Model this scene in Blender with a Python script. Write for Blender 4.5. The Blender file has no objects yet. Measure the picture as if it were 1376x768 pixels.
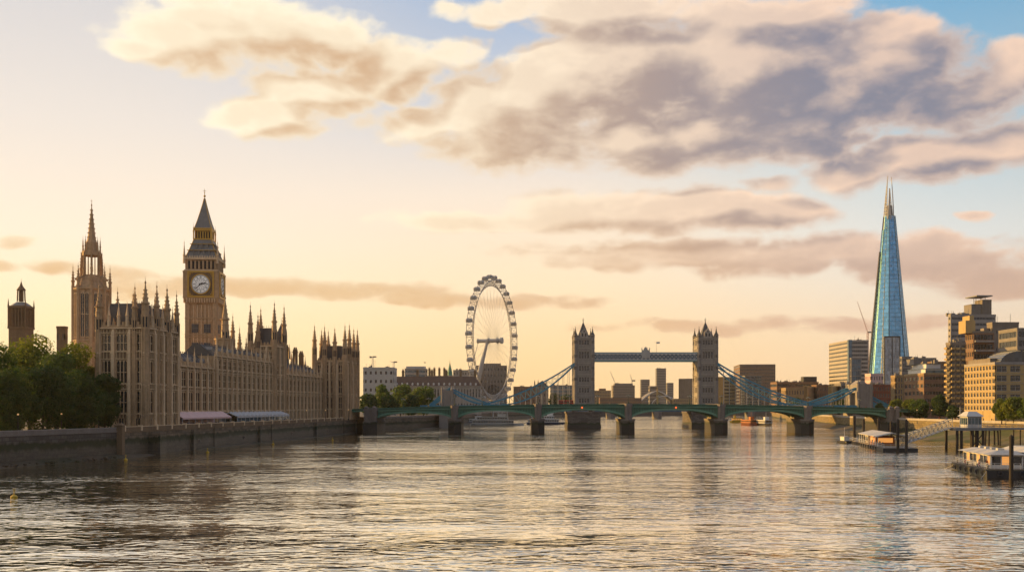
import bpy, math, random
from mathutils import Vector, Matrix
sc = bpy.context.scene
col = sc.collection
R = math.radians
PI = math.pi

# ------------------------------------------------------------------ camera
F = 1322.0      # focal length in photo pixels (photo is 1376 wide)
HZ = 545.0      # photo row of the horizon
EYE = 14.0      # camera height over the water
cam = bpy.data.objects.new('camera', bpy.data.cameras.new('camera'))
col.objects.link(cam)
cam.location = (0, 0, EYE)
cam.rotation_euler = (R(90), 0, 0)
cam.data.sensor_width = 36
cam.data.lens = 36 * F / 1376
cam.data.shift_y = (HZ - 384) / 1376
cam.data.clip_start = 0.5
cam.data.clip_end = 30000
sc.camera = cam

# ------------------------------------------------------------------ exposure
sc.view_settings.view_transform = 'Standard'
sc.view_settings.look = 'None'
sc.view_settings.exposure = 0.36
sc.view_settings.gamma = 1
sc.view_settings.use_curve_mapping = False
sc.render.engine = 'CYCLES'
sc.cycles.use_denoising = True
sc.cycles.max_bounces = 6
sc.cycles.diffuse_bounces = 3
sc.cycles.glossy_bounces = 3
sc.cycles.transmission_bounces = 2
sc.cycles.volume_bounces = 0
sc.cycles.sample_clamp_indirect = 6
sc.cycles.caustics_reflective = False
sc.cycles.caustics_refractive = False

# ------------------------------------------------------------------ sun
SUN_AZ, SUN_EL = R(-66), R(10.5)      # azimuth from straight ahead, negative = left
sunvec = Vector((math.sin(SUN_AZ) * math.cos(SUN_EL), math.cos(SUN_AZ) * math.cos(SUN_EL), math.sin(SUN_EL)))
sl = bpy.data.lights.new('sun', 'SUN')
sl.energy = 5.0
sl.angle = R(0.6)
sl.color = (1.0, 0.56, 0.14)
sun = bpy.data.objects.new('sun', sl)
sun.rotation_euler = sunvec.to_track_quat('Z', 'Y').to_euler()
col.objects.link(sun)

# ------------------------------------------------------------------ node helpers
def s2l(*c):
    o = []
    for v in c:
        v = v / 255.0
        o.append(v / 12.92 if v <= 0.04045 else ((v + 0.055) / 1.055) ** 2.4)
    return tuple(o) + (1.0,)

class NT:
    """small helper that writes node trees"""
    def __init__(s, tree):
        s.t = tree; s.n = tree.nodes; s.l = tree.links
    def put(s, sock, v):
        if v is None: return
        if hasattr(v, 'is_linked') or hasattr(v, 'links'):
            s.l.new(v, sock)
        else:
            sock.default_value = v
    def math(s, op, a, b=None, c=None, clamp=False):
        n = s.n.new('ShaderNodeMath'); n.operation = op; n.use_clamp = clamp
        s.put(n.inputs[0], a); s.put(n.inputs[1], b); s.put(n.inputs[2], c)
        return n.outputs[0]
    def vec(s, op, a, b=None, scale=None):
        n = s.n.new('ShaderNodeVectorMath'); n.operation = op
        s.put(n.inputs[0], a); s.put(n.inputs[1], b)
        if scale is not None: s.put(n.inputs['Scale'], scale)
        return n.outputs['Value'] if op in ('LENGTH', 'DOT_PRODUCT', 'DISTANCE') else n.outputs['Vector']
    def xyz(s, x, y, z=0.0):
        n = s.n.new('ShaderNodeCombineXYZ'); s.put(n.inputs[0], x); s.put(n.inputs[1], y); s.put(n.inputs[2], z)
        return n.outputs[0]
    def sep(s, v):
        n = s.n.new('ShaderNodeSeparateXYZ'); s.put(n.inputs[0], v); return n.outputs
    def noise(s, v, scale, detail=4, rough=0.55, lac=2.0, dist=0.0):
        n = s.n.new('ShaderNodeTexNoise'); n.noise_dimensions = '3D'
        s.put(n.inputs['Vector'], v); s.put(n.inputs['Scale'], scale); s.put(n.inputs['Detail'], detail)
        s.put(n.inputs['Roughness'], rough); s.put(n.inputs['Lacunarity'], lac); s.put(n.inputs['Distortion'], dist)
        return n
    def mix(s, f, a, b, mode='MIX'):
        n = s.n.new('ShaderNodeMix'); n.data_type = 'RGBA'; n.blend_type = mode
        n.clamp_factor = True
        s.put(n.inputs[0], f); s.put(n.inputs[6], a); s.put(n.inputs[7], b)
        return n.outputs[2]
    def ramp(s, f, stops, interp='LINEAR'):
        n = s.n.new('ShaderNodeValToRGB'); n.color_ramp.interpolation = interp
        e = n.color_ramp.elements
        while len(e) < len(stops): e.new(0.5)
        for i, (p, c) in enumerate(stops):
            e[i].position = p; e[i].color = c if len(c) == 4 else tuple(c) + (1,)
        s.put(n.inputs[0], f)
        return n.outputs[0]
    def smooth(s, v, lo, hi, a=0.0, b=1.0):
        n = s.n.new('ShaderNodeMapRange'); n.interpolation_type = 'SMOOTHSTEP'
        s.put(n.inputs[0], v); s.put(n.inputs[1], lo); s.put(n.inputs[2], hi); s.put(n.inputs[3], a); s.put(n.inputs[4], b)
        return n.outputs[0]

# ------------------------------------------------------------------ world: sky and clouds
world = bpy.data.worlds.new('World')
sc.world = world
world.use_nodes = True
wt = NT(world.node_tree)
wt.n.clear()
w_out = wt.n.new('ShaderNodeOutputWorld')
w_bg = wt.n.new('ShaderNodeBackground')
wt.l.new(w_bg.outputs[0], w_out.inputs[0])
W_STR = 0.1
w_bg.inputs['Strength'].default_value = W_STR
sky = wt.n.new('ShaderNodeTexSky')
sky.sky_type = 'NISHITA'
sky.sun_disc = False
sky.sun_elevation = SUN_EL
sky.sun_rotation = SUN_AZ
sky.altitude = 20
sky.air_density = 1.2
sky.dust_density = 2.2
sky.ozone_density = 1.5
tc = wt.n.new('ShaderNodeTexCoord')
d = wt.vec('NORMALIZE', tc.outputs['Generated'])
dx, dy, dz = wt.sep(d)
DEG = 57.29578
A = wt.math('MULTIPLY', wt.math('ARCTAN2', dx, dy), DEG)      # azimuth in degrees, 0 ahead
E = wt.math('MULTIPLY', wt.math('ARCSINE', dz), DEG)          # elevation in degrees
def px2deg(px, py):
    return (math.degrees(math.atan((px - 688) / F)), math.degrees(math.atan((HZ - py) / math.hypot(F, px - 688))))

# clear-sky colour: warm and pale towards the sun, blue away from it
e01 = wt.math('DIVIDE', wt.math('MAXIMUM', E, 0.0), 90.0)
def q(deg): return deg / 90.0
left = wt.ramp(e01, [(0, s2l(255, 222, 158)), (q(4.5), s2l(255, 232, 186)), (q(9), s2l(247, 229, 206)), (q(15), s2l(226, 217, 208)),
                     (q(23), s2l(198, 198, 202)), (q(45), s2l(150, 170, 200)), (1, s2l(95, 130, 180))])
mid = wt.ramp(e01, [(0, s2l(252, 208, 146)), (q(3), s2l(252, 217, 163)), (q(7), s2l(250, 224, 188)), (q(12), s2l(238, 222, 204)),
                    (q(17), s2l(196, 200, 208)), (q(23), s2l(150, 174, 204)), (q(45), s2l(105, 145, 190)), (1, s2l(85, 120, 175))])
right = wt.ramp(e01, [(0, s2l(246, 208, 162)), (q(4), s2l(240, 215, 184)), (q(9), s2l(218, 220, 216)), (q(14), s2l(176, 198, 208)),
                      (q(18), s2l(135, 178, 204)), (q(22), s2l(98, 160, 198)), (q(45), s2l(80, 132, 185)), (1, s2l(80, 118, 175))])
back = wt.ramp(e01, [(0, s2l(184, 162, 138)), (q(6), s2l(166, 156, 148)), (q(18), s2l(134, 144, 160)), (q(45), s2l(98, 124, 156)), (1, s2l(78, 106, 150))])
lm = wt.mix(wt.smooth(A, -22.0, 2.0), left, mid)
lmr = wt.mix(wt.smooth(A, 0.0, 27.0), lm, right)
absA = wt.math('ABSOLUTE', wt.math('ADD', A, 45.0))
basec = wt.mix(wt.smooth(absA, 62.0, 110.0), lmr, back)

# clouds
BL = [  # px, py, rx, ry, weight
    (250, 55, 120, 48, 1.0), (345, 45, 130, 50, 1.15), (430, 55, 95, 46, 1.1), (190, 72, 60, 22, .85), (522, 92, 85, 46, 1.1), (420, 118, 95, 38, 1.05), (350, 158, 85, 34, .95),
    (612, 74, 40, 28, .75), (300, 6, 110, 18, .7),
    (650, 150, 95, 54, 1.05), (560, 168, 90, 28, .85), (745, 120, 110, 66, 1.15), (700, 190, 150, 44, 1.05), (860, 100, 140, 86, 1.3), (1000, 100, 190, 92, 1.4), (1150, 110, 170, 78, 1.3),
    (890, 185, 190, 52, 1.2), (1050, 170, 150, 50, 1.15), (1275, 128, 120, 56, 1.1), (1355, 92, 60, 44, .9), (820, 24, 130, 40, 1.05), (665, 12, 95, 20, .95),
    (1000, 24, 150, 36, .95), (1180, 40, 90, 34, .85),
    (1140, 226, 90, 32, .95), (1255, 212, 120, 34, 1.05), (1350, 198, 80, 36, 1.0), (1020, 244, 50, 16, .8),
    (660, 294, 160, 19, 1.05), (800, 284, 150, 28, 1.05), (930, 280, 150, 32, 1.1), (1030, 290, 90, 28, 1.0),
    (900, 338, 240, 22, .75), (1080, 345, 160, 30, 1.0), (1230, 352, 150, 36, 1.0), (1330, 372, 110, 34, .9),
    (290, 384, 200, 19, .95), (455, 390, 170, 16, .95), (600, 402, 130, 13, .8), (32, 325, 34, 10, 1.0), (78, 359, 44, 13, .95), (5, 358, 30, 12, .9),
    (715, 404, 90, 10, .75), (960, 438, 200, 11, .65), (175, 366, 70, 12, .8), (1300, 289, 28, 9, .85), (1180, 440, 160, 12, .55)]
grp = bpy.data.node_groups.new('cloud_field', 'ShaderNodeTree')
grp.interface.new_socket('P', in_out='INPUT', socket_type='NodeSocketVector')
grp.interface.new_socket('D', in_out='OUTPUT', socket_type='NodeSocketFloat')
grp.interface.new_socket('S', in_out='OUTPUT', socket_type='NodeSocketFloat')
g = NT(grp)
gi = g.n.new('NodeGroupInput'); go = g.n.new('NodeGroupOutput')
P0 = gi.outputs[0]
Pn = g.vec('MULTIPLY', P0, (1.0, 1.7, 1.0))
warp = g.noise(Pn, 0.16, 3, 0.55).outputs['Color']
wv = g.vec('MULTIPLY', g.vec('SUBTRACT', warp, (0.5, 0.5, 0.5)), (4.0, 2.0, 0.0))
Pw = g.vec('ADD', P0, wv)
acc = None
for (bx, by, rx, ry, w) in BL:
    a0, e0 = px2deg(bx, by)
    a1, _ = px2deg(bx + rx, by); a2, _ = px2deg(bx - rx, by)
    _, e1 = px2deg(bx, by - ry); _, e2 = px2deg(bx, by + ry)
    ra = (a1 - a2) / 2; re = (e1 - e2) / 2
    n = g.n.new('ShaderNodeVectorMath'); n.operation = 'MULTIPLY_ADD'
    g.l.new(Pw, n.inputs[0]); n.inputs[1].default_value = (1 / ra, 1 / re, 0); n.inputs[2].default_value = (-a0 / ra, -e0 / re, 0)
    dd = g.vec('DOT_PRODUCT', n.outputs[0], n.outputs[0])
    v = g.math('MULTIPLY_ADD', dd, -0.85 * w, w)
    acc = v if acc is None else g.math('SMOOTH_MAX', acc, v, 0.18)
# beyond the photograph's frame: a plain scatter of cloud so the sky goes on
aa, ee, _z = g.sep(P0)
outm = g.math('MAXIMUM', g.smooth(g.math('ABSOLUTE', aa), 27.5, 36.0), g.smooth(ee, 22.5, 28.0))
gen = g.math('MULTIPLY_ADD', g.noise(Pn, 0.05, 3, 0.5).outputs['Fac'], 2.6, -1.0)
acc = g.math('MAXIMUM', acc, -1.6)
field = g.math('ADD', g.math('MULTIPLY', acc, g.math('SUBTRACT', 1.0, outm)), g.math('MULTIPLY', gen, outm))
g.l.new(g.math('ADD', field, g.math('MULTIPLY', g.math('SUBTRACT', g.noise(Pn, 0.17, 2, .45).outputs['Fac'], .5), 1.0)), go.inputs[1])
f1 = g.noise(Pn, 0.30, 8, 0.60, 2.1, 0.15).outputs['Fac']
f2 = g.noise(Pn, 0.085, 2, 0.5).outputs['Fac']
def puff(scale):
    n = g.noise(Pn, scale, 2.5, .5, 2.3, .3).outputs['Fac']
    return g.math('ABSOLUTE', g.math('MULTIPLY_ADD', n, 2.0, -1.0))
field = g.math('ADD', field, g.math('MULTIPLY', g.math('SUBTRACT', f1, 0.5), 1.7))
field = g.math('ADD', field, g.math('MULTIPLY', g.math('SUBTRACT', f2, 0.5), 0.5))
field = g.math('ADD', field, g.math('MULTIPLY', g.math('SUBTRACT', puff(0.24), 0.16), 0.95))
g.l.new(field, go.inputs[0])
def cloud(P):
    n = wt.n.new('ShaderNodeGroup'); n.node_tree = grp
    wt.l.new(P, n.inputs[0]); return n.outputs[0], n.outputs[1]
P = wt.xyz(A, E, 0.0)
c0, s0 = cloud(P)
c1, s1 = cloud(wt.vec('ADD', P, (-1.8, 1.2, 0.0)))       # the same field a little nearer the sun
alpha = wt.smooth(c0, -0.12, 0.62)
thick = wt.smooth(c0, 0.15, 1.1)
lit = wt.smooth(wt.math('ADD', wt.math('MULTIPLY', wt.math('SUBTRACT', s0, s1), 0.75), wt.math('MULTIPLY', wt.math('SUBTRACT', c0, c1), 0.45)), -0.16, 0.66)
lit = wt.math('MULTIPLY', wt.math('MULTIPLY', lit, wt.math('MULTIPLY_ADD', thick, -0.25, 1.0)), wt.smooth(E, 5.5, 12.0, 0.12, 0.92))
rightness = wt.smooth(A, -14.0, 24.0)
highness = wt.smooth(E, 3.0, 15.0)
litc = wt.mix(rightness, s2l(255, 243, 214), s2l(246, 210, 182))
shl = wt.mix(highness, s2l(214, 170, 116), s2l(204, 168, 130))
shr = wt.mix(highness, s2l(204, 168, 144), s2l(122, 122, 138))
shm = wt.mix(wt.smooth(A, -10.0, 12.0), shl, wt.mix(highness, s2l(218, 174, 130), s2l(156, 138, 134)))
shade = wt.mix(wt.smooth(A, 6.0, 20.0), shm, shr)
shade = wt.mix(wt.math('MULTIPLY', wt.math('SUBTRACT', 1.0, thick), wt.smooth(E, 5.0, 11.0, 0.15, 0.6)), shade, litc)
cc = wt.mix(lit, shade, litc)
cc = wt.mix(wt.smooth(absA, 80.0, 130.0), cc, wt.mix(lit, s2l(118, 122, 136), s2l(160, 150, 148)))
lowfade = wt.smooth(E, -0.5, 2.0)
skyc = wt.mix(wt.math('MULTIPLY', wt.math('MULTIPLY', alpha, 0.94), lowfade), basec, cc)
# the physical sky lends its own falloff; the rest sets the evening's colours
scaled = wt.vec('SCALE', skyc, scale=0.94 / W_STR)
final = wt.mix(0.05, scaled, sky.outputs[0])
wt.l.new(final, w_bg.inputs['Color'])
# ------------------------------------------------------------------ materials
def mat(name, c, rough=.8, var=.22, scale=.35, metal=0.0, streak=0.0, bump=0.0, spec=.5, fine=.12, c2=None, emit=None, estr=0):
    """a surface with blotches, fine grain and rain streaks"""
    m = bpy.data.materials.new(name); m.use_nodes = True
    t = NT(m.node_tree); b = t.n['Principled BSDF']
    geo = t.n.new('ShaderNodeNewGeometry'); pos = geo.outputs['Position']
    n1 = t.noise(pos, scale, 5, .6).outputs['Fac']
    n2 = t.noise(pos, scale * 9, 3, .6).outputs['Fac']
    v = t.math('MULTIPLY_ADD', t.math('SUBTRACT', n1, .5), var * 2.4, 1.0)
    v = t.math('ADD', v, t.math('MULTIPLY', t.math('SUBTRACT', n2, .5), fine * 2.4))
    if streak:
        n3 = t.noise(t.vec('MULTIPLY', pos, (1.0, 1.0, .06)), .9, 4, .6).outputs['Fac']
        v = t.math('ADD', v, t.math('MULTIPLY', t.math('SUBTRACT', n3, .5), streak * 2.4))
    base = tuple(c[:3]) + (1,)
    src = base
    if c2 is not None:
        src = t.mix(t.smooth(t.noise(pos, scale * .6, 4, .6).outputs['Fac'], .42, .62), base, tuple(c2[:3]) + (1,))
        rgb = t.vec('SCALE', src, scale=v)
    else:
        rgb = t.vec('SCALE', base[:3], scale=v)
    t.l.new(rgb, b.inputs['Base Color'])
    t.put(b.inputs['Roughness'], t.math('MULTIPLY_ADD', t.math('SUBTRACT', n2, .5), .25, rough, clamp=True))
    b.inputs['Metallic'].default_value = metal
    b.inputs['Specular IOR Level'].default_value = spec
    if bump:
        bn = t.n.new('ShaderNodeBump'); bn.inputs['Strength'].default_value = bump; bn.inputs['Distance'].default_value = .12
        t.l.new(n2, bn.inputs['Height']); t.l.new(bn.outputs[0], b.inputs['Normal'])
    if emit:
        b.inputs['Emission Color'].default_value = tuple(emit) + (1,); b.inputs['Emission Strength'].default_value = estr
    return m

def glassmat(name, c, rough=.08, metal=.0, var=.35, cell=(1.4, 1.4, 3.5), wob=.02, spec=.8):
    """window glass: panes differ a little in tint and tilt"""
    m = bpy.data.materials.new(name); m.use_nodes = True
    t = NT(m.node_tree); b = t.n['Principled BSDF']
    pos = t.n.new('ShaderNodeNewGeometry').outputs['Position']
    snap = t.n.new('ShaderNodeVectorMath'); snap.operation = 'SNAP'
    t.l.new(pos, snap.inputs[0]); snap.inputs[1].default_value = cell
    wn = t.n.new('ShaderNodeTexWhiteNoise'); wn.noise_dimensions = '3D'; t.l.new(snap.outputs[0], wn.inputs['Vector'])
    v = t.math('MULTIPLY_ADD', t.math('SUBTRACT', wn.outputs['Value'], .5), var * 2, 1.0)
    t.l.new(t.vec('SCALE', tuple(c[:3]), scale=v), b.inputs['Base Color'])
    nrm = t.n.new('ShaderNodeNewGeometry').outputs['Normal']
    off = t.vec('SCALE', t.vec('SUBTRACT', wn.outputs['Color'], (.5, .5, .5)), scale=wob)
    t.l.new(t.vec('NORMALIZE', t.vec('ADD', nrm, off)), b.inputs['Normal'])
    b.inputs['Roughness'].default_value = rough; b.inputs['Metallic'].default_value = metal
    b.inputs['Specular IOR Level'].default_value = spec
    return m

m_lime = mat('honey_limestone', (.53, .365, .21), .85, .34, .10, streak=.40, bump=.5, fine=.3)
m_lime_d = mat('sooty_and_shaded_limestone', (.21, .145, .085), .88, .28, .2, streak=.25, bump=.5, fine=.3)  # soot tone; also the painted shade of the recessed spandrels
m_lime_l = mat('pale_sunlit_carved_stone', (.78, .59, .37), .85, .26, .25, streak=.15, fine=.25)  # lightened so the buttress strips carry sunlight in their colour
m_slate = mat('blue_grey_slate', (.088, .088, .092), .6, .3, .4, streak=.2, fine=.25)
m_lead = mat('grey_green_iron_roofing', (.21, .205, .195), .5, .3, .35, streak=.25, fine=.2)
m_gold = mat('gilded_trim', (.62, .37, .07), .42, .25, .8, metal=.35)
m_dial = mat('white_opal_glass', (.82, .81, .78), .35, .08, 1.5, emit=(1.0, .95, .88), estr=.12)  # slight glow added to brighten a dial that is not lit
m_black = mat('black_paint', (.018, .018, .02), .5, .3, .5)
m_wglass = glassmat('old_leaded_glass', (.022, .024, .028), .18, wob=.05, cell=(.7, .7, 1.1))
m_granite = mat('grey_granite', (.24, .21, .185), .85, .22, .25, streak=.25, bump=.4, fine=.25)
m_granite_l = mat('pale_portland_stone', (.42, .385, .34), .85, .2, .3, streak=.2, fine=.2)
m_green = mat('bridge_green_paint', (.06, .20, .13), .5, .25, .3, streak=.25, fine=.15)
m_green_d = mat('dark_green_ironwork', (.015, .06, .036), .55, .25, .4, streak=.2)
m_green_l = mat('light_green_rib_paint', (.15, .34, .23), .5, .2, .4, streak=.2)
m_blue = mat('sky_blue_ironwork', (.05, .27, .42), .5, .2, .5, streak=.2)
m_blue_d = mat('deep_blue_ironwork', (.03, .13, .22), .5, .2, .5)
m_white = mat('white_paint', (.70, .70, .68), .5, .12, .5, streak=.1)
m_offwhite = mat('weathered_white_paint', (.50, .49, .46), .6, .18, .5, streak=.15)
m_eye = mat('pale_grey_steel', (.48, .47, .455), .45, .12, .4)
m_pod = glassmat('capsule_glass', (.40, .41, .42), .12, cell=(.9, .9, .9))
m_seam = mat('blue_steel_mullion', (.10, .26, .36), .35, .15, .5, metal=.5)
m_asphalt = mat('asphalt', (.05, .05, .052), .9, .2, .3)
m_grass = mat('mossy_bank', (.075, .09, .022), .95, .35, .12, c2=(.15, .12, .06), fine=.3, bump=.8)
m_mud = mat('river_mud', (.10, .08, .055), .8, .3, .1, c2=(.05, .055, .03), fine=.35, bump=.8)
m_land = mat('paved_ground', (.11, .10, .09), .9, .25, .06)
m_wood = mat('tarred_timber', (.028, .022, .018), .8, .35, .6, streak=.3)
m_hull = mat('olive_hull_paint', (.13, .115, .07), .6, .25, .4, streak=.3)
m_hullb = mat('black_hull', (.02, .02, .024), .45, .3, .4)
m_navy = mat('navy_hull_paint', (.03, .055, .11), .45, .2, .4)
m_yellow = mat('yellow_paint', (.65, .42, .03), .5, .15, .6)
m_red = mat('red_paint', (.42, .03, .02), .45, .15, .6)
m_orange = mat('orange_timber_cladding', (.50, .17, .04), .6, .25, .6)
m_pink = mat('pink_canvas', (.70, .50, .49), .8, .12, .5, streak=.1)
m_canvas = mat('grey_blue_canvas', (.52, .53, .54), .7, .15, .5, streak=.1)
m_concrete = mat('board_concrete', (.24, .21, .18), .85, .2, .15, streak=.22)
m_conc_l = mat('pale_concrete', (.34, .32, .30), .85, .18, .15, streak=.2)
m_conc_d = mat('dark_concrete', (.23, .215, .20), .85, .2, .15, streak=.2)
m_brick = mat('brown_brick', (.23, .14, .09), .9, .2, .25, streak=.15, fine=.25)
m_brick_r = mat('red_brick', (.22, .075, .045), .9, .2, .25, streak=.15, fine=.25)
m_brick_y = mat('yellow_stock_brick', (.36, .26, .14), .9, .2, .25, streak=.15, fine=.25)
m_cream = mat('cream_stone', (.47, .34, .15), .8, .15, .25, streak=.15)
m_roofd = mat('dark_roof_felt', (.055, .055, .06), .7, .25, .3)
m_roofbrown = mat('brown_tiled_roof', (.10, .062, .045), .8, .25, .3, streak=.2)
m_copper = mat('verdigris_copper', (.08, .26, .19), .6, .25, .5, streak=.25)
m_steel = mat('grey_steel', (.22, .23, .24), .4, .15, .5, metal=.4)
m_glassb = glassmat('blue_office_glass', (.10, .17, .23), .10, metal=.35, cell=(1.5, 1.5, 3.6), wob=.03)
m_glassg = glassmat('grey_office_glass', (.055, .062, .07), .12, metal=.15, cell=(1.5, 1.5, 3.2), wob=.035)
m_glassk = glassmat('dark_office_glass', (.02, .022, .026), .12, cell=(1.5, 1.5, 3.2), wob=.04)
m_glassm = glassmat('silver_mirror_glass', (.30, .34, .38), .10, metal=.6, cell=(1.5, 1.5, 3.5), wob=.02)
m_shard = glassmat('sky_tinted_tower_glass', (.17, .42, .63), .07, metal=.9, var=.2, cell=(3.0, 3.0, 3.9), wob=.018)  # blue of the mirrored sky is carried by the base colour
m_lamp = mat('warm_lamp_glass', (.8, .6, .3), .4, .1, 1, emit=(1.0, .55, .18), estr=.35)
m_lampred = mat('red_signal_lamp', (.6, .08, .02), .4, .1, 1, emit=(1.0, .16, .03), estr=.9)
m_litwin = mat('lit_cabin_window', (.6, .35, .12), .4, .2, .8, emit=(1.0, .42, .10), estr=.55)
m_skin = mat('skin', (.42, .26, .18), .6, .1, 2)
m_cloth = [mat('cloth_%s' % n, c, .85, .15, 2) for n, c in (('navy', (.03, .035, .06)), ('grey', (.12, .12, .13)), ('red', (.25, .04, .03)), ('cream', (.45, .40, .33)), ('black', (.02, .02, .022)), ('blue', (.06, .12, .25)))]

def tidewall(name, c, z_wet, z_moss, wetc=(.105, .092, .07)):
    """quay masonry: slime below the high-water line, a mossy fringe, stone courses above"""
    m = bpy.data.materials.new(name); m.use_nodes = True
    t = NT(m.node_tree); b = t.n['Principled BSDF']
    pos = t.n.new('ShaderNodeNewGeometry').outputs['Position']
    x, y, z = t.sep(pos)
    n1 = t.noise(pos, .18, 5, .65).outputs['Fac']; n2 = t.noise(pos, 1.6, 4, .6).outputs['Fac']
    n3 = t.noise(t.vec('MULTIPLY', pos, (1, 1, .08)), .8, 4, .6).outputs['Fac']
    zz = t.math('ADD', z, t.math('MULTIPLY', t.math('SUBTRACT', n1, .5), 2.2))
    zz = t.math('ADD', zz, t.math('MULTIPLY', t.math('SUBTRACT', n3, .5), 2.0))
    br = t.n.new('ShaderNodeTexBrick')
    t.l.new(t.xyz(t.math('ADD', x, y), z, 0.0), br.inputs['Vector'])
    br.inputs['Scale'].default_value = 1.0; br.inputs['Brick Width'].default_value = 2.6; br.inputs['Row Height'].default_value = .95
    br.inputs['Mortar Size'].default_value = .06
    br.inputs['Color1'].default_value = tuple(c) + (1,); br.inputs['Color2'].default_value = tuple(v * .55 for v in c) + (1,)
    br.inputs['Mortar'].default_value = tuple(v * .35 for v in c) + (1,)
    stone = t.vec('SCALE', br.outputs['Color'], scale=t.math('MULTIPLY_ADD', t.math('SUBTRACT', n2, .5), .9, 1.0))
    wet = t.vec('SCALE', t.mix(.6, tuple(wetc) + (1,), t.vec('MULTIPLY', br.outputs['Color'], tuple(w / max(cc, .01) for w, cc in zip(wetc, c)))), scale=t.math('MULTIPLY_ADD', t.math('SUBTRACT', n2, .5), 1.2, 1.0))
    moss = t.mix(n2, (.012, .022, .008, 1), (.03, .042, .012, 1))
    ma = t.mix(t.smooth(zz, z_moss - .4, z_moss + .4), moss, stone)
    cl = t.mix(t.smooth(zz, z_wet - .5, z_wet + .5), wet, ma)
    t.l.new(cl, b.inputs['Base Color'])
    t.put(b.inputs['Roughness'], t.smooth(zz, z_wet - .6, z_moss + .5, .55, .9))
    bn = t.n.new('ShaderNodeBump'); bn.inputs['Strength'].default_value = .6; bn.inputs['Distance'].default_value = .15
    t.l.new(n2, bn.inputs['Height']); t.l.new(bn.outputs[0], b.inputs['Normal'])
    return m
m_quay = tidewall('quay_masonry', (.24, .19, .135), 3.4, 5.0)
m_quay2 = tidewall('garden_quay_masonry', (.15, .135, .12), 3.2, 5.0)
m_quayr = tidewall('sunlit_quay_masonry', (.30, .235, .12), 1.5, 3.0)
m_pierw = tidewall('bridge_pier_masonry', (.26, .235, .21), 4.6, 5.6, (.035, .031, .026))

def leafmat(name, c, c2):
    m = bpy.data.materials.new(name); m.use_nodes = True
    t = NT(m.node_tree); b = t.n['Principled BSDF']
    pos = t.n.new('ShaderNodeNewGeometry').outputs['Position']
    n1 = t.noise(pos, .35, 3, .6).outputs['Fac']; n2 = t.noise(pos, 2.5, 2, .6).outputs['Fac']
    f = t.smooth(t.math('ADD', t.math('MULTIPLY', n1, .6), t.math('MULTIPLY', n2, .4)), .36, .64)
    cl = t.mix(f, tuple(c) + (1,), tuple(c2) + (1,))
    t.l.new(cl, b.inputs['Base Color']); b.inputs['Roughness'].default_value = .6
    b.inputs['Specular IOR Level'].default_value = .25
    tr = t.n.new('ShaderNodeBsdfTranslucent'); t.l.new(t.vec('MULTIPLY', cl, (1.5, 1.6, .5)), tr.inputs['Color'])
    ms = t.n.new('ShaderNodeMixShader'); ms.inputs[0].default_value = .38
    t.l.new(b.outputs[0], ms.inputs[1]); t.l.new(tr.outputs[0], ms.inputs[2])
    t.l.new(ms.outputs[0], t.n['Material Output'].inputs['Surface'])
    return m
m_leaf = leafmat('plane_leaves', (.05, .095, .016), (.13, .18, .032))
m_leaf2 = leafmat('sunlit_leaves', (.085, .12, .016), (.22, .235, .035))  # backlit yellow-green glow of the crowns is put into the leaf colour
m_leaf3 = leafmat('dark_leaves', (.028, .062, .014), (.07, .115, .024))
m_bark = mat('bark', (.06, .045, .032), .9, .3, .8, streak=.3)

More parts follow.
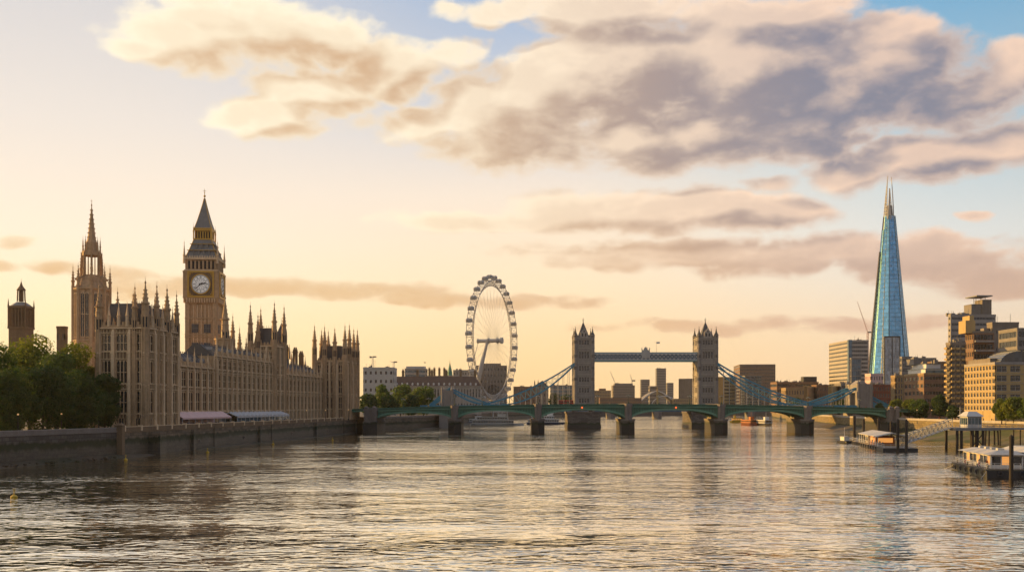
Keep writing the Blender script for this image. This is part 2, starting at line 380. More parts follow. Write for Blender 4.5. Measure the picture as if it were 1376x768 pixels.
# ------------------------------------------------------------------ mesh builder
class MB:
    def __init__(s): s.v = []; s.f = []; s.mi = []; s.fr = None; s.cur = 0
    def add(s, vs, fs):
        n = len(s.v)
        if s.fr: vs = [s.fr(v) for v in vs]
        s.v += [tuple(v) for v in vs]
        s.f += [[n + i for i in f] for f in fs]; s.mi += [s.cur] * len(fs)
    def box(s, x0, x1, y0, y1, z0, z1):
        s.add([(x0, y0, z0), (x1, y0, z0), (x1, y1, z0), (x0, y1, z0), (x0, y0, z1), (x1, y0, z1), (x1, y1, z1), (x0, y1, z1)],
              [(3, 2, 1, 0), (4, 5, 6, 7), (0, 1, 5, 4), (1, 2, 6, 5), (2, 3, 7, 6), (3, 0, 4, 7)])
    def cbox(s, cx, cy, w, d, z0, z1): s.box(cx - w / 2, cx + w / 2, cy - d / 2, cy + d / 2, z0, z1)
    def frustum(s, a, b):
        """a, b: (x0,x1,y0,y1,z) rectangles, bottom and top"""
        x0, x1, y0, y1, z0 = a; X0, X1, Y0, Y1, z1 = b
        s.add([(x0, y0, z0), (x1, y0, z0), (x1, y1, z0), (x0, y1, z0), (X0, Y0, z1), (X1, Y0, z1), (X1, Y1, z1), (X0, Y1, z1)],
              [(3, 2, 1, 0), (4, 5, 6, 7), (0, 1, 5, 4), (1, 2, 6, 5), (2, 3, 7, 6), (3, 0, 4, 7)])
    def prism(s, poly, z0, z1):
        n = len(poly)
        s.add([(x, y, z0) for x, y in poly] + [(x, y, z1) for x, y in poly],
              [tuple(range(n - 1, -1, -1)), tuple(range(n, 2 * n))] + [(i, (i + 1) % n, n + (i + 1) % n, n + i) for i in range(n)])
    def lathe(s, cx, cy, prof, n=8, rot=None, sx=1, sy=1):
        rot = PI / n if rot is None else rot
        vs = []; fs = []
        for r, z in prof:
            for k in range(n):
                a = rot + 2 * PI * k / n
                vs.append((cx + r * sx * math.cos(a), cy + r * sy * math.sin(a), z))
        for i in range(len(prof) - 1):
            for k in range(n):
                a = i * n + k; b = i * n + (k + 1) % n
                fs.append((a, b, b + n, a + n))
        fs.append(tuple(range(n - 1, -1, -1))); fs.append(tuple(range((len(prof) - 1) * n, len(prof) * n)))
        s.add(vs, fs)
    def tube(s, p, q, r0, r1=None, n=6):
        r1 = r0 if r1 is None else r1
        p = Vector(p); q = Vector(q); d = (q - p)
        if d.length < 1e-6: return
        d.normalize(); u = d.orthogonal().normalized(); w = d.cross(u)
        vs = []
        for c, r in ((p, r0), (q, r1)):
            for k in range(n):
                a = 2 * PI * k / n
                vs.append(c + u * (r * math.cos(a)) + w * (r * math.sin(a)))
        s.add(vs, [(k, (k + 1) % n, n + (k + 1) % n, n + k) for k in range(n)] + [tuple(range(n - 1, -1, -1)), tuple(range(n, 2 * n))])
    def bar(s, p, q, w, h=None, up=(0, 0, 1)):
        """rectangular bar, w across, h along 'up'"""
        h = w if h is None else h
        p = Vector(p); q = Vector(q); d = (q - p)
        if d.length < 1e-6: return
        d.normalize(); u = d.cross(Vector(up))
        if u.length < 1e-4: u = d.cross(Vector((1, 0, 0)))
        u.normalize(); t = u.cross(d)
        vs = []
        for c in (p, q):
            for a, b in ((-1, -1), (1, -1), (1, 1), (-1, 1)):
                vs.append(c + u * (a * w / 2) + t * (b * h / 2))
        s.add(vs, [(0, 1, 5, 4), (1, 2, 6, 5), (2, 3, 7, 6), (3, 0, 4, 7), (3, 2, 1, 0), (4, 5, 6, 7)])
    def path(s, pts, r, n=5):
        for a, b in zip(pts[:-1], pts[1:]): s.tube(a, b, r, r, n)
    def ball(s, c, r, n=8, m=5, sx=1, sy=1, sz=1):
        prof = []
        for i in range(m + 1):
            a = -PI / 2 + PI * i / m
            prof.append((max(r * math.cos(a), 1e-3), r * math.sin(a) * sz))
        cx, cy, cz = c
        s.lathe(cx, cy, [(rr, cz + z) for rr, z in prof], n, 0, sx, sy)
    def sheet(s, rows):
        """rows: lists of points; a skin between neighbouring rows"""
        n = len(rows[0]); vs = [p for r in rows for p in r]; fs = []
        for i in range(len(rows) - 1):
            for k in range(n - 1):
                a = i * n + k; fs.append((a, a + 1, a + n + 1, a + n))
        s.add(vs, fs)
    def mesh(s, name, mats, smooth=False):
        me = bpy.data.meshes.new(name); me.from_pydata(s.v, [], s.f)
        for m in (mats if isinstance(mats, (list, tuple)) else [mats]): me.materials.append(m)
        me.polygons.foreach_set('material_index', s.mi)
        if smooth: me.polygons.foreach_set('use_smooth', [True] * len(s.f))
        me.update(); return me
    def build(s, name, mats, parent=None, loc=(0, 0, 0), rz=0.0, smooth=False):
        return put(name, s.mesh(name, mats, smooth), parent, loc, rz)

def put(name, me, parent=None, loc=(0, 0, 0), rz=0.0, sc_=None):
    o = bpy.data.objects.new(name, me); col.objects.link(o)
    if parent: o.parent = parent
    o.location = loc; o.rotation_euler = (0, 0, rz)
    if sc_: o.scale = sc_
    return o
def thing(name, label, cat, loc=(0, 0, 0), rz=0.0, group=None):
    o = bpy.data.objects.new(name, None); col.objects.link(o)
    o.empty_display_size = .5
    o.location = loc; o.rotation_euler = (0, 0, rz)
    return tag(o, label, cat, group)
def tag(o, label, cat, group=None):
    o['label'] = label; o['category'] = cat
    if group: o['group'] = group
    return o
def struct(o): o['kind'] = 'structure'; return o
def copy_tree(o, parent=None):
    c = o.copy(); col.objects.link(c)
    if parent: c.parent = parent
    for ch in list(o.children): copy_tree(ch, c)
    return c
def wpt(px, py, Y):
    """a point of the place: column px, row py of the photograph, Y metres ahead"""
    return Vector(((px - 688) * Y / F, Y, EYE + (HZ - py) * Y / F))
# ------------------------------------------------------------------ water
def water_mat():
    """turbid river water: a glossy skin over a brown body, ruffled by wavelets of many sizes"""
    m = bpy.data.materials.new('river_water'); m.use_nodes = True
    t = NT(m.node_tree); t.n.clear()
    out = t.n.new('ShaderNodeOutputMaterial')
    pos = t.n.new('ShaderNodeNewGeometry').outputs['Position']
    patch = t.noise(t.vec('MULTIPLY', pos, (.5, 1.0, 1.0)), .020, 3, .55).outputs['Fac']
    amp = t.smooth(patch, .36, .64, .5, 1.4)
    def wv(sx, sy, det, dist=.6, r=.55): return t.noise(t.vec('MULTIPLY', pos, (sx, sy, 1.0)), 1.0, det, r, 2.1, dist).outputs['Fac']
    def ridge(v): return t.math('SUBTRACT', 1.0, t.math('ABSOLUTE', t.math('MULTIPLY_ADD', v, 2.0, -1.0)))
    h = t.math('ADD', t.math('MULTIPLY', wv(.42, .62, 1.5), .62), t.math('MULTIPLY', ridge(wv(.24, .46, 1)), .70))
    h = t.math('ADD', h, t.math('MULTIPLY', wv(1.2, 1.6, 1), .12))
    h = t.math('ADD', h, t.math('MULTIPLY', wv(.15, .23, 2), .8))
    h = t.math('ADD', h, t.math('MULTIPLY', ridge(wv(.11, .20, 2)), .75))
    h = t.math('ADD', h, t.math('MULTIPLY', wv(.045, .075, 2), 2.2))
    bn = t.n.new('ShaderNodeBump')
    t.put(bn.inputs['Strength'], 1.0); t.put(bn.inputs['Distance'], WAVE)
    t.l.new(t.math('MULTIPLY', h, amp), bn.inputs['Height'])
    inc = t.n.new('ShaderNodeNewGeometry').outputs['Incoming']
    facing = t.vec('DOT_PRODUCT', bn.outputs[0], inc)
    fac = t.smooth(facing, .13, .56, .99, .50)      # steep water faces lose the sky's reflection
    gl = t.n.new('ShaderNodeBsdfGlossy'); gl.inputs['Roughness'].default_value = .06; gl.inputs['Color'].default_value = (1.0, .95, .83, 1)
    df = t.n.new('ShaderNodeBsdfDiffuse'); df.inputs['Color'].default_value = (.050, .040, .026, 1)
    t.l.new(bn.outputs[0], gl.inputs['Normal']); t.l.new(bn.outputs[0], df.inputs['Normal'])
    mx = t.n.new('ShaderNodeMixShader'); t.l.new(fac, mx.inputs[0]); t.l.new(df.outputs[0], mx.inputs[1]); t.l.new(gl.outputs[0], mx.inputs[2])
    t.l.new(mx.outputs[0], out.inputs['Surface'])
    return m
WAVE = .215
HAZE = .000045
m_water = water_mat()
mb = MB(); S = 6000
mb.add([(-S, -400, 0), (S, -400, 0), (S, S, 0), (-S, S, 0)], [(0, 1, 2, 3)])
river = struct(mb.build('river_water', m_water))

# ------------------------------------------------------------------ land: two banks that meet where the river bends away
LB = [(-150, -60), (-137, 120), (-119, 228), (-107, 269), (-103, 307), (-79, 521), (-58, 575), (-45, 640), (-26, 850), (-4, 1000), (60, 1180), (150, 1330), (330, 1500), (700, 1640)]
RB = [(230, -60), (212, 200), (199, 340), (195, 420), (195, 530), (206, 640), (226, 750), (246, 900), (285, 1080), (380, 1240), (700, 1420)]
def land(name, line, far, z, m):
    b = MB(); n = len(line)
    b.prism(line + far, -3, z)
    return struct(b.build(name, m))
land('left_bank_ground', [(x - 2.2, y) for x, y in LB], [(5900, 1700), (5900, 5900), (-5900, 5900), (-5900, -60)][0:], 6.97, m_land)
land('right_bank_ground', [(x + 2.2, y) for x, y in RB][::-1], [(230, -60.5), (5900, -60), (5900, 1420)][1:], 6.97, m_land)

def wall_run(b, line, off, zb, zt, thick, side):
    """a masonry wall along a polyline; side = +1 keeps its body to the left of travel"""
    for (x0, y0), (x1, y1) in zip(line[:-1], line[1:]):
        dx, dy = x1 - x0, y1 - y0; L = math.hypot(dx, dy); nx, ny = -dy / L * side, dx / L * side
        a = (x0 + nx * off, y0 + ny * off); c = (x1 + nx * off, y1 + ny * off)
        b.prism([a, c, (c[0] + nx * thick, c[1] + ny * thick), (a[0] + nx * thick, a[1] + ny * thick)], zb, zt)

# garden wall (left edge of the view) and the terrace wall beneath the palace
t = thing('embankment_wall', 'dark stone garden wall with mossy foot below the dense plane trees', 'river wall', (-113, 248, 0))
def rel(line, o): return [(x - o[0], y - o[1]) for x, y in line]
gw = rel(LB[1:4], (-113, 248))
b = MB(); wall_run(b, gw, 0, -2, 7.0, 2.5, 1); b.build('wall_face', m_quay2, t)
b = MB(); wall_run(b, gw, -.18, 6.86, 7.25, 1.0, 1); wall_run(b, gw, .05, 7.25, 8.05, .5, 1); b.build('parapet', m_granite, t)
b = MB(); wall_run(b, gw, .0, 8.05, 8.2, .62, 1); b.build('coping', m_granite_l, t)
# gate pier where the garden meets the terrace, and the recessed river steps
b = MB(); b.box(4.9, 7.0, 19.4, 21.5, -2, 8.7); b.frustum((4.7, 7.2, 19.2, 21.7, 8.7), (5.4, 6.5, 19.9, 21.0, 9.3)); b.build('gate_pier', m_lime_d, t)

t = thing('embankment_wall', 'long terrace wall with mossy tide line running under the palace front', 'river wall', (-103, 307, 0))
tw = rel(LB[3:6], (-103, 307))
b = MB(); wall_run(b, tw, 0, -2, 6.6, 2.5, 1)
# buttress slips and the stair recess
b.box(-2.6, 1.1, -22, -17, -2, 6.5)
for f in (.03, .30, .62, .93):
    x = -4 + (24 + 4) * 0; yy = f * 214
    xx = .112 * yy
    b.box(xx - 1.5, xx + .9, yy, yy + 2.4, -2, 6.45)
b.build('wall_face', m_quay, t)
lad = MB()
for x in (-.28, .28): lad.bar((x, 0, .3), (x, 0, 7.2), .09)
for i in range(17): lad.bar((-.28, 0, .6 + i * .4), (.28, 0, .6 + i * .4), .06)
ladm = lad.mesh('ladder', m_black)
for yy in (24, 78, 131, 178): put('ladder', ladm, t, (.112 * yy + .18, yy, 0), R(83.6))
dr = MB()
for k in range(12):
    a0, a1 = 2 * PI * k / 12, 2 * PI * (k + 1) / 12
    dr.bar((.55 * math.cos(a0), 0, .55 * math.sin(a0)), (.55 * math.cos(a1), 0, .55 * math.sin(a1)), .16, .3, (0, 1, 0))
dr.cur = 1; dr.add([(.5 * math.cos(2 * PI * k / 12), .05, .5 * math.sin(2 * PI * k / 12)) for k in range(12)], [tuple(range(12))])
drm = dr.mesh('drain_outlet', [m_granite, m_black])
for yy in (12, 50, 102, 152): put('drain_outlet', drm, t, (.112 * yy + .06, yy, 2.6), R(83.6))
b = MB(); wall_run(b, tw, -.2, 6.6, 6.95, 1.2, 1); wall_run(b, tw, .1, 6.95, 8.1, .55, 1); b.build('parapet', m_lime_d, t)
b = MB(); wall_run(b, tw, .0, 8.1, 8.28, .75, 1)
L = 218
for k in range(26):
    yy = -36 + k * 9.6; xx = (.112 * yy) if yy > 0 else .105 * yy
    b.box(xx - .95, xx + .1, yy, yy + 1.0, 7.0, 8.6)
b.build('coping', m_lime_l, t)
# quay beyond the arched bridge on the left, and the right bank's walls
t = thing('embankment_wall', 'low stone quay wall seen through the leftmost bridge arch', 'river wall', (-45, 640, 0))
qb = rel(LB[5:11], (-45, 640))
b = MB(); wall_run(b, qb, 0, -2, 7.2, 2.5, 1); b.build('wall_face', m_quay, t)
b = MB(); wall_run(b, qb, -.1, 7.2, 8.2, .6, 1); b.build('parapet', m_granite, t)
t = thing('embankment_wall', 'sunlit stone quay wall along the right bank promenade', 'river wall', (195, 500, 0))
qr = rel(RB[1:10], (195, 500))
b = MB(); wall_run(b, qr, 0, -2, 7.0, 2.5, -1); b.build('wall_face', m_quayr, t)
b = MB(); wall_run(b, qr, -.15, 7.0, 7.3, .9, -1); wall_run(b, qr, .05, 7.3, 8.0, .4, -1); b.build('parapet', m_granite_l, t)

# foreshore: mud and moss slopes bared at low tide
def shore(name, m, line, w, h, side, seed):
    rnd = random.Random(seed); rows = []
    pts = []
    for (x0, y0), (x1, y1) in zip(line[:-1], line[1:]):
        n = max(2, int(math.hypot(x1 - x0, y1 - y0) / 5))
        pts += [(x0 + (x1 - x0) * i / n, y0 + (y1 - y0) * i / n) for i in range(n)]
    pts.append(line[-1])
    N = len(pts)
    for i, (x, y) in enumerate(pts):
        e = min(1, i / 4, (N - 1 - i) / 4); row = []
        for k in range(8):
            f = k / 7; ww = w * (.5 + .5 * e) * (1 + .25 * math.sin(i * .55 + seed) + rnd.uniform(-.1, .1))
            z = h * e * (1 - f) ** 1.2 - .35 * f + rnd.uniform(-.12, .12)
            row.append((x + side * ww * f, y + rnd.uniform(-.6, .6), z))
        rows.append(row)
    b = MB(); b.sheet(rows); return struct(b.build(name, m, smooth=True))
shore('left_foreshore', m_mud, [(-131, 160), (-119, 228), (-107, 269), (-104, 290)], 7, .9, 1, 1)
shore('left_foreshore', m_mud, [(-103, 307), (-80, 512)], 2.2, .5, 1, 2)
shore('left_foreshore', m_mud, [(-62, 566), (-45, 640), (-26, 850)], 9, 1.2, 1, 5)
shore('right_foreshore', m_grass, [(208, 236), (199, 340), (195.5, 400), (195, 470)], 27, 4.6, -1, 3)
shore('right_foreshore', m_mud, [(195, 500), (206, 640), (226, 750)], 10, 2.6, -1, 4)

# rubble at the foot of the garden wall
rnd = random.Random(8); b = MB()
for i in range(70):
    y = rnd.uniform(205, 262); x = (-119 + (y - 228) * .29) + rnd.uniform(.5, 6)
    b.ball((x, y, rnd.uniform(.1, .5)), rnd.uniform(.25, .8), 6, 4, sz=.6)
o = b.build('foreshore_rubble', m_mud); o['kind'] = 'stuff'

# evening haze: one closed box of even air round everything
mb = MB(); mb.box(-6300, 6300, -600, 6300, -4.5, 420)
m_haze = bpy.data.materials.new('evening_haze'); m_haze.use_nodes = True
hn = m_haze.node_tree.nodes; hn.clear()
ho = hn.new('ShaderNodeOutputMaterial'); hv = hn.new('ShaderNodeVolumePrincipled')
hv.inputs['Color'].default_value = (.95, .90, .84, 1); hv.inputs['Density'].default_value = HAZE; hv.inputs['Anisotropy'].default_value = .25
m_haze.node_tree.links.new(hv.outputs[0], ho.inputs['Volume'])
o = mb.build('haze', m_haze); o['kind'] = 'stuff'
# ------------------------------------------------------------------ the gothic palace
PAL_A = math.atan2(1.0, .112)
PU = Vector((math.cos(PAL_A), math.sin(PAL_A)))
pal = thing('gothic_palace', 'long honey coloured gothic palace with rows of tall windows and pinnacled roofline', 'palace', (-106.4, 286, 7.0), PAL_A)

def lancet_mesh(name, w, h, lights=3, transom=True, arch=True):
    b = MB(); b.cur = 1
    b.box(-w / 2, w / 2, .46, .52, 0, h)
    b.cur = 0
    for i in range(1, lights):
        x = -w / 2 + w * i / lights; b.box(x - .1, x + .1, .2, .45, 0, h)
    if transom: b.box(-w / 2, w / 2, .28, .44, h * .46, h * .46 + .16)
    b.box(-w / 2, w / 2, .12, .5, -.02, .14)
    if arch:
        hh = min(.8, h * .2)
        for s in (-1, 1):
            for i in range(lights):
                cx = -w / 2 + w * (i + .5) / lights; lw = w / lights / 2
                b.add([(cx + s * lw, .24, h), (cx + s * lw, .24, h - hh), (cx, .24, h), (cx + s * lw, .44, h), (cx + s * lw, .44, h - hh), (cx, .44, h)],
                      [(0, 1, 2), (3, 5, 4), (1, 4, 5, 2)])
    return b.mesh(name, [m_lime_l, m_wglass])

def spirelet(b, cx, cy, z, r, hs, hp, n=8, crock=True):
    """octagonal pinnacle: shaft, moulding, crocketed spire, finial"""
    b.lathe(cx, cy, [(r, z), (r, z + hs * .45), (r * 1.12, z + hs * .47), (r * 1.12, z + hs * .52), (r * .92, z + hs * .54), (r * .92, z + hs * .93), (r * 1.28, z + hs * .96), (r * 1.28, z + hs),
                     (r * .86, z + hs + .02), (r * .12, z + hs + hp * .86), (r * .30, z + hs + hp * .88), (r * .26, z + hs + hp * .92), (.05, z + hs + hp)], n)
    b.tube((cx, cy, z + hs + hp), (cx, cy, z + hs + hp * 1.18), .05, .04, 4)
    if crock:
        for k in range(4):
            a = k * PI / 2
            for f in (.02, .25, .45, .65):
                rr = r * .86 * (1 - f) + .1
                b.cbox(cx + math.cos(a) * rr, cy + math.sin(a) * rr, .2 + r * .12, .2 + r * .12, z + hs + hp * .86 * f, z + hs + hp * .86 * f + .34)
        # gablets round the spire foot
        for k in range(8):
            a = PI / 8 + k * PI / 4
            b.tube((cx + math.cos(a) * r * 1.1, cy + math.sin(a) * r * 1.1, z + hs - .1), (cx + math.cos(a) * r * .95, cy + math.sin(a) * r * .95, z + hs + r * .75), r * .16, .03, 4)

def frame(O, U, N):
    O = Vector(O); U = Vector(U); N = Vector(N)
    return lambda v: O + U * v[0] + N * v[1] + Vector((0, 0, v[2]))
EAST = lambda u, y, z: ((u, y, z), (1, 0, 0), (0, -1, 0), 0.0)
SOUTH = lambda x, v, z: ((x, v, z), (0, -1, 0), (-1, 0, 0), -PI / 2)
NORTH = lambda x, v, z: ((x, v, z), (0, 1, 0), (1, 0, 0), PI / 2)

def gothic_face(b, face, L, ztop, floors, nb, pw=.9, pd=.55, ribs=5, ends=True):
    """relief of one front: buttresses, window openings, panelled spandrels, string courses.
    floors: (sill, head). Returns the window openings (centre u, sill, width, height)."""
    O, U, N, rz = face
    b.fr = frame(O, U, N); out = []
    bay = L / nb
    for i in range(nb + 1):
        u = min(max(i * bay, pw / 2), L - pw / 2)
        if not ends and i in (0, nb): continue
        b.cur = 0
        b.box(u - pw / 2, u + pw / 2, -.58, .0, 0, ztop)
        b.cur = 1  # sun on the buttress strips is painted by the paler stone
        b.box(u - pw * .30, u + pw * .30, -.1, pd, 0, ztop - 1.5)
        b.frustum((u - pw * .30, u + pw * .30, -.1, pd, ztop - 1.5), (u - pw * .2, u + pw * .2, -.1, pd * .35, ztop - .1))
        for (s0, s1) in floors:
            b.box(u - pw * .38, u + pw * .38, -.08, pd + .12, s0 - .75, s0 - .35)
    b.cur = 0
    prev = 0.0
    for (s0, s1) in list(floors) + [(ztop, None)]:
        b.cur = 2; b.box(.01, L - .01, -.57, -.10, prev, s0); b.cur = 0            # spandrel band across all bays, recess shade put into its dark colour
        if s0 - prev > .9 and ribs:
            n = nb * ribs; b.cur = 1
            for k in range(n + 1):
                u = L * k / n
                b.box(max(u - .07, .03), min(u + .07, L - .03), -.12, .03, prev + .15, s0 - .25)
            b.cur = 0
        if s1 is None: break
        prev = s1
        ww = bay - pw - .3
        for i in range(nb):
            uc = (i + .5) * bay
            for s in (-1, 1):
                x0 = uc + s * ww / 2; x1 = uc + s * (bay / 2 - pw / 2 + .02)
                b.box(min(x0, x1), max(x0, x1), -.575, -.03, s0 - .01, s1 + .01)
            out.append((uc, s0, ww, s1 - s0))
    b.cur = 1
    for (s0, s1) in floors:
        b.box(-.06, L + .06, -.5, .20, s0 - .30, s0 - .08)
        b.box(-.05, L + .05, -.5, .14, s1 + .22, s1 + .42)
    b.box(-.10, L + .10, -.5, .36, ztop - .02, ztop + .34)
    b.box(-.06, L + .06, -.5, .24, .7, 1.05)
    b.cur = 0; b.fr = None
    return out

def battlement(b, face, L, z, pitch=1.5, h=.9):
    O, U, N, rz = face
    b.fr = frame(O, U, N)
    b.box(0, L, -.5, .12, z, z + .75)
    k = 0; u = .2
    while u + pitch * .5 < L:
        b.box(u, u + pitch * .5, -.42, .06, z + .75, z + .75 + h)
        if k % 3 == 0: b.frustum((u + .1, u + .5, -.38, .0, z + .75 + h), (u + .27, u + .33, -.22, -.16, z + 2.1 + h))
        u += pitch; k += 1
    b.fr = None

WM = {}
def place_windows(face, slots, parent, name='window', lights=3):
    O, U, N, rz = face
    for (u, z, w, h) in slots:
        key = (round(w, 1), round(h, 1), lights)
        if key not in WM: WM[key] = lancet_mesh('lancet_window', w, h, lights)
        p = Vector(O) + Vector(U) * u + Vector((0, 0, z))
        put(name, WM[key], parent, p, rz)

def slate_roof(b, x0, x1, y0, y1, z0, z1, inset=2.6):
    b.frustum((x0, x1, y0, y1, z0), (x0 + inset, x1 - inset, y0 + inset, y1 - inset, z1))

# --- near pavilion (x: along the river, y: inland), heights above the terrace
ZC = 29.5
b = MB(); b.box(.6, 20.4, .6, 14.4, 0, ZC + .2)
fl = [(4.9, 11.6), (13.6, 20.4), (23.0, 28.0)]
fS = SOUTH(0, 15, 0); fE = EAST(0, 0, 0)
wS = gothic_face(b, fS, 15, ZC, fl, 3, 1.5, .5)
wE = gothic_face(b, fE, 21, ZC, fl, 4, 1.3, .5)
b.box(.61, 20.39, 14.3, 14.9, 0, ZC)
b.box(20.3, 20.9, .6, 14.4, 0, ZC)
battlement(b, fS, 15, ZC + .34); battlement(b, fE, 21, ZC + .34); battlement(b, NORTH(21, 0, 0), 15, ZC + .34)
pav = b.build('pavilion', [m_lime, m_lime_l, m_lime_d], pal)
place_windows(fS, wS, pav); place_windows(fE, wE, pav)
# small square windows and a door in the plinth
b = MB(); b.cur = 1; b.box(-.8, .8, -.16, -.08, 0, 2.0); b.cur = 0
for x in (-.85, 0, .78): b.box(x, x + .1, -.22, -.05, 0, 2.05)
bw = b.mesh('basement_window', [m_lime_l, m_wglass])
for u in (2.5, 7.5, 12.5): put('basement_window', bw, pav, (0.1, 15 - u, 1.4), -PI / 2)
for u in (2.6, 7.9, 13.1, 18.4): put('basement_window', bw, pav, (u, .1, 1.4), 0)
b = MB()
slate_roof(b, 1.3, 9.6, 1.6, 13.4, ZC + .4, ZC + 7.6, 1.2); slate_roof(b, 11.2, 19.7, 1.6, 13.4, ZC + .4, ZC + 7.2, 1.2)
for (x0, x1, zt) in ((3, 8, ZC + 7.6), (13, 18, ZC + 7.2)):
    for k in range(5): b.bar((x0 + (x1 - x0) * k / 4, 4.9, zt), (x0 + (x1 - x0) * k / 4, 4.9, zt + 1.1), .09)
    b.box(x0, x1, 4.85, 4.95, zt + .4, zt + .5)
b.build('roof', m_slate, pav)
def turret_mesh(name, r, z0, zs, zp, m=None):
    """octagonal corner turret from the ground to a spire"""
    b = MB()
    rings = [(r, 0)]
    for z in z0: rings += [(r, z - .25), (r * 1.1, z - .1), (r * 1.1, z + .2), (r, z + .3)]
    rings += [(r, zs)]
    b.lathe(0, 0, rings, 8)
    for k in range(8):
        a = k * PI / 4 + PI / 8
        b.bar((r * math.cos(a), r * math.sin(a), 0), (r * math.cos(a), r * math.sin(a), zs + .2), .22)
    b.cur = 1
    for k in range(8):                         # flat black quads paint the shade of panels on the upper stage
        a = k * PI / 4; q = r * math.cos(PI / 8) + .01
        c, s = math.cos(a), math.sin(a); w = r * .22
        for (za, zb) in ((zs - 3.6, zs - .6),):
            b.add([(q * c - s * w, q * s + c * w, za), (q * c + s * w, q * s - c * w, za), (q * c + s * w, q * s - c * w, zb), (q * c - s * w, q * s + c * w, zb)], [(0, 1, 2, 3)])
    b.cur = 0
    spirelet(b, 0, 0, zs, r * .95, (zp - zs) * .32, (zp - zs) * .68)
    return b.mesh(name, [m or m_lime, m_black])
tm1 = turret_mesh('turret', 1.1, (4.5, 12.8, 21.6, ZC), ZC + 4.0, ZC + 14.0)
tm2 = turret_mesh('turret', .85, (4.5, 12.8, 21.6, ZC), ZC + 3.0, ZC + 12.3)
for (x, y, tm, s) in ((.4, .4, tm1, 1), (.4, 3.6, tm2, 1), (.5, 14.6, tm1, .98), (7.3, .3, tm2, 1.03), (13.9, .3, tm1, .985), (20.6, .4, tm2, 1), (20.6, 14.6, tm1, .97), (11.2, 14.7, tm2, 1.0), (20.7, 7.6, tm2, .97)):
    put('turret', tm, pav, (x, y, 0), 0, (1, 1, s))
b = MB(); spirelet(b, 0, 0, 0, .5, 3.2, 3.6, 8, False); pin = b.mesh('pinnacle', m_lime_l)
for (x, y) in ((.1, 8.4), (.1, 11.4), (.1, 5.8), (3.9, .1), (10.6, .1), (17.2, .1), (17, 14.6), (6, 14.6)): put('pinnacle', pin, pav, (x, y, ZC + .6))

# --- river wings
def wing(x0, x1, y0, ztop, floors, nb, roofh, dep=14, ribs=4):
    b = MB(); L = x1 - x0
    b.box(x0 + .02, x1 - .02, y0 + .58, y0 + dep, 0, ztop + .2)
    f = EAST(x0, y0, 0)
    w = gothic_face(b, f, L, ztop, floors, nb, .95, .5, ribs)
    battlement(b, f, L, ztop + .34, 1.6, .8)
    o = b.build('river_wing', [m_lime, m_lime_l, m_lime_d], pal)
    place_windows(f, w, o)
    r = MB(); r.frustum((x0 + .4, x1 - .4, y0 + 1.6, y0 + dep - .4, ztop + .3), (x0 + .4, x1 - .4, y0 + 1.6 + dep * .36, y0 + dep * .64, ztop + roofh))
    n = int(L / 2.6)
    for k in range(n + 1):                    # ribs and cresting
        x = x0 + .6 + (L - 1.2) * k / n
        r.bar((x, y0 + 1.55, ztop + .35), (x, y0 + 1.55 + dep * .36, ztop + roofh + .05), .16)
    for k in range(n * 2): r.box(x0 + 1 + k * 1.3, x0 + 1.5 + k * 1.3, y0 + 1.7 + dep * .36, y0 + 1.8 + dep * .36, ztop + roofh, ztop + roofh + .7)
    r.build('roof', m_slate, o)
    for i in range(nb + 1):
        put('pinnacle', pin, o, (x0 + L * i / nb, y0 - .25, ztop + .1), 0, (.8, .8, .72 if i % 3 else .95))
    # dormers
    d = MB()
    d.box(-.7, .7, 0, 2.4, 0, 1.7); d.add([(-.8, -.05, 1.7), (.8, -.05, 1.7), (0, -.05, 2.9), (-.8, 3, 1.7), (.8, 3, 1.7), (0, 3, 2.9)], [(0, 1, 2), (3, 5, 4), (0, 2, 5, 3), (1, 4, 5, 2)])
    dm = d.mesh('dormer', m_lead)
    for i in range(0, nb, 2): put('dormer', dm, o, (x0 + L * (i + .5) / nb, y0 + 2.4, ztop + .8))
    return o
Y0 = 10.0
f2 = [(5.3, 12.0), (13.6, 19.0)]
f3 = [(5.3, 12.0), (13.6, 18.8), (20.4, 24.0)]
wingA = wing(21, 71, Y0, 20.3, f2, 9, 5.2)
wingB = wing(71, 129, Y0 - .9, 25.0, f3, 12, 4.6)
wingC = wing(141, 203, Y0, 20.8, f2, 12, 5.4)

# --- tower over the wing (four spirelets)
ZT = 32.0
b = MB(); x0, x1 = 129.6, 141.6; y0, y1 = 8.3, 19.0
b.box(x0 + .6, x1 - .6, y0 + .6, y1, 0, ZT + .2)
fE = EAST(x0, y0, 0); fS = SOUTH(x0, y1, 0)
w1 = gothic_face(b, fE, x1 - x0, ZT, [(5.3, 12.0), (13.6, 19.0), (20.4, 24.4)], 2, 1.5, .5)
w2 = gothic_face(b, fS, y1 - y0, ZT, [(5.3, 12.0), (13.6, 19.0), (20.4, 24.4), (26, 30.2)], 3, 1.2, .4)
b.box(x1 - .6, x1 - .01, y0 + .61, y1 - .02, 0, ZT)
for f, L in ((fE, x1 - x0), (fS, y1 - y0)): battlement(b, f, L, ZT + .34, 1.4, .8)
tow = b.build('river_tower', [m_lime, m_lime_l, m_lime_d], pal)
place_windows(fE, w1, tow); place_windows(fS, [q for q in w2 if q[1] > 25], tow)
r = MB(); slate_roof(r, x0 + 1.4, x1 - 1.4, y0 + 1.4, y1 - .8, ZT + .4, ZT + 7.6, 1.0)
r.box(x0 + 2.6, x1 - 2.6, y0 + 2.4, y1 - 2, ZT + 7.6, ZT + 8.1)
for k in range(7): r.bar((x0 + 2.8, y0 + 2.6 + k * 1.05, ZT + 8), (x0 + 2.8, y0 + 2.6 + k * 1.05, ZT + 9.2), .1)
r.build('roof', m_slate, tow)
tm3 = turret_mesh('turret', 1.05, (5, 12.6, 19.6, 25, ZT), ZT + 6.6, ZT + 18.5)
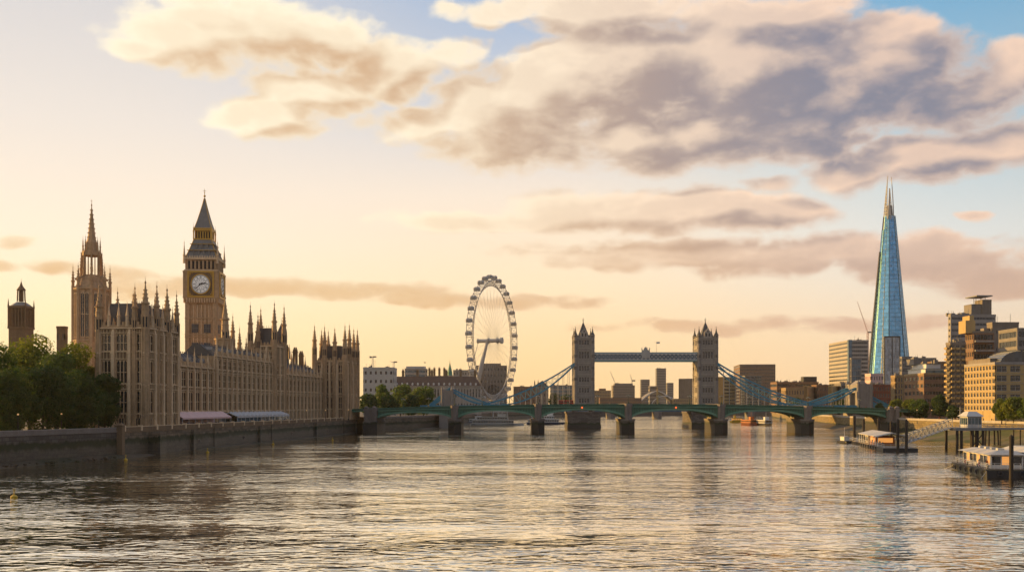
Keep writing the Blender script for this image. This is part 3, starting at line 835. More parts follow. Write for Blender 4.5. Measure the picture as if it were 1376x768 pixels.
for (x, y, s) in ((x0, y0 + .2, 1.0), (x1, y0 + .2, .99), (x0, y1, .985), (x1, y1, .975), (x0 + .1, y0 + 7.4, .9)): put('turret', tm3, tow, (x, y, 0), 0, (1, 1, s))

# --- stair turrets beside the clock tower
ZS = 33.0
b = MB(); b.lathe(99, 18, [(3.4, 0), (3.4, ZS - .4), (3.7, ZS - .2), (3.7, ZS + .4)], 8)
for k in range(8):
    a = PI / 8 + k * PI / 4
    b.bar((99 + 3.4 * math.cos(a), 18 + 3.4 * math.sin(a), 0), (99 + 3.4 * math.cos(a), 18 + 3.4 * math.sin(a), ZS + 1.4), .6)
    a2 = k * PI / 4
    for q in (-.9, .9):
        cx = 99 + 3.2 * math.cos(a2) - q * math.sin(a2); cy = 18 + 3.2 * math.sin(a2) + q * math.cos(a2)
        b.bar((cx, cy, 2), (cx, cy, ZS), .25)
st = b.build('stair_turret', [m_lime], pal)
tms = turret_mesh('turret', 1.5, (ZS,), ZS + 3.5, ZS + 17)
put('turret', tms, st, (98, 17, 0)); put('turret', tm2, st, (104.5, 16.5, 1.0)); put('turret', tm2, st, (109, 15.5, -3.5))
put('turret', tm2, st, (116, 15.5, -7.0)); put('turret', tm2, st, (123, 15.0, -8.5))

# --- end pavilion beside the bridge
ZE = 28.8; ex0, ex1 = 203.0, 226.0; ey0, ey1 = -1.0, 14.5
b = MB(); b.box(ex0 + .6, ex1 - .6, ey0 + .6, ey1 - .2, -1, ZE + .2)
fS = SOUTH(ex0, ey1, 0); fE = EAST(ex0, ey0, 0)
fle = [(5.6, 11.6), (13.2, 20.0), (23.4, 27.6)]
w1 = gothic_face(b, fS, ey1 - ey0, ZE, fle, 4, 1.3, .5); w2 = gothic_face(b, fE, ex1 - ex0, ZE, fle, 5, 1.4, .5)
b.box(ex1 - .6, ex1 - .01, ey0 + .61, ey1 - .21, 0, ZE)
battlement(b, fS, ey1 - ey0, ZE + .34); battlement(b, fE, ex1 - ex0, ZE + .34)
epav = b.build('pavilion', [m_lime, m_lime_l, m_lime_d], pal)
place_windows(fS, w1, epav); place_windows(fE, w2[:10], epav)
b = MB(); slate_roof(b, ex0 + 1.6, ex0 + 10.6, ey0 + 1.8, ey1 - 1.5, ZE + .4, ZE + 8.2, 1.2); slate_roof(b, ex0 + 12.2, ex1 - 1.6, ey0 + 1.8, ey1 - 1.5, ZE + .4, ZE + 8.2, 1.2)
b.build('roof', m_slate, epav)
tm4 = turret_mesh('turret', 1.1, (5, 12.6, 21.8, ZE), ZE + 7.2, ZE + 18.0)
for (x, y, s) in ((ex0, ey0, 1), (ex0 + .1, ey0 + 5.2, .97), (ex0 + .1, ey0 + 10.4, .99), (ex0, ey1, 1), (ex0 + 8, ey0, 1.02), (ex0 + 16, ey0, .985), (ex1, ey0, .99), (ex1, ey1, .98), (ex0 + 11.5, ey1, .97)):
    put('turret', tm4, epav, (x, y, 0), 0, (1, 1, s))

# --- roofs, chimneys and the slate ventilation spire behind the last wing
b = MB(); b.box(150, 202, 26, 46, 0, 25); b.frustum((150, 202, 26, 46, 25), (152, 200, 33, 39, 31))
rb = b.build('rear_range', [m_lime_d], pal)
b = MB()
b.frustum((168.5, 175.5, 17, 24, 20), (170.5, 173.5, 19, 22, 36.5)); b.box(170.2, 173.8, 18.7, 22.3, 36.5, 39.5)
b.frustum((170.0, 174.0, 18.5, 22.5, 39.5), (171.9, 172.1, 20.4, 20.6, 45.5)); b.tube((172, 20.5, 45), (172, 20.5, 48), .1, .05, 5)
for (x, y) in ((170.2, 18.7), (173.8, 18.7), (170.2, 22.3), (173.8, 22.3)): b.lathe(x, y, [(.35, 36), (.35, 40.4), (.03, 43.2)], 6)
b.build('ventilation_spire', m_slate, rb)
def chimney(h):
    b = MB(); b.cbox(0, 0, 1.9, 1.9, 0, h); b.cbox(0, 0, 2.3, 2.3, h, h + .5); b.cbox(0, 0, 1.8, 1.8, h + .5, h + 1.6)
    for (x, y) in ((-.45, -.45), (.45, -.45), (-.45, .45), (.45, .45)): b.lathe(x, y, [(.28, h + 1.5), (.22, h + 2.6)], 6)
    b.cbox(0, 0, 2.05, 2.05, h * .6, h * .6 + .3)
    return b.mesh('chimney', m_lime_d)
for (x, y, h) in ((150, 22, 33), (160, 24, 34.5), (163.5, 22, 34), (189, 24, 34), (193, 21, 33), (199, 20, 31.5)):
    put('chimney', chimney(h - 18), rb, (x, y, 18))
for (x, y, h) in ((154, 19, 24), (158, 18, 26.5), (163, 18, 27.5), (179, 18, 28), (184, 18, 26), (196, 17, 26), (176, 18, 31)):
    put('pinnacle', pin, rb, (x, y, h - 2), 0, (1.1, 1.1, 1.0))

# ------------------------------------------------------------------ clock tower
def quad_faces(b, half, fn):
    """call fn(b) for each of the four fronts in (u, outward, z)"""
    for k in range(4):
        c, s = round(math.cos(k * PI / 2)), round(math.sin(k * PI / 2))
        b.fr = (lambda c, s: lambda v: Vector((v[0] * c + (half + v[1]) * s, v[0] * s - (half + v[1]) * c, v[2])))(c, s)
        fn(b)
    b.fr = None
ct = thing('clock_tower', 'tall gothic clock tower with white dials and steep slate spire', 'clock tower', (-130.6, 418, 7.0), R(5))
ct.scale = (.91, .91, 1.0)
H = 7.0
b = MB(); b.box(-6.6, 6.6, -6.6, 6.6, 0, 50)
def shaft(b):
    H2 = 0.0
    b.cur = 0
    for u in (-6.1, 6.1): b.box(u - .9, u + .9, -.6, .25, 0, 50)
    b.cur = 1
    for i in range(1, 6):
        u = -5.2 + 10.4 * i / 6; b.box(u - .2, u + .2, -.5, .12, 0, 49.2)
    for i in range(6):
        u = -5.2 + 10.4 * (i + .5) / 6
        b.box(u - .06, u + .06, -.5, -.1, 0, 49.2)
    b.cur = 0
    for z in (4, 12.5, 21, 28.6, 35.6, 36.6, 43.4):
        b.box(-7.25, 7.25, -.5, .34, z, z + .5)
        for i in range(6):
            u = -5.2 + 10.4 * (i + .5) / 6; b.box(u - .66, u + .66, -.5, .0, z - 1.3, z)
quad_faces(b, H, shaft)
sh = b.build('shaft', [m_lime, m_lime_l], ct)
b = MB(); b.cur = 1
b.box(-1.5, 1.5, -.15, -.05, 0, 3.6); b.cur = 0
for x in (-.5, .5): b.box(x - .07, x + .07, -.25, -.1, 0, 3.6)
b.box(-1.5, 1.5, -.24, -.1, 1.7, 1.9)
lw = b.mesh('louvred_window', [m_lead, m_slate])
for z in (37.6, 29.8, 22.4):
    for u in (-2.75, 2.75):
        put('louvred_window', lw, sh, (u, -H, z)); put('louvred_window', lw, sh, (H, u, z), PI / 2)
# corbelled clock stage
b = MB(); b.frustum((-7.0, 7.0, -7.0, 7.0, 49.6), (-7.9, 7.9, -7.9, 7.9, 52.0))
b.box(-7.6, 7.6, -7.6, 7.6, 52.0, 63.4)
def stage(b):
    b.cur = 1
    for i in range(12):
        u = -6.2 + i * 12.4 / 11; b.box(u - .22, u + .22, -.1, .55, 50.2, 52.0)
    b.cur = 0
    b.box(-8.1, 8.1, -.3, .35, 52.0, 52.6)
    for u in (-6.9, 6.9): b.box(u - 1.1, u + 1.1, -.3, .3, 52.6, 62.6)
    b.box(-8.1, 8.1, -.3, .42, 62.6, 63.4)
quad_faces(b, 7.6, stage)
cs = b.build('clock_stage', [m_lime, m_lime_l], ct)
# the four dials: gilded square frame, iron ring, opal glass, numerals, hands
NUM = ['XII', 'I', 'II', 'III', 'IIII', 'V', 'VI', 'VII', 'VIII', 'IX', 'X', 'XI']
def dial_parts():
    f = MB()
    for (a, z0, z1, w) in ((5.3, -5.0, 5.0, .65),):
        f.box(-a, a, -.35, .0, -5.0, -4.4); f.box(-a, a, -.35, .0, 4.4, 5.0)
        f.box(-a, -a + w, -.34, .0, -4.4, 4.4); f.box(a - w, a, -.34, .0, -4.4, 4.4)
    f.cur = 1; f.box(-4.85, 4.85, -.12, -.02, -4.55, 4.55); f.cur = 0
    n = 40
    for k in range(n):
        a0, a1 = 2 * PI * k / n, 2 * PI * (k + 1) / n
        f.bar((3.78 * math.cos(a0), -.3, 3.78 * math.sin(a0)), (3.78 * math.cos(a1), -.3, 3.78 * math.sin(a1)), .38, .3, (0, 1, 0))
    for sx in (-1, 1):
        for sz in (-1, 1):
            f.ball((sx * 4.2, -.15, sz * 3.9), .42, 8, 4); f.ball((sx * 3.4, -.15, sz * 4.15), .22, 6, 4); f.ball((sx * 4.35, -.15, sz * 3.1), .22, 6, 4)
    d = MB(); n = 48
    d.add([(3.62 * math.cos(2 * PI * k / n), -.2, 3.62 * math.sin(2 * PI * k / n)) for k in range(n)], [tuple(range(n))])
    g = MB()
    def ring(r, w, y, n=48):
        for k in range(n):
            a0, a1 = 2 * PI * k / n, 2 * PI * (k + 1) / n
            g.bar((r * math.cos(a0), y, r * math.sin(a0)), (r * math.cos(a1), y, r * math.sin(a1)), w, .05, (0, 1, 0))
    ring(3.55, .14, -.25); ring(3.15, .07, -.25); ring(2.25, .07, -.25); ring(.55, .07, -.25)
    for k in range(12):                                   # tracery of the opal glazing
        a = 2 * PI * (k + .5) / 12
        g.bar((.6 * math.cos(a), -.24, .6 * math.sin(a)), (2.25 * math.cos(a), -.24, 2.25 * math.sin(a)), .05, .05, (0, 1, 0))
        a2 = 2 * PI * (k + 1) / 12
        g.bar((1.5 * math.cos(a), -.24, 1.5 * math.sin(a)), (2.2 * math.cos(a2), -.24, 2.2 * math.sin(a2)), .05, .05, (0, 1, 0))
        g.bar((1.5 * math.cos(a), -.24, 1.5 * math.sin(a)), (2.2 * math.cos(a - PI / 12), -.24, 2.2 * math.sin(a - PI / 12)), .05, .05, (0, 1, 0))
    for k in range(60):
        a = 2 * PI * k / 60
        g.bar((3.18 * math.cos(a), -.26, 3.18 * math.sin(a)), (3.5 * math.cos(a), -.26, 3.5 * math.sin(a)), .06, .04, (0, 1, 0))
    for h, s in enumerate(NUM):                           # roman numerals set upright to the rim
        a = PI / 2 - 2 * PI * h / 12
        er = Vector((math.cos(a), 0, math.sin(a))); et = Vector((math.sin(a), 0, -math.cos(a)))
        wid = {'I': .17, 'V': .36, 'X': .36}; tot = sum(wid[c] for c in s); x = -tot / 2
        for c in s:
            w = wid[c]; xc = x + w / 2; x += w
            def P3(q, r): return er * r + et * q + Vector((0, -.27, 0))
            if c == 'I': st_ = [(xc, 2.38, xc, 3.02)]
            elif c == 'V': st_ = [(xc - .13, 3.02, xc, 2.38), (xc + .13, 3.02, xc, 2.38)]
            else: st_ = [(xc - .13, 3.02, xc + .13, 2.38), (xc + .13, 3.02, xc - .13, 2.38)]
            for (q0, r0, q1, r1) in st_: g.bar(P3(q0, r0), P3(q1, r1), .085, .04, (0, 1, 0))
    hh = MB()
    def hand(ang, L, w0, w1, tail):
        a = PI / 2 - ang; e = Vector((math.cos(a), 0, math.sin(a))); p = Vector((math.sin(a), 0, -math.cos(a)))
        y = Vector((0, -.36, 0)); y2 = Vector((0, -.31, 0))
        pts = [e * -tail + p * w0, e * -tail - p * w0, e * L * .7 - p * w1, e * L, e * L * .7 + p * w1]
        hh.add([q + y for q in pts] + [q + y2 for q in pts], [(0, 1, 2, 3, 4), (9, 8, 7, 6, 5)] + [(i, (i + 1) % 5, 5 + (i + 1) % 5, 5 + i) for i in range(5)])
    hand(2 * PI * (2 + 38 / 60) / 12, 2.5, .22, .26, .7)
    hand(2 * PI * 38 / 60, 3.3, .14, .13, .9)
    hh.lathe(0, 0, [(.01, 0)], 6) if False else None
    return f.mesh('dial_frame', [m_gold, m_lime_d]), d.mesh('clock_face', m_dial), g.mesh('numeral_ring', m_black), hh.mesh('clock_hands', m_black)
mf, md, mg, mh = dial_parts()
for k in range(4):
    ang = k * PI / 2; p = (7.9 * math.sin(ang), -7.9 * math.cos(ang), 57.8)
    # outward is local -y
    o = put('clock_face', md, ct, p, ang, (1.13, 1, 1.1))
    put('dial_frame', mf, o); put('numeral_ring', mg, o); put('clock_hands', mh, o)
# belfry
b = MB(); b.box(-6.6, 6.6, -6.6, 6.6, 63.4, 69.0)
def belf(b):
    b.cur = 0
    for i in range(8):
        u = -6.3 + i * 12.6 / 7; b.box(u - .42, u + .42, -.2, .55, 63.9, 68.2)
    b.cur = 2
    for i in range(7):
        u = -5.4 + i * 10.8 / 6; b.box(u - .5, u + .5, -.2, .06, 64.3, 67.6)
    b.cur = 1
    b.box(-7.7, 7.7, -.2, .7, 63.4, 63.9); b.box(-7.9, 7.9, -.2, .95, 68.2, 69.0)
    for i in range(14):
        u = -7.3 + i * 14.6 / 13; b.box(u - .25, u + .25, .3, .8, 69.0, 69.7)
quad_faces(b, 6.7, belf)
b.build('belfry', [m_lime, m_lime_l, m_black], ct)
# lower roof, gilded lantern, spire
b = MB()
n = 8
pr = [(7.2, 69.0), (6.9, 69.5), (5.9, 71.8), (5.0, 74.2), (4.3, 76.2), (4.1, 76.9)]
for (r0, z0), (r1, z1) in zip(pr[:-1], pr[1:]): b.frustum((-r0, r0, -r0, r0, z0), (-r1, r1, -r1, r1, z1))
def dorm(b):
    for (z, q, cnt) in ((70.4, 6.55, 4), (73.2, 5.45, 3)):
        for i in range(cnt):
            u = (i - (cnt - 1) / 2) * 2.3
            b.box(u - .4, u + .4, q - .9, q + .12, z, z + 1.1)
            b.add([(u - .5, q + .15, z + 1.1), (u + .5, q + .15, z + 1.1), (u, q + .15, z + 1.9), (u - .5, q - 1.2, z + 1.1), (u + .5, q - 1.2, z + 1.1), (u, q - 1.2, z + 1.9)], [(0, 1, 2), (0, 2, 5, 3), (1, 4, 5, 2)])
quad_faces(b, 0, dorm)
for z in (70.9, 73.7):
    rr = 7.2 - (z - 69) * .39; b.cur = 1; b.box(-rr - .05, rr + .05, -rr - .05, rr + .05, z + 1.2, z + 1.38)
for k in range(4):
    sx, sy = ((1, 1), (-1, 1), (-1, -1), (1, -1))[k]
    for (r0, z0), (r1, z1) in zip(pr[:-1], pr[1:]): b.tube((sx * r0, sy * r0, z0), (sx * r1, sy * r1, z1), .2, .18, 5)
lr = b.build('lower_roof', [m_lead, m_gold], ct)
b = MB(); b.box(-2.9, 2.9, -2.9, 2.9, 77.0, 80.6)
b.box(-4.2, 4.2, -4.2, 4.2, 76.9, 77.5); b.box(-3.9, 3.9, -3.9, 3.9, 80.8, 81.7)
def lant(b):
    b.cur = 0
    for i in range(7):
        u = -3.5 + i * 7 / 6; b.box(u - .22, u + .22, -.3, .1, 77.5, 80.8)
    b.cur = 1
    for i in range(6):
        u = -2.92 + i * 5.84 / 5; b.box(u - .32, u + .32, -.75, -.55, 77.6, 80.4)
quad_faces(b, 3.6, lant)
b.build('gilded_lantern', [m_gold, m_black], ct)
b = MB()
pr = [(4.0, 81.7), (3.7, 82.2), (2.9, 84.6), (2.1, 87.4), (1.35, 90.2), (.7, 92.8), (.25, 95.0)]
for (r0, z0), (r1, z1) in zip(pr[:-1], pr[1:]): b.frustum((-r0, r0, -r0, r0, z0), (-r1, r1, -r1, r1, z1))
for k in range(4):
    sx, sy = ((1, 1), (-1, 1), (-1, -1), (1, -1))[k]
    for (r0, z0), (r1, z1) in zip(pr[:-1], pr[1:]): b.tube((sx * r0, sy * r0, z0), (sx * r1, sy * r1, z1), .14, .12, 5)
b.cur = 1
for k in range(4):
    sx, sy = ((1, 1), (-1, 1), (-1, -1), (1, -1))[k]
    for (r0, z0), (r1, z1) in zip(pr[:-1], pr[1:]): b.tube((sx * r0, sy * r0, z0), (sx * r1, sy * r1, z1), .17, .15, 5)
b.box(-4.1, 4.1, -4.1, 4.1, 81.55, 81.95)
b.build('spire', [m_lead, m_gold], ct)
b = MB(); b.tube((0, 0, 94.5), (0, 0, 99.2), .16, .07, 6); b.ball((0, 0, 96.0), .55); b.ball((0, 0, 97.4), .3)
b.bar((-.8, 0, 98.2), (.8, 0, 98.2), .12); b.bar((0, -.8, 98.2), (0, .8, 98.2), .12)
b.build('finial', m_gold, ct)
b = MB(); spirelet(b, 0, 0, 0, .6, 3.4, 5.6, 8, False); pm = b.mesh('corner_pinnacle', m_lime_l)
for (x, y) in ((-7.5, -7.5), (7.5, -7.5), (7.5, 7.5), (-7.5, 7.5)): put('corner_pinnacle', pm, ct, (x, y, 66.5))
b = MB(); b.lathe(0, 0, [(.3, 0), (.3, 3), (.4, 3.2), (.03, 6)], 6); b.tube((0, 0, 6), (0, 0, 7), .05, .05, 4); pm2 = b.mesh('lantern_pinnacle', m_gold)
for (x, y) in ((-4.1, -4.1), (4.1, -4.1), (4.1, 4.1), (-4.1, 4.1)): put('lantern_pinnacle', pm2, ct, (x, y, 77))

# ------------------------------------------------------------------ octagonal spired tower at the left
stw = thing('spired_tower', 'octagonal gothic tower with open lantern and slender stone spire left of the palace', 'tower', (-167.5, 392, 7.0))
stw.scale = (.93, .93, 1)
k1 = 392 / F
def zz(py): return EYE + (HZ - py) * k1 - 7.0
b = MB()
zb, zc, zl, zs, za = zz(460), zz(388), zz(370), zz(340), zz(275)
b.lathe(0, 0, [(7.4, 0), (7.4, zb), (7.7, zb + .3), (7.7, zb + .8), (7.2, zb + 1), (7.2, zc - 1), (7.6, zc - .6), (7.6, zc)], 8)
for k in range(8):
    a = PI / 8 + k * PI / 4
    b.bar((7.3 * math.cos(a), 7.3 * math.sin(a), 0), (7.3 * math.cos(a), 7.3 * math.sin(a), zc + 1), 1.0)
    a2 = k * PI / 4
    for q in (-1.9, 0, 1.9):
        x = 6.75 * math.cos(a2) - q * math.sin(a2); y = 6.75 * math.sin(a2) + q * math.cos(a2)
        b.bar((x, y, zb + 1), (x, y, zc - 1), .42)
    for z in (zb - 6, zb + 4.5, zc - 8):
        p0 = (7.0 * math.cos(a), 7.0 * math.sin(a), z); a3 = a + PI / 4
        b.bar(p0, (7.0 * math.cos(a3), 7.0 * math.sin(a3), z), .5, .5)
body = b.build('tower_body', [m_lime], stw)
def panel_window(w, h):
    b = MB(); b.cur = 1; b.box(-w / 2, w / 2, .02, .1, 0, h); b.cur = 0
    b.box(-w / 2 - .1, w / 2 + .1, -.06, .1, -.2, 0); b.box(-.07, .07, -.05, .05, 0, h); b.box(-w / 2, w / 2, -.05, .05, h * .5, h * .5 + .2)
    for s in (-1, 1): b.add([(s * w / 2, -.05, h), (s * w / 2, -.05, h - w * .6), (0, -.05, h)], [(0, 1, 2)])
    return b.mesh('tall_window', [m_lime_l, m_wglass])
pw_ = panel_window(1.35, zc - zb - 4)
for k in range(8):
    a2 = k * PI / 4
    if math.sin(a2) > .5: continue
    for q in (-.95, .95):
        r = 7.2 * math.cos(PI / 8) + .12
        x = r * math.cos(a2) - q * math.sin(a2); y = r * math.sin(a2) + q * math.cos(a2)
        put('tall_window', pw_, body, (x, y, zb + 2), a2 + PI / 2)
b = MB()
b.lathe(0, 0, [(6.9, zc), (6.2, zc + 1.2), (5.5, zc + 2.4), (4.9, zl - 1), (4.2, zl - .6), (4.2, zl)], 8)
for k in range(8):
    a = PI / 8 + k * PI / 4
    b.bar((6.6 * math.cos(a), 6.6 * math.sin(a), zc + 3.5), (4.3 * math.cos(a), 4.3 * math.sin(a), zl - .5), .3, .8)
    b.bar((3.75 * math.cos(a), 3.75 * math.sin(a), zl), (3.75 * math.cos(a), 3.75 * math.sin(a), zs), .62)
    a3 = a + PI / 4
    b.bar((3.75 * math.cos(a), 3.75 * math.sin(a), zs - .6), (3.75 * math.cos(a3), 3.75 * math.sin(a3), zs - .6), .5, 1.2)
    am = a + PI / 8
    b.bar((3.45 * math.cos(am), 3.45 * math.sin(am), zl), (3.45 * math.cos(am), 3.45 * math.sin(am), zs - .8), .28)
b.build('open_lantern', [m_lime], stw)
b = MB()
b.lathe(0, 0, [(3.9, zs), (3.9, zs + .6), (2.9, zs + .8), (2.5, zs + 4.2), (2.1, zs + 4.5), (1.6, zs + 6), (.14, za - .6), (.34, za - .3), (.06, za + .5)], 8)
for k in range(8):
    a = PI / 8 + k * PI / 4
    for i in range(7):
        f = i / 7; rr = 1.6 + (.14 - 1.6) * f + .08
        b.cbox(rr * math.cos(a), rr * math.sin(a), .3, .3, zs + 6 + (za - zs - 6.6) * f, zs + 6.4 + (za - zs - 6.6) * f)
b.tube((0, 0, za), (0, 0, za + 2.2), .1, .06, 5); b.bar((-.5, 0, za + 1.5), (.5, 0, za + 1.5), .1)
b.build('spire', [m_lime], stw)
b = MB(); spirelet(b, 0, 0, 0, .65, 4.2, 6.0); pm3 = b.mesh('pinnacle', m_lime)
for k in range(8):
    a = PI / 8 + k * PI / 4
    put('pinnacle', pm3, stw, (7.3 * math.cos(a), 7.3 * math.sin(a), zc - 1.5))
    put('pinnacle', pm3, stw, (4.2 * math.cos(a), 4.2 * math.sin(a), zl - 2.5 + 0.0), 0, (.7, .7, 1.15))
    put('pinnacle', pm3, stw, (3.4 * math.cos(a), 3.4 * math.sin(a), zs), 0, (.5, .5, .62))

# ------------------------------------------------------------------ small lantern tower far left
Yl = 450; kl = Yl / F; X = (28.5 - 688) * kl
lt = thing('lantern_tower', 'small square stone tower with domed lantern above the trees', 'tower', (X, Yl, 7.0))
lt.scale = (.78, .78, 1)
def zl_(py): return EYE + (HZ - py) * kl - 7
b = MB(); b.box(-4.9, 4.9, -4.9, 4.9, 0, zl_(441)); b.box(-5.4, 5.4, -5.4, 5.4, zl_(442), zl_(439.5)); b.box(-3.9, 3.9, -3.9, 3.9, zl_(440), zl_(414))
def cols(b):
    for i in range(6): u = -4.6 + i * 9.2 / 5; b.box(u - .32, u + .32, -.6, 0, zl_(440), zl_(414.5))
quad_faces(b, 5.0, cols); b.box(-5.3, 5.3, -5.3, 5.3, zl_(414.5), zl_(411.5))
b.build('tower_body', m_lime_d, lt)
b = MB(); b.lathe(0, 0, [(5.9, zl_(411.5)), (5.0, zl_(409.5)), (3.4, zl_(407)), (2.6, zl_(406))], 8); b.build('dome', m_lead, lt)
b = MB()
for k in range(8):
    a = k * PI / 4; b.bar((2.2 * math.cos(a), 2.2 * math.sin(a), zl_(404.5)), (2.0 * math.cos(a), 2.0 * math.sin(a), zl_(390)), .5)
b.lathe(0, 0, [(1.3, zl_(405)), (1.3, zl_(390))], 8)
b.lathe(0, 0, [(2.6, zl_(390)), (2.3, zl_(388.5)), (.9, zl_(384)), (.12, zl_(378))], 8); b.tube((0, 0, zl_(378)), (0, 0, zl_(374.5)), .1, .06, 5)
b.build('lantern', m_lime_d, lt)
b = MB(); b.lathe(0, 0, [(.4, 0), (.4, 9), (.55, 9.2), (.05, 13)], 6); pm4 = b.mesh('corner_pinnacle', m_lime_d)
for sx in (-5, 5):
    for sy in (-5, 5): put('corner_pinnacle', pm4, lt, (sx, sy, zl_(440)))
# ------------------------------------------------------------------ the green arched bridge
WY0, WY1 = 500.0, 526.0
kB = WY0 / F
def wx(px): return (px - 688) * kB
def camber(x):
    c = (x - wx(845)) / wx(845 + 688 - 0) if False else (x - 59.0) / 134.0
    return 15.0 - 2.3 * c * c            # top of the parapet
wb = thing('arch_bridge', 'low green iron bridge of shallow arches on grey stone piers across the river', 'bridge', (59, WY0, 0))
OX = 59.0
piers = [wx(p) for p in (611, 723, 844, 969, 1085)]
xl, xr = wx(508), wx(1190)
ends = [xl] + piers + [xr]
PW = 6.6
def pier_mesh(top):
    b = MB()
    h = PW / 2
    b.prism([(-h, 0), (0, -3.4), (h, 0), (h, 26), (0, 30.2), (-h, 26)], -3, 6.4)
    b.cur = 1
    b.prism([(-h - .35, -.1), (0, -4.8), (h + .35, -.1), (h + .35, 26.1), (0, 30.8), (-h - .35, 26.1)], 6.4, 7.3)
    h2 = 1.75
    b.prism([(-h2, -1.4), (-1.0, -2.4), (1.0, -2.4), (h2, -1.4), (h2, 27.6), (-h2, 27.6)], 7.3, top - 1.2)
    b.prism([(-h2 - .3, -1.7), (-1.2, -2.8), (1.2, -2.8), (h2 + .3, -1.7), (h2 + .3, 27.8), (-h2 - .3, 27.8)], top - 1.2, top + .25)
    for s in (-1, 1): b.box(s * .7 - .2, s * .7 + .2, -2.6, -2.3, 8, top - 1.6)
    return b.mesh('pier', [m_pierw, m_granite])
for x in piers: put('pier', pier_mesh(camber(x)), wb, (x - OX, 0, 0))
# spans: one part each, with ring ribs, spandrel lattice and soffit ribs
for i in range(6):
    a, c = ends[i], ends[i + 1]
    x0 = a + (1.75 if i else 0); x1 = c - (1.75 if i < 5 else 0)
    mid, hw = (x0 + x1) / 2, (x1 - x0) / 2
    spring = 7.6
    def arch(x):
        f = max(0.0, 1 - ((x - mid) / hw) ** 2)
        crown = camber(mid) - 3.0
        return spring + (crown - spring) * (f ** .55)
    N = 40; xs = [mid - hw * math.cos(PI * k / N) for k in range(N + 1)]
    b = MB()
    for yy in (0.0, 25.7):
        rows_t = [(x - OX, WY0 * 0 + yy, camber(x) - 1.5) for x in xs]; rows_b = [(x - OX, yy, arch(x)) for x in xs]
        b.sheet([rows_b, rows_t]); b.sheet([[(p[0], p[1] + .3, p[2]) for p in rows_b], [(p[0], p[1] + .3, p[2]) for p in rows_t]])
    b.cur = 1                                  # arch rings, front and back and inner ribs
    for j, yy in enumerate((-.25, 5, 10, 15, 20, 25.8)):
        for p, q in zip(xs[:-1], xs[1:]):
            h = .95 if j in (0, 5) else .8
            b.bar((p - OX, yy + .2, arch(p) + h / 2), (q - OX, yy + .2, arch(q) + h / 2), .5, h)
    b.cur = 0
    for p, q in zip(xs[:-1:2], xs[2::2]):      # deck plates
        b.box(p - OX, q - OX, .31, 25.6, min(camber(p), camber(q)) - 2.2, min(camber(p), camber(q)) - 1.75)
    b.cur = 2                                  # spandrel tracery
    n = int((x1 - x0) / 1.35)
    for k in range(1, n):
        x = x0 + (x1 - x0) * k / n; z0 = arch(x) + .9; z1 = camber(x) - 1.75
        if z1 - z0 > .35:
            b.box(x - OX - .09, x - OX + .09, -.12, -.01, z0, z1)
            xn = x + (x1 - x0) / n; zn = arch(xn) + .9
            if xn < x1: b.bar((x - OX, -.08, z1), (xn - OX, -.08, max(zn, z0 * .5 + z1 * .5)), .12, .1, (0, 1, 0))
    b.build('arch_span', [m_green, m_green_l, m_green_d], wb)
b = MB()
xs = [xl - 22 + (xr + 14 - xl + 22) * k / 60 for k in range(61)]
for p, q in zip(xs[:-1], xs[1:]):
    zp = camber(p); zq = camber(q)
    b.cur = 1
    b.bar((p - OX, -.35, zp - 1.42), (q - OX, -.35, zq - 1.42), .9, .34)
    b.cur = 0
    b.bar((p - OX, -.12, zp - .08), (q - OX, -.12, zq - .08), .36, .2); b.bar((p - OX, 25.9, zp - .08), (q - OX, 25.9, zq - .08), .36, .2)
    b.bar((p - OX, -.1, zp - .72), (q - OX, -.1, zq - .72), .16, 1.1); b.bar((p - OX, 25.9, zp - .72), (q - OX, 25.9, zq - .72), .16, 1.1)
    b.cur = 2
    for j in range(4):
        x = p + (q - p) * j / 4
        b.box(x - OX - .12, x - OX + .12, -.3, -.08, zp - 1.2, zp - .2); b.box(x - OX + .45, x - OX + .85, -.22, -.15, zp - 1.05, zp - .3)
b.build('parapet', [m_green, m_green_l, m_green_d], wb)
b = MB()
for p, q in zip(xs[:-1], xs[1:]):
    b.add([(p - OX, .05, camber(p) - 1.2), (q - OX, .05, camber(q) - 1.2), (q - OX, 25.8, camber(q) - 1.2), (p - OX, 25.8, camber(p) - 1.2)], [(0, 1, 2, 3)])
b.build('roadway', m_asphalt, wb)
def abut(x0, x1, nm):
    b = MB(); b.box(x0 - OX, x1 - OX, -3.5, 29, -3, 6.2); b.cur = 1
    b.box(x0 - OX + .4, x1 - OX - .4, -2.4, 28.5, 6.2, 11.6); b.box(x0 - OX, x1 - OX, -3.0, 28.8, 11.6, 12.4)
    for k in range(2):
        xx = x0 - OX + 1.6 + k * (x1 - x0 - 3.2); b.box(xx - .9, xx + .9, -3.3, -1.4, 6.2, 13.2); b.frustum((xx - 1.05, xx + 1.05, -3.45, -1.25, 13.2), (xx - .3, xx + .3, -2.6, -2.1, 13.9))
    b.box(x0 - OX + .02, x1 - OX - .02, -.2, .3, 12.4, 13.2)
    return b.build('abutment', [m_pierw, m_granite], wb)
abut(wx(489), wx(508), 0); abut(wx(1190), wx(1207), 1)
def signal(c):
    b = MB(); b.lathe(0, 0, [(.25, -.5), (.6, -.35), (.6, .35), (.25, .5)], 10); b.bar((0, .1, 0), (0, .9, 0), .2)
    return b
for px in (782, 908):
    x = wx(px); b = MB(); b.ball((0, 0, 0), .5, 10, 6); b.cur = 1; b.bar((0, 0, .3), (0, 0.3, 1.2), .15)
    put('signal_lamp', b.mesh('signal_lamp', [m_lampred, m_black]), wb, (x - OX, -.75, camber(x) - 1.75))
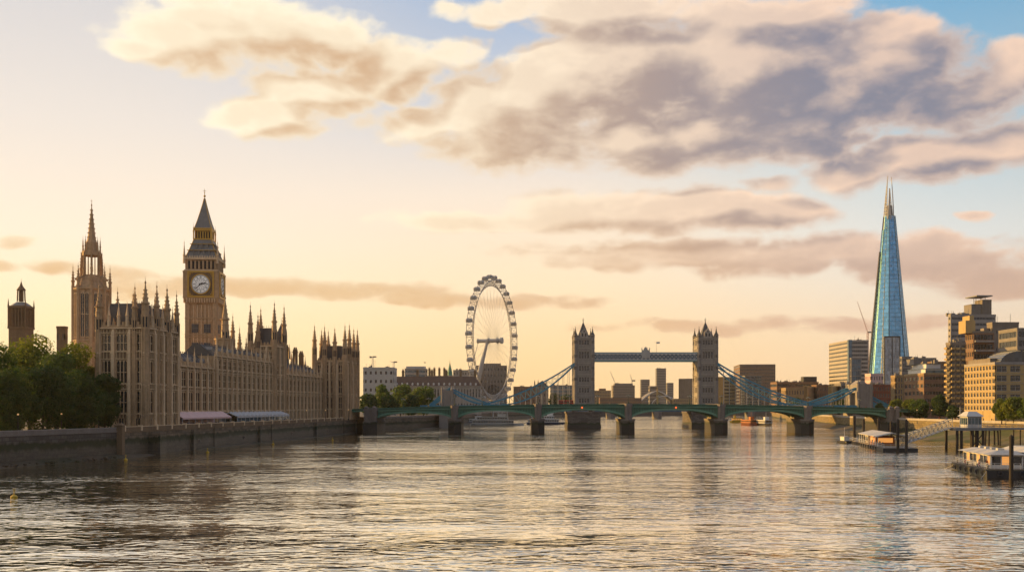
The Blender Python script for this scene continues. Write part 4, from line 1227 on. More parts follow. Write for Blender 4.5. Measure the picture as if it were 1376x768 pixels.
# lamp standards along the parapets
b = MB(); b.lathe(0, 0, [(.4, 0), (.4, .5), (.2, .7), (.11, 1.1), (.08, 3.6), (.16, 3.7), (.05, 3.9)], 8)
for s in (-1, 1): b.bar((0, 0, 3.3), (s * .75, 0, 3.5), .07); b.bar((s * .75, 0, 3.4), (s * .75, 0, 3.6), .1)
lpost = b.mesh('post', m_green_d)
b = MB(); b.lathe(0, 0, [(.12, 0), (.26, .1), (.3, .5), (.16, .62)], 6); b.cur = 1; b.lathe(0, 0, [(.36, .6), (.1, .9), (.03, 1.05)], 6)
lglass = b.mesh('lantern', [m_offwhite, m_green_d])
lamp0 = thing('street_lamp', 'three lantern lamp post on the green bridge parapet', 'street lamp', (0, 0, 0), 0, 'three-lantern lamps along the bridge parapets')
put('post', lpost, lamp0)
for (x, z) in ((-.75, 3.55), (.75, 3.55), (0, 3.85)): put('lantern', lglass, lamp0, (x, 0, z))
spots = []
for i in range(6):
    a, c = ends[i], ends[i + 1]
    for f in ((0.0, .33, .66) if i else (.33, .66)): spots.append((a + (c - a) * f, WY0 - .1 if f else WY0 - 1.0))
for j, (x, y) in enumerate(spots):
    o = lamp0 if j == 0 else copy_tree(lamp0)
    o.location = (x, y, camber(x) + (.02 if y > WY0 - .5 else .26))

# ------------------------------------------------------------------ the twin-towered suspension bridge
TY = 620.0; kT = TY / F
def tx(px): return (px - 688) * kT
def tz(py): return EYE + (HZ - py) * kT
tb = thing('tower_bridge', 'twin towered suspension bridge with gothic stone towers, high walkways and blue chains', 'bridge', (tx(868), TY + 9, 0))
TX0 = tx(868)
TD = 12.5
def tbx(px): return tx(px) - TX0
DECK = 13.2
m_tb = mat('grey_bridge_masonry', (.30, .275, .25), .85, .28, .3, streak=.22, fine=.3, bump=.4)
def tb_tower(xc):
    hw = 5.9; hd = 8.0
    b = MB(); b.box(-hw + .8, hw - .8, -hd + .8, hd - .8, DECK - 2, tz(453))
    slots = []
    levels = [tz(545), tz(531), tz(517), tz(502.5), tz(487), tz(467), tz(453)]
    for rot in range(4):
        c, s = round(math.cos(rot * PI / 2)), round(math.sin(rot * PI / 2))
        half = hd if rot % 2 == 0 else hw; span = hw if rot % 2 == 0 else hd
        b.fr = (lambda c, s, half: lambda v: Vector((v[0] * c + (half + v[1]) * s, v[0] * s - (half + v[1]) * c, v[2])))(c, s, half)
        for li, z in enumerate(levels):
            b.cur = 1; b.box(-span - .1, span + .1, -.9, .25, z - .35, z + .25)
            b.box(-span, span, -.9, .12, z + 1.0, z + 1.2); b.cur = 0
            if li < 6:
                h = levels[li + 1] - z
                wz0 = z + h * .3; wz1 = z + h * .78
                b.box(-span, span, -.82, 0, z, wz0); b.box(-span, span, -.82, 0, wz1, levels[li + 1])
                xs4 = (-2.55, -.85, .85, 2.55)
                edges = [-span] + [e for x in xs4 for e in (x - .52, x + .52)] + [span]
                for e0, e1 in zip(edges[0::2], edges[1::2]): b.box(e0, e1, -.81, -.01, wz0 - .01, wz1 + .01)
                for x in xs4: slots.append((rot, c, s, half, x, wz0, wz1 - wz0))
                b.cur = 1
                for x in xs4:                     # hood moulds and sills
                    b.box(x - .7, x + .7, -.1, .16, wz1 + .05, wz1 + .3); b.box(x - .62, x + .62, -.1, .18, wz0 - .25, wz0)
                for x in [-span + 1.9 + k * (2 * span - 3.8) / 9 for k in range(10)]: b.box(x - .08, x + .08, -.1, .1, wz1 + .5, levels[li + 1] - .5)
                b.cur = 0
    b.fr = None
    o = b.build('bridge_tower', [m_tb, m_granite_l], tb, (xc, 0, 0))
    wm = {}
    for (rot, c, s, half, x, z, h) in slots:
        if rot == 2: continue
        if round(h, 1) not in wm:
            q = MB(); q.cur = 1; q.box(-.5, .5, .5, .6, 0, h); q.cur = 0; q.box(-.05, .05, .35, .5, 0, h); q.box(-.5, .5, .38, .5, h * .55, h * .55 + .12)
            for sg in (-1, 1): q.add([(sg * .5, .3, h), (sg * .5, .3, h - .7), (0, .3, h)], [(0, 1, 2)])
            wm[round(h, 1)] = q.mesh('lancet_window', [m_granite_l, m_wglass])
        p = (x * c + half * s, x * s - half * c, z)
        put('window', wm[round(h, 1)], o, p, rot * PI / 2)
    # gables, steep roof, corner turrets, finial
    zt = tz(453)
    r = MB()
    r.frustum((-4.4, 4.4, -6.2, 6.2, zt), (-1.6, 1.6, -2.2, 2.2, tz(441.5) - 1))
    r.frustum((-3.1, 3.1, -4.0, 4.0, zt + 2), (-.15, .15, -.15, .15, tz(431)))
    
    r.tube((0, 0, tz(432)), (0, 0, tz(425)), .2, .1, 6); r.bar((-.8, 0, tz(427.5)), (.8, 0, tz(427.5)), .2)
    r.ball((0, 0, tz(430)), .4)
    r.build('roof', m_slate, o)
    for (yy, rz) in ((-hd, 0), (hd, PI)):
        q = MB(); q.box(-2.2, 2.2, -.2, 1.2, -.2, 3.0)
        q.add([(-2.5, -.25, 3.0), (2.5, -.25, 3.0), (0, -.25, 5.6), (-2.5, 1.2, 3.0), (2.5, 1.2, 3.0), (0, 1.2, 5.6)], [(0, 1, 2), (3, 5, 4), (0, 2, 5, 3), (1, 4, 5, 2)])
        q.cur = 1
        for x in (-1.0, 1.0): q.box(x - .5, x + .5, -.28, -.18, .6, 2.7)
        q.box(-.35, .35, -.3, -.2, 3.3, 4.3); q.cur = 0
        q.lathe(0, .3, [(.2, 5.4), (.2, 6.0), (.05, 6.8)], 6)
        put('gable', q.mesh('gable', [m_granite_l, m_wglass]), o, (0, yy, zt), rz)
    q = MB(); R_ = 1.35
    q.lathe(0, 0, [(R_, 0)] + [rr for z in levels[1:] for rr in ((R_, z - .3), (R_ * 1.1, z - .1), (R_ * 1.1, z + .2), (R_, z + .35))] + [(R_, zt + .9), (R_ * 1.14, zt + 1.1), (R_ * 1.14, zt + 1.7)], 8)
    q.cur = 1
    q.lathe(0, 0, [(R_ * 1.0, zt + 1.7), (.62, zt + 3.4), (.12, tz(440))], 8); q.tube((0, 0, tz(440.5)), (0, 0, tz(438)), .1, .06, 5); q.bar((-.5, 0, tz(439)), (.5, 0, tz(439)), .14)
    q.cur = 2
    for k in range(8):
        a = k * PI / 4
        for z in (zt + .2, tz(461), tz(480), tz(496), tz(511)):
            cx, cy = 1.28 * math.cos(a), 1.42 * math.sin(a); ux, uy = -math.sin(a) * .18, math.cos(a) * .18
            q.add([(cx - ux, cy - uy, z), (cx + ux, cy + uy, z), (cx + ux, cy + uy, z + 1.9), (cx - ux, cy - uy, z + 1.9)], [(0, 1, 2, 3)])
    tm = q.mesh('corner_turret', [m_tb, m_slate, m_wglass])
    for sx in (-1, 1):
        for sy in (-1, 1): put('corner_turret', tm, o, (sx * (hw - .5), sy * (hd - .5), 0), 0)
    # pier with rounded cutwaters
    p = MB(); w = 10.6
    poly = [(-w, -20), (-w * .7, -27), (0, -32), (w * .7, -27), (w, -20), (w, 20), (w * .7, 27), (0, 32), (-w * .7, 27), (-w, 20)]
    poly = [(-w, -10), (w, -10), (w, 26), (w * .6, 33), (0, 36), (-w * .6, 33), (-w, 26)]
    p.prism(poly, -3, 2.2); p.prism([(x * .97, y * .97) for x, y in poly], 2.2, 9.2); p.prism([(x * 1.01, y * 1.01) for x, y in poly], 9.2, 10.4)
    p.build('tower_pier', m_pierw2, tb, (xc, 0, 0))
    return o
m_pierw2 = tidewall('tower_pier_masonry', (.20, .175, .155), 2.4, 3.4, (.045, .04, .034))
for px in (785, 951.5): tb_tower(tbx(px))
# walkways
m_blue2 = mat('pale_teal_paint', (.16, .38, .44), .5, .2, .5)
def walkway(y):
    b = MB(); x0, x1 = tbx(785) + 5.9, tbx(951.5) - 5.9; z0, z1 = tz(483.5), tz(473.5)
    b.cur = 1; b.box(x0, x1, y - 1.6, y + 1.6, z0 - .5, z0 + .1); b.box(x0, x1, y - 1.7, y + 1.7, z1 - .15, z1 + .35); b.cur = 0
    b.box(x0, x1, y - 1.75, y + 1.75, z1 - .9, z1 - .25); b.box(x0, x1, y - 1.72, y + 1.72, z0 + .1, z0 + .6)
    b.cur = 2; b.box(x0, x1, y - 1.1, y + 1.1, z0 + .6, z1 - .9); b.cur = 0
    n = 26
    for s in (-1, 1):
        for k in range(n):
            xa = x0 + (x1 - x0) * k / n; xb = x0 + (x1 - x0) * (k + 1) / n
            b.bar((xa, y + s * 1.62, z0 + .5), (xb, y + s * 1.62, z1 - .8), .22, .2, (0, 1, 0)); b.bar((xa, y + s * 1.62, z1 - .8), (xb, y + s * 1.62, z0 + .5), .22, .2, (0, 1, 0))
            b.bar((xa, y + s * 1.62, z0 + .4), (xa, y + s * 1.62, z1 - .8), .2)
    o = b.build('high_walkway', [m_white, m_blue2, m_blue_d], tb)
    return o
wk = walkway(-6.2); walkway(6.2)
b = MB(); zc_ = tz(473.2)
b.box(-2.6, 2.6, -8.1, -7.7, zc_ - 3.6, zc_ + 1.6)
for x in (-2.4, -.9, .9, 2.4): b.lathe(x, -7.9, [(.3, zc_ + 1.6), (.3, zc_ + 2.4), (.06, zc_ + 3.4)], 6)
b.add([(-1.3, -8.0, zc_ + 1.6), (1.3, -8.0, zc_ + 1.6), (0, -8.0, zc_ + 3.9), (-1.3, -7.8, zc_ + 1.6), (1.3, -7.8, zc_ + 1.6), (0, -7.8, zc_ + 3.9)], [(0, 1, 2), (3, 5, 4)])
b.build('crest', m_offwhite, wk)
b = MB(); b.tube((0, -6, tz(473)), (0, -6, tz(458)), .12, .06, 5); b.box(.1, 2.2, -6.03, -5.97, tz(461), tz(458.6))
b.build('flagpole', m_white, tb, (tbx(883), 0, 0))
m_blue2 = mat('pale_teal_ironwork', (.20, .45, .48), .5, .2, .5)
# suspension chains
def parab(p0, p1, sag, n):
    return [(p0[0] + (p1[0] - p0[0]) * k / n, p0[1] + (p1[1] - p0[1]) * k / n - 4 * sag * (k / n) * (1 - k / n)) for k in range(n + 1)]
def chain(side, y):
    b = MB()
    if side > 0: xt, xlo, xa, xe = tbx(964.5), tbx(1092), tbx(1150), tbx(1198)
    else: xt, xlo, xa, xe = tbx(772.5), tbx(655), tbx(604), tbx(575)
    zt_, zlo, za, ze = tz(487.5), DECK + 2.1, tz(521), DECK + .6
    def truss(top, bot, n, hang):
        for k in range(n):
            b.cur = 0
            b.bar((top[k][0], y, top[k][1]), (top[k + 1][0], y, top[k + 1][1]), .9, .85); b.bar((bot[k][0], y, bot[k][1]), (bot[k + 1][0], y, bot[k + 1][1]), .9, .85)
            b.cur = 1
            if top[k][1] - bot[k][1] > .5:
                b.bar((top[k][0], y, top[k][1]), (bot[k][0], y, bot[k][1]), .22, .22)
            b.bar((bot[k][0], y, bot[k][1]), (top[k + 1][0], y, top[k + 1][1]), .2, .2)
            b.cur = 2
            if hang and bot[k][1] > DECK + 1: b.tube((bot[k][0], y, bot[k][1]), (bot[k][0], y, DECK), .13, .13, 5)
    n = 16
    truss(parab((xt, zt_), (xlo, zlo + .3), 3.0, n), parab((xt, zt_ - .9), (xlo, zlo - .3), 8.2, n), n, True)
    n = 8
    truss(parab((xa, za), (xlo, zlo + .3), .4, n), parab((xa, za - .8), (xlo, zlo - .3), 2.4, n), n, True)
    truss(parab((xa, za), (xe, ze), .1, 6), parab((xa, za - .7), (xe, ze - .8), .7, 6), 6, False)
    b.build('suspension_chain', [m_blue, m_blue2, m_offwhite], tb)
for s in (-1, 1):
    for y in (-8.2, 8.2): chain(s, y)
b = MB(); x0, x1 = tbx(560), tbx(1225)
b.box(x0, x1, -9, 9, DECK - 1.6, DECK); b.cur = 1
for y in (-9.1, 9.1): b.box(x0, x1, y - .15, y + .15, DECK + .02, DECK + 1.3); b.box(x0, x1, y - .3, y + .3, DECK - 1.7, DECK + .02)
b.build('bridge_deck', [m_asphalt, m_blue], tb)
def abut_tower(px, w, pyt):
    b = MB(); zt = tz(pyt)
    b.box(-w, w, -10.5, 10.5, -3, DECK - 1.7)
    for s in (-1, 1):
        b.box(-w * .62, w * .62, s * 7.9 - 2.4, s * 7.9 + 2.4, DECK - 1.7, zt)
        b.box(-w * .62 - .3, w * .62 + .3, s * 7.9 - 2.7, s * 7.9 + 2.7, zt, zt + 1.0)
        for sx in (-1, 1): b.lathe(sx * w * .62, s * 10.3, [(.9, DECK - 1), (.9, zt + 1.2), (1.15, zt + 1.5), (.1, zt + 3.4)], 8)
        for z in (DECK + 2.6, DECK + 6): b.box(-w * .62 - .2, w * .62 + .2, s * 7.9 - 2.6, s * 7.9 + 2.6, z, z + .5)
    b.box(-w * .6, w * .6, -5.6, 5.6, zt - 4.5, zt + .6)
    b.frustum((-w * .6, w * .6, -5.6, 5.6, zt + .6), (-.4, .4, -5, 5, zt + 3.4))
    b.build('abutment_tower', m_tb, tb, (tbx(px), 0, 0))
abut_tower(1161, 6.6, 517.5); abut_tower(601, 5, 526)

# ------------------------------------------------------------------ far low bridge behind the two towers
fb = thing('low_bridge', 'distant low road bridge on dark piers seen between the towers', 'bridge', (100, 1090, 0))
b = MB(); b.box(-170, 240, 0, 14, 7.6, 9.2); b.build('bridge_deck', m_blue_d, fb)
b = MB(); b.box(-170, 240, -.2, 0.1, 9.2, 10.3); b.build('railing', m_blue, fb)
for px in (821, 884, 947, 1010):
    b = MB(); b.prism([(-4.4, 0), (0, -4), (4.4, 0), (4.4, 14), (0, 18), (-4.4, 14)], -3, 7.6)
    b.build('pier', m_conc_d, fb, ((px - 688) * 1090 / F - 100, 0, 0))

# ------------------------------------------------------------------ observation wheel
EYX, EYY = (662.5 - 688) * 912 / F, 912.0
ke = EYY / F
EYZ = EYE + (HZ - 457.5) * ke
ey = thing('observation_wheel', 'giant white observation wheel with glass capsules seen almost edge on', 'ferris wheel', (EYX, EYY, 0), 0)
# local frame of the wheel plane: P runs in the plane, Q along the spindle
TH = R(20.3)
Pv = Vector((-math.sin(TH), -math.cos(TH), 0)); Qv = Vector((math.cos(TH), -math.sin(TH), 0))
RO, RI = 57.2, 50.5
def wp(r, a, q=0.0): return Pv * (r * math.cos(a)) + Vector((0, 0, EYZ + r * math.sin(a))) + Qv * q
b = MB(); n = 64
for k in range(n):
    a0, a1 = 2 * PI * k / n, 2 * PI * (k + 1) / n
    for q in (-3.4, 3.4): b.tube(wp(RO - 1.5, a0, q), wp(RO - 1.5, a1, q), .30, .30, 6)
    b.tube(wp(RI, a0), wp(RI, a1), .34, .34, 6)
    b.tube(wp(RO - 1.5, a0, -3.4), wp(RO - 1.5, a0, 3.4), .16, .16, 4)
    for q in (-3.4, 3.4):
        b.tube(wp(RI, a0), wp(RO - 1.5, a0, q), .2, .2, 4)
        b.tube(wp(RI, a0), wp(RO - 1.5, a1, q), .14, .14, 4)
        b.tube(wp(RI, a1), wp(RO - 1.5, a0, q), .12, .12, 4)
    b.tube(wp(RO - 1.5, a0, -3.4), wp(RO - 1.5, a1, 3.4), .12, .12, 4)
b.build('rim', m_eye, ey)
b = MB()
for k in range(64):
    a = 2 * PI * k / 64; b.tube(wp(1.6, a + (.5 if k % 2 else -.5), -4.5 if k % 2 else 4.5), wp(RI, a), .075, .075, 4)
o = b.build('spokes', m_eye, ey)
b = MB()
c = Vector((0, 0, EYZ))
b.tube(c - Qv * 15, c + Qv * 7.5, 1.75, 1.75, 14); b.tube(c - Qv * 5.2, c - Qv * 4.0, 2.6, 2.6, 14); b.tube(c + Qv * 4.0, c + Qv * 5.2, 2.6, 2.6, 14)
b.tube(c + Qv * 7.5, c + Qv * 9.5, 2.9, 2.9, 14); b.tube(c - Qv * 15.6, c - Qv * 14.6, 2.2, 2.2, 14)
b.build('spindle', m_eye, ey)
for s in (-1, 1):
    b = MB(); top = c - Qv * 5.6; foot = Vector(((631 - 662.5) * ke, 0, 6.5)) + Pv * (s * 9) + Vector((2 * s, 0, 0))
    mid = (top + foot) / 2
    b.tube(top, mid, 1.2, 1.75, 12); b.tube(mid, foot, 1.75, 1.1, 12)
    b.build('support_leg', m_eye, ey, smooth=False)
    b = MB(); f2_ = Vector(((618 - 662.5) * ke, 10 * s, 7)); b.tube(c - Qv * 14.5, f2_, .22, .22, 5); b.build('stay_cable', m_eye, ey)
b = MB()
prof = [(.05, -3.2), (1.0, -2.9), (1.5, -2.0), (1.65, 0), (1.5, 2.0), (1.0, 2.9), (.05, 3.2)]
vs = []
for k in range(6):
    pass
# capsule lies along the spindle direction
cap = MB(); cap.fr = lambda v: Qv * v[2] + Pv * v[0] + Vector((0, 0, v[1]))
cap.lathe(0, 0, prof, 10); cap.cur = 1
for z in (-2.2, -1.1, 0, 1.1, 2.2):
    rr = 1.7 if abs(z) < 1 else (1.64 if abs(z) < 2 else 1.52)
    for k in range(12):
        a0, a1 = 2 * PI * k / 12, 2 * PI * (k + 1) / 12
        cap.bar((rr * math.cos(a0), rr * math.sin(a0), z), (rr * math.cos(a1), rr * math.sin(a1), z), .16, .22, (0, 0, 1))
cap.box(-1.5, 1.5, -1.9, -1.1, -2.6, 2.6)
for z in (-1.1, 1.1):
    for k in range(12):
        a0, a1 = 2 * PI * k / 12, 2 * PI * (k + 1) / 12
        cap.bar((2.0 * math.cos(a0), 2.0 * math.sin(a0), z), (2.0 * math.cos(a1), 2.0 * math.sin(a1), z), .2, .22, (0, 0, 1))
cmesh = cap.mesh('capsule', [m_pod, m_offwhite])
for k in range(32):
    put('capsule', cmesh, ey, wp(RO + 1.6, 2 * PI * (k + .25) / 32))
b = MB()
for q in (-6, 6): b.bar(Pv * -20 + Qv * q + Vector((0, 0, 9.0)), Pv * 20 + Qv * q + Vector((0, 0, 9.0)), 3.5, 1.4)
for t_ in (-18, -6, 6, 18): b.bar(Pv * t_ + Qv * -8 + Vector((0, 0, -2)), Pv * t_ + Qv * -6 + Vector((0, 0, 14)), 1.2, 1.2); b.bar(Pv * t_ + Qv * 8 + Vector((0, 0, -2)), Pv * t_ + Qv * 6 + Vector((0, 0, 14)), 1.2, 1.2)
b.build('boarding_platform', m_offwhite, ey)

# ------------------------------------------------------------------ the tapering glass tower
SY = 1270.0; ks = SY / F
SX = (1195 - 688) * ks
shd = thing('glass_skyscraper', 'very tall tapering blue glass tower splitting into a spiked open top', 'skyscraper', (SX, SY, 7.0))
def sz(py): return EYE + (HZ - py) * ks - 7.0
ZTOP = sz(236.5)
# irregular octagon plan with eight sloping shards; each is its own sheet of glass with a gap to its neighbours
base_r = 29.5
b = MB(); core = []
def plan(f): return base_r * (1 - f) + 2.2 * f
sides = [(201, 247, 1.0, 0), (249.5, 297, .985, .3), (300, 338, .97, .5), (342, 386, .955, .2), (30, 70, .975, .4), (74, 120, .95, .1), (124, 160, .965, .3), (163, 198, .93, .6)]
zg = sz(291)                    # top of the enclosed floors
panels = []
def facet(name, a0, a1, ztop, push):
    b = MB(); rows = []; NR = 46
    for i in range(NR + 1):
        z = ztop * i / NR; f = z / ZTOP
        r = plan(f) + push
        rows.append([(r * math.cos(R(a)) * 1.0, r * math.sin(R(a)), z) for a in (a0, (a0 + a1) / 2, a1)])
    flat = [[p[0], tuple((p[0][k] + p[2][k]) / 2 for k in range(3)), p[2]] for p in rows]
    b.sheet(flat)
    b.cur = 1
    for i in range(NR):              # spandrel lines every floor or two and slim mullions
        z = rows[i][0][2]
        p, q = Vector(flat[i][0]), Vector(flat[i][2])
        nrm = Vector(((p + q).x, (p + q).y, 0)).normalized() * .12
        b.bar(p + nrm, q + nrm, .2, .38)
    for k in (0, 3, 6):
        f = k / 6
        p = Vector(flat[0][0]).lerp(Vector(flat[0][2]), f); q = Vector(flat[-1][0]).lerp(Vector(flat[-1][2]), f)
        b.bar(p * 1.003, q * 1.003, .5 if k in (0, 6) else .13, .25)
    b.build(name, [m_shard, m_seam], shd)
for (a0, a1, ht, push) in sides: facet('glass_facet', a0, a1, zg * (1.0 if ht > .94 else .93), push)
b = MB()
for i in range(36):
    z0, z1 = zg * .995 * i / 36, zg * .995 * (i + 1) / 36
    r0, r1 = plan(z0 / ZTOP) * .93, plan(z1 / ZTOP) * .93
    b.lathe(0, 0, [(r0, z0), (r1, z1 - .6)], 12); b.lathe(0, 0, [(r1 * 1.0 + .15, z1 - .6), (r1 + .15, z1)], 12)
b.build('core', m_steel, shd)
# open spiked crown: two taller fins and lower ones, all glazed lattice
b = MB()
def fin(a0, a1, zt, lean=0):
    n = 13; prev = None
    for i in range(n + 1):
        z = zg - 4 + (zt - zg + 4) * i / n; f = z / ZTOP
        r = plan(f); w = (1 - i / n) ** .8
        am = (a0 + a1) / 2; ha = (a1 - a0) / 2 * max(w, .05)
        p = Vector((r * math.cos(R(am - ha)), r * math.sin(R(am - ha)), z)); q = Vector((r * math.cos(R(am + ha)), r * math.sin(R(am + ha)), z))
        b.bar(p, q, .5, .5)
        if prev:
            b.bar(prev[0], p, .55); b.bar(prev[1], q, .55); b.bar(prev[0], q, .28); b.bar((prev[0] + prev[1]) / 2, (p + q) / 2, .4)
        prev = (p, q)
fin(150, 235, ZTOP); fin(-75, 20, ZTOP * .995); fin(-128, -92, ZTOP * .945); fin(30, 90, ZTOP * .95); fin(95, 150, ZTOP * .93); fin(236, 262, ZTOP * .93)
b.build('open_crown', m_offwhite, shd)
b = MB(); b.lathe(0, 0, [(plan(zg / ZTOP) * .8, zg * .9), (plan(zg / ZTOP) * .5, zg + 14)], 8); b.build('radiator_floors', m_steel, shd)
b = MB()                       # stair mast up the left edge
for i in range(40):
    z0 = zg * .82 * i / 40; z1 = zg * .82 * (i + 1) / 40
    for da in (166, 176):
        r0, r1 = plan(z0 / ZTOP) + 1.2, plan(z1 / ZTOP) + 1.2
        b.bar((r0 * math.cos(R(da)), r0 * math.sin(R(da)), z0), (r1 * math.cos(R(da)), r1 * math.sin(R(da)), z1), .8)
    b.bar((r0 * math.cos(R(166)), r0 * math.sin(R(166)), z0), (r0 * math.cos(R(176)), r0 * math.sin(R(176)), z0), .7)
b.build('edge_mast', m_conc_d, shd)
# ------------------------------------------------------------------ ordinary buildings
def win_mesh(w, h, mg, mf, lights=2, rec=.28):
    b = MB(); b.cur = 1; b.box(-w / 2, w / 2, rec, rec + .05, 0, h); b.cur = 0
    t = .09
    b.box(-w / 2, -w / 2 + t, rec - .1, rec + .02, 0, h); b.box(w / 2 - t, w / 2, rec - .1, rec + .02, 0, h)
    b.box(-w / 2, w / 2, rec - .09, rec + .015, h - t, h); b.box(-w / 2 - .1, w / 2 + .1, -.1, rec, -.12, .03)
    for i in range(1, lights): b.box(-w / 2 + w * i / lights - .05, -w / 2 + w * i / lights + .05, rec - .08, rec + .01, 0, h)
    b.box(-w / 2, w / 2, rec - .085, rec + .012, h * .62, h * .62 + .07)
    return b.mesh('window', [mf, mg])
def faces_of(w, dp):
    return {'front': (((0, 0, 0), (1, 0, 0), (0, -1, 0), 0.0), w), 'left': (((0, dp, 0), (0, -1, 0), (-1, 0, 0), -PI / 2), dp), 'right': (((w, 0, 0), (0, 1, 0), (1, 0, 0), PI / 2), dp)}
def relief(b, face, L, z0, z1, nf, nb, style, wf, hf, gl, slots, trim=True):
    O, U, N, rz = face
    b.fr = frame(O, U, N)
    fh = (z1 - z0) / nf
    if style == 'punched':
        bay = L / nb; ww = bay * wf
        prev = 0
        for i in range(nf):
            s0 = z0 + fh * (i + (1 - hf) * .55); s1 = s0 + fh * hf
            b.box(.0, L, -.44, -.03, prev, s0); prev = s1
            for k in range(nb + 1):
                u0 = max(0, (k - .5) * bay + ww / 2) if k else 0; u1 = (k + .5) * bay - ww / 2 if k < nb else L
                b.box(u0 + (.005 if k else 0), u1, -.435, 0, s0 - .01, s1 + .01)
                if k < nb: slots.append((face, (k + .5) * bay, s0, ww, s1 - s0))
            if trim: b.cur = 1; b.box(-.05, L + .05, -.3, .12, s1 + fh * (1 - hf) * .3, s1 + fh * (1 - hf) * .3 + .18); b.cur = 0
        b.box(.0, L, -.44, -.03, prev, z1)
    else:
        prev = 0
        for i in range(nf):
            s0 = z0 + fh * (i + (1 - hf) * .6); s1 = s0 + fh * hf
            b.box(.0, L, -.44, .04, prev, s0); prev = s1
            slots.append((face, L / 2, s0, L - .3, s1 - s0))
        b.box(.0, L, -.44, .04, prev, z1)
        for u in (.35, L - .35): b.box(u - .345, u + .345, -.43, .02, 0, z1)
    b.fr = None
def ribbon_mesh(w, h, mg, mf, nb):
    b = MB(); b.cur = 1; b.box(-w / 2, w / 2, .25, .3, 0, h); b.cur = 0
    for i in range(nb + 1): x = -w / 2 + w * i / nb; b.box(x - .07, x + .07, .12, .27, 0, h)
    return b.mesh('window_band', [mf, mg])
def bld(label, Y, p0, p1, ptop, pl=None, dep=None, rot=0.0, m=None, m2=None, mg=None, mf=None, front=('ribbon', 6, 8, .6, .5), left=None, right=None, base=4.0, zb=7.0, cat='building', name='building', roof=None, para=1.0):
    mg = mg or m_glassg; mf = mf or m_steel; m2 = m2 or m; roof = roof or m_roofd
    k = Y / F; cx = (p0 - 688) * k
    def solve(px, ddx, ddy): kk = (px - 688) / F; return (kk * Y - cx) / (ddx - kk * ddy)
    r = R(rot); w = solve(p1, math.cos(r), math.sin(r))
    if dep is None: dep = solve(pl, -math.sin(r), math.cos(r)) if pl is not None else max(10, w * .7)
    H = EYE + (HZ - ptop) * k - zb
    root = thing(name, label, cat, (cx, Y, zb), r)
    fs = faces_of(w, dep); b = MB(); slots = []
    b.box(.43, w - .43, .43, dep, 0, H)
    left = left or front; right = right or left
    sp = {'front': front, 'left': left, 'right': right}
    vis = ['front', 'left'] if cx > 0 else ['front', 'right']
    if cx * 1.0 > 0 and cx + w < 0: vis = ['front']
    for fn, (face, L) in fs.items():
        st = sp[fn]
        sl = []
        relief(b, face, L, base, H, st[1], st[2], st[0], st[3], st[4], None, sl)
        slots.append((fn, st, sl))
    b.cur = 1
    b.box(-.15, w + .15, -.15, .35, H, H + para); b.box(-.15, .35, .35, dep, H, H + para); b.box(w - .35, w + .15, .35, dep, H, H + para)
    b.cur = 0
    b.box(.35, w - .35, dep, dep + .3, 0, H + para)
    b.build('wall', [m, m2], root)
    q = MB(); q.box(.36, w - .36, .36, dep - .01, H + .02, H + .25)
    ro = q.build('roof', roof, root)
    cache = {}
    total = sum(len(sl) for _, st, sl in slots if st[0] == 'punched')
    for fn, st, sl in slots:
        if fn == 'right' and cx > 0 or fn == 'left' and cx < 0 and cx + w < 0:
            sl = sl if st[0] != 'punched' else sl
        if st[0] == 'punched' and total > 100:
            rows = {}
            for s in sl: rows.setdefault(round(s[2], 2), []).append(s)
            for z, ss in rows.items():
                b2 = MB(); f0 = ss[0][0]
                wm = win_mesh(ss[0][3], ss[0][4], mg, mf)
                vs = [v.co.copy() for v in wm.vertices]; ps = [(tuple(p.vertices), p.material_index) for p in wm.polygons]
                L0 = ss[0][1]
                for s in ss:
                    n0 = len(b2.v); b2.v += [(v.x + s[1] - L0, v.y, v.z) for v in vs]
                    for pv, pm in ps: b2.f.append([n0 + i for i in pv]); b2.mi.append(pm)
                O, U, N, rz = f0; p = Vector(O) + Vector(U) * L0 + Vector((0, 0, z))
                put('window_row', b2.mesh('window_row', [mf, mg]), root, p, rz)
        else:
            for (face, u, z, ww, hh) in sl:
                O, U, N, rz = face
                key = (st[0], round(ww, 2), round(hh, 2))
                if key not in cache: cache[key] = win_mesh(ww, hh, mg, mf) if st[0] == 'punched' else ribbon_mesh(ww, hh, mg, mf, max(2, st[2]))
                p = Vector(O) + Vector(U) * u + Vector((0, 0, z))
                put('window' if st[0] == 'punched' else 'window_band', cache[key], root, p, rz)
    return root, w, dep, H, ro
def plant(root, x0, x1, y0, y1, z0, z1, m, nm='roof_plant_room'):
    b = MB(); b.box(x0, x1, y0, y1, z0, z1); b.box(x0 - .15, x1 + .15, y0 - .15, y1 + .15, z1, z1 + .25)
    n = max(2, int((x1 - x0) / 1.5))
    for i in range(n): x = x0 + (x1 - x0) * (i + .5) / n; b.box(x - .12, x + .12, y0 - .1, y0, z0 + .3, z1 - .3)
    return b.build(nm, m, root)
def mast(root, x, y, z, h, nm='roof_mast'):
    b = MB(); b.tube((0, 0, 0), (0, 0, h), .14, .07, 5); b.bar((-.6, 0, h * .7), (.6, 0, h * .7), .08); b.bar((-.4, 0, h * .85), (.4, 0, h * .85), .08); b.box(-.3, .3, -.3, .3, 0, .6)
    return b.build(nm, m_steel, root, (x, y, z))
def clutter(root, w, dep, H, seed, n=6):
    rnd = random.Random(seed); b = MB()
    for i in range(n):
        x = rnd.uniform(1, max(1.5, w - 2)); y = rnd.uniform(1, max(1.5, min(dep - 2, 10))); s = rnd.uniform(.5, 1.5)
        b.box(x - s, x + s, y - s * .7, y + s * .7, H + .2, H + rnd.uniform(1.2, 2.6))
        b.tube((x + s * .4, y, H + 1), (x + s * .4, y, H + rnd.uniform(2.4, 4.2)), .1, .1, 5)
    b.build('rooftop_equipment', m_conc_d, root)

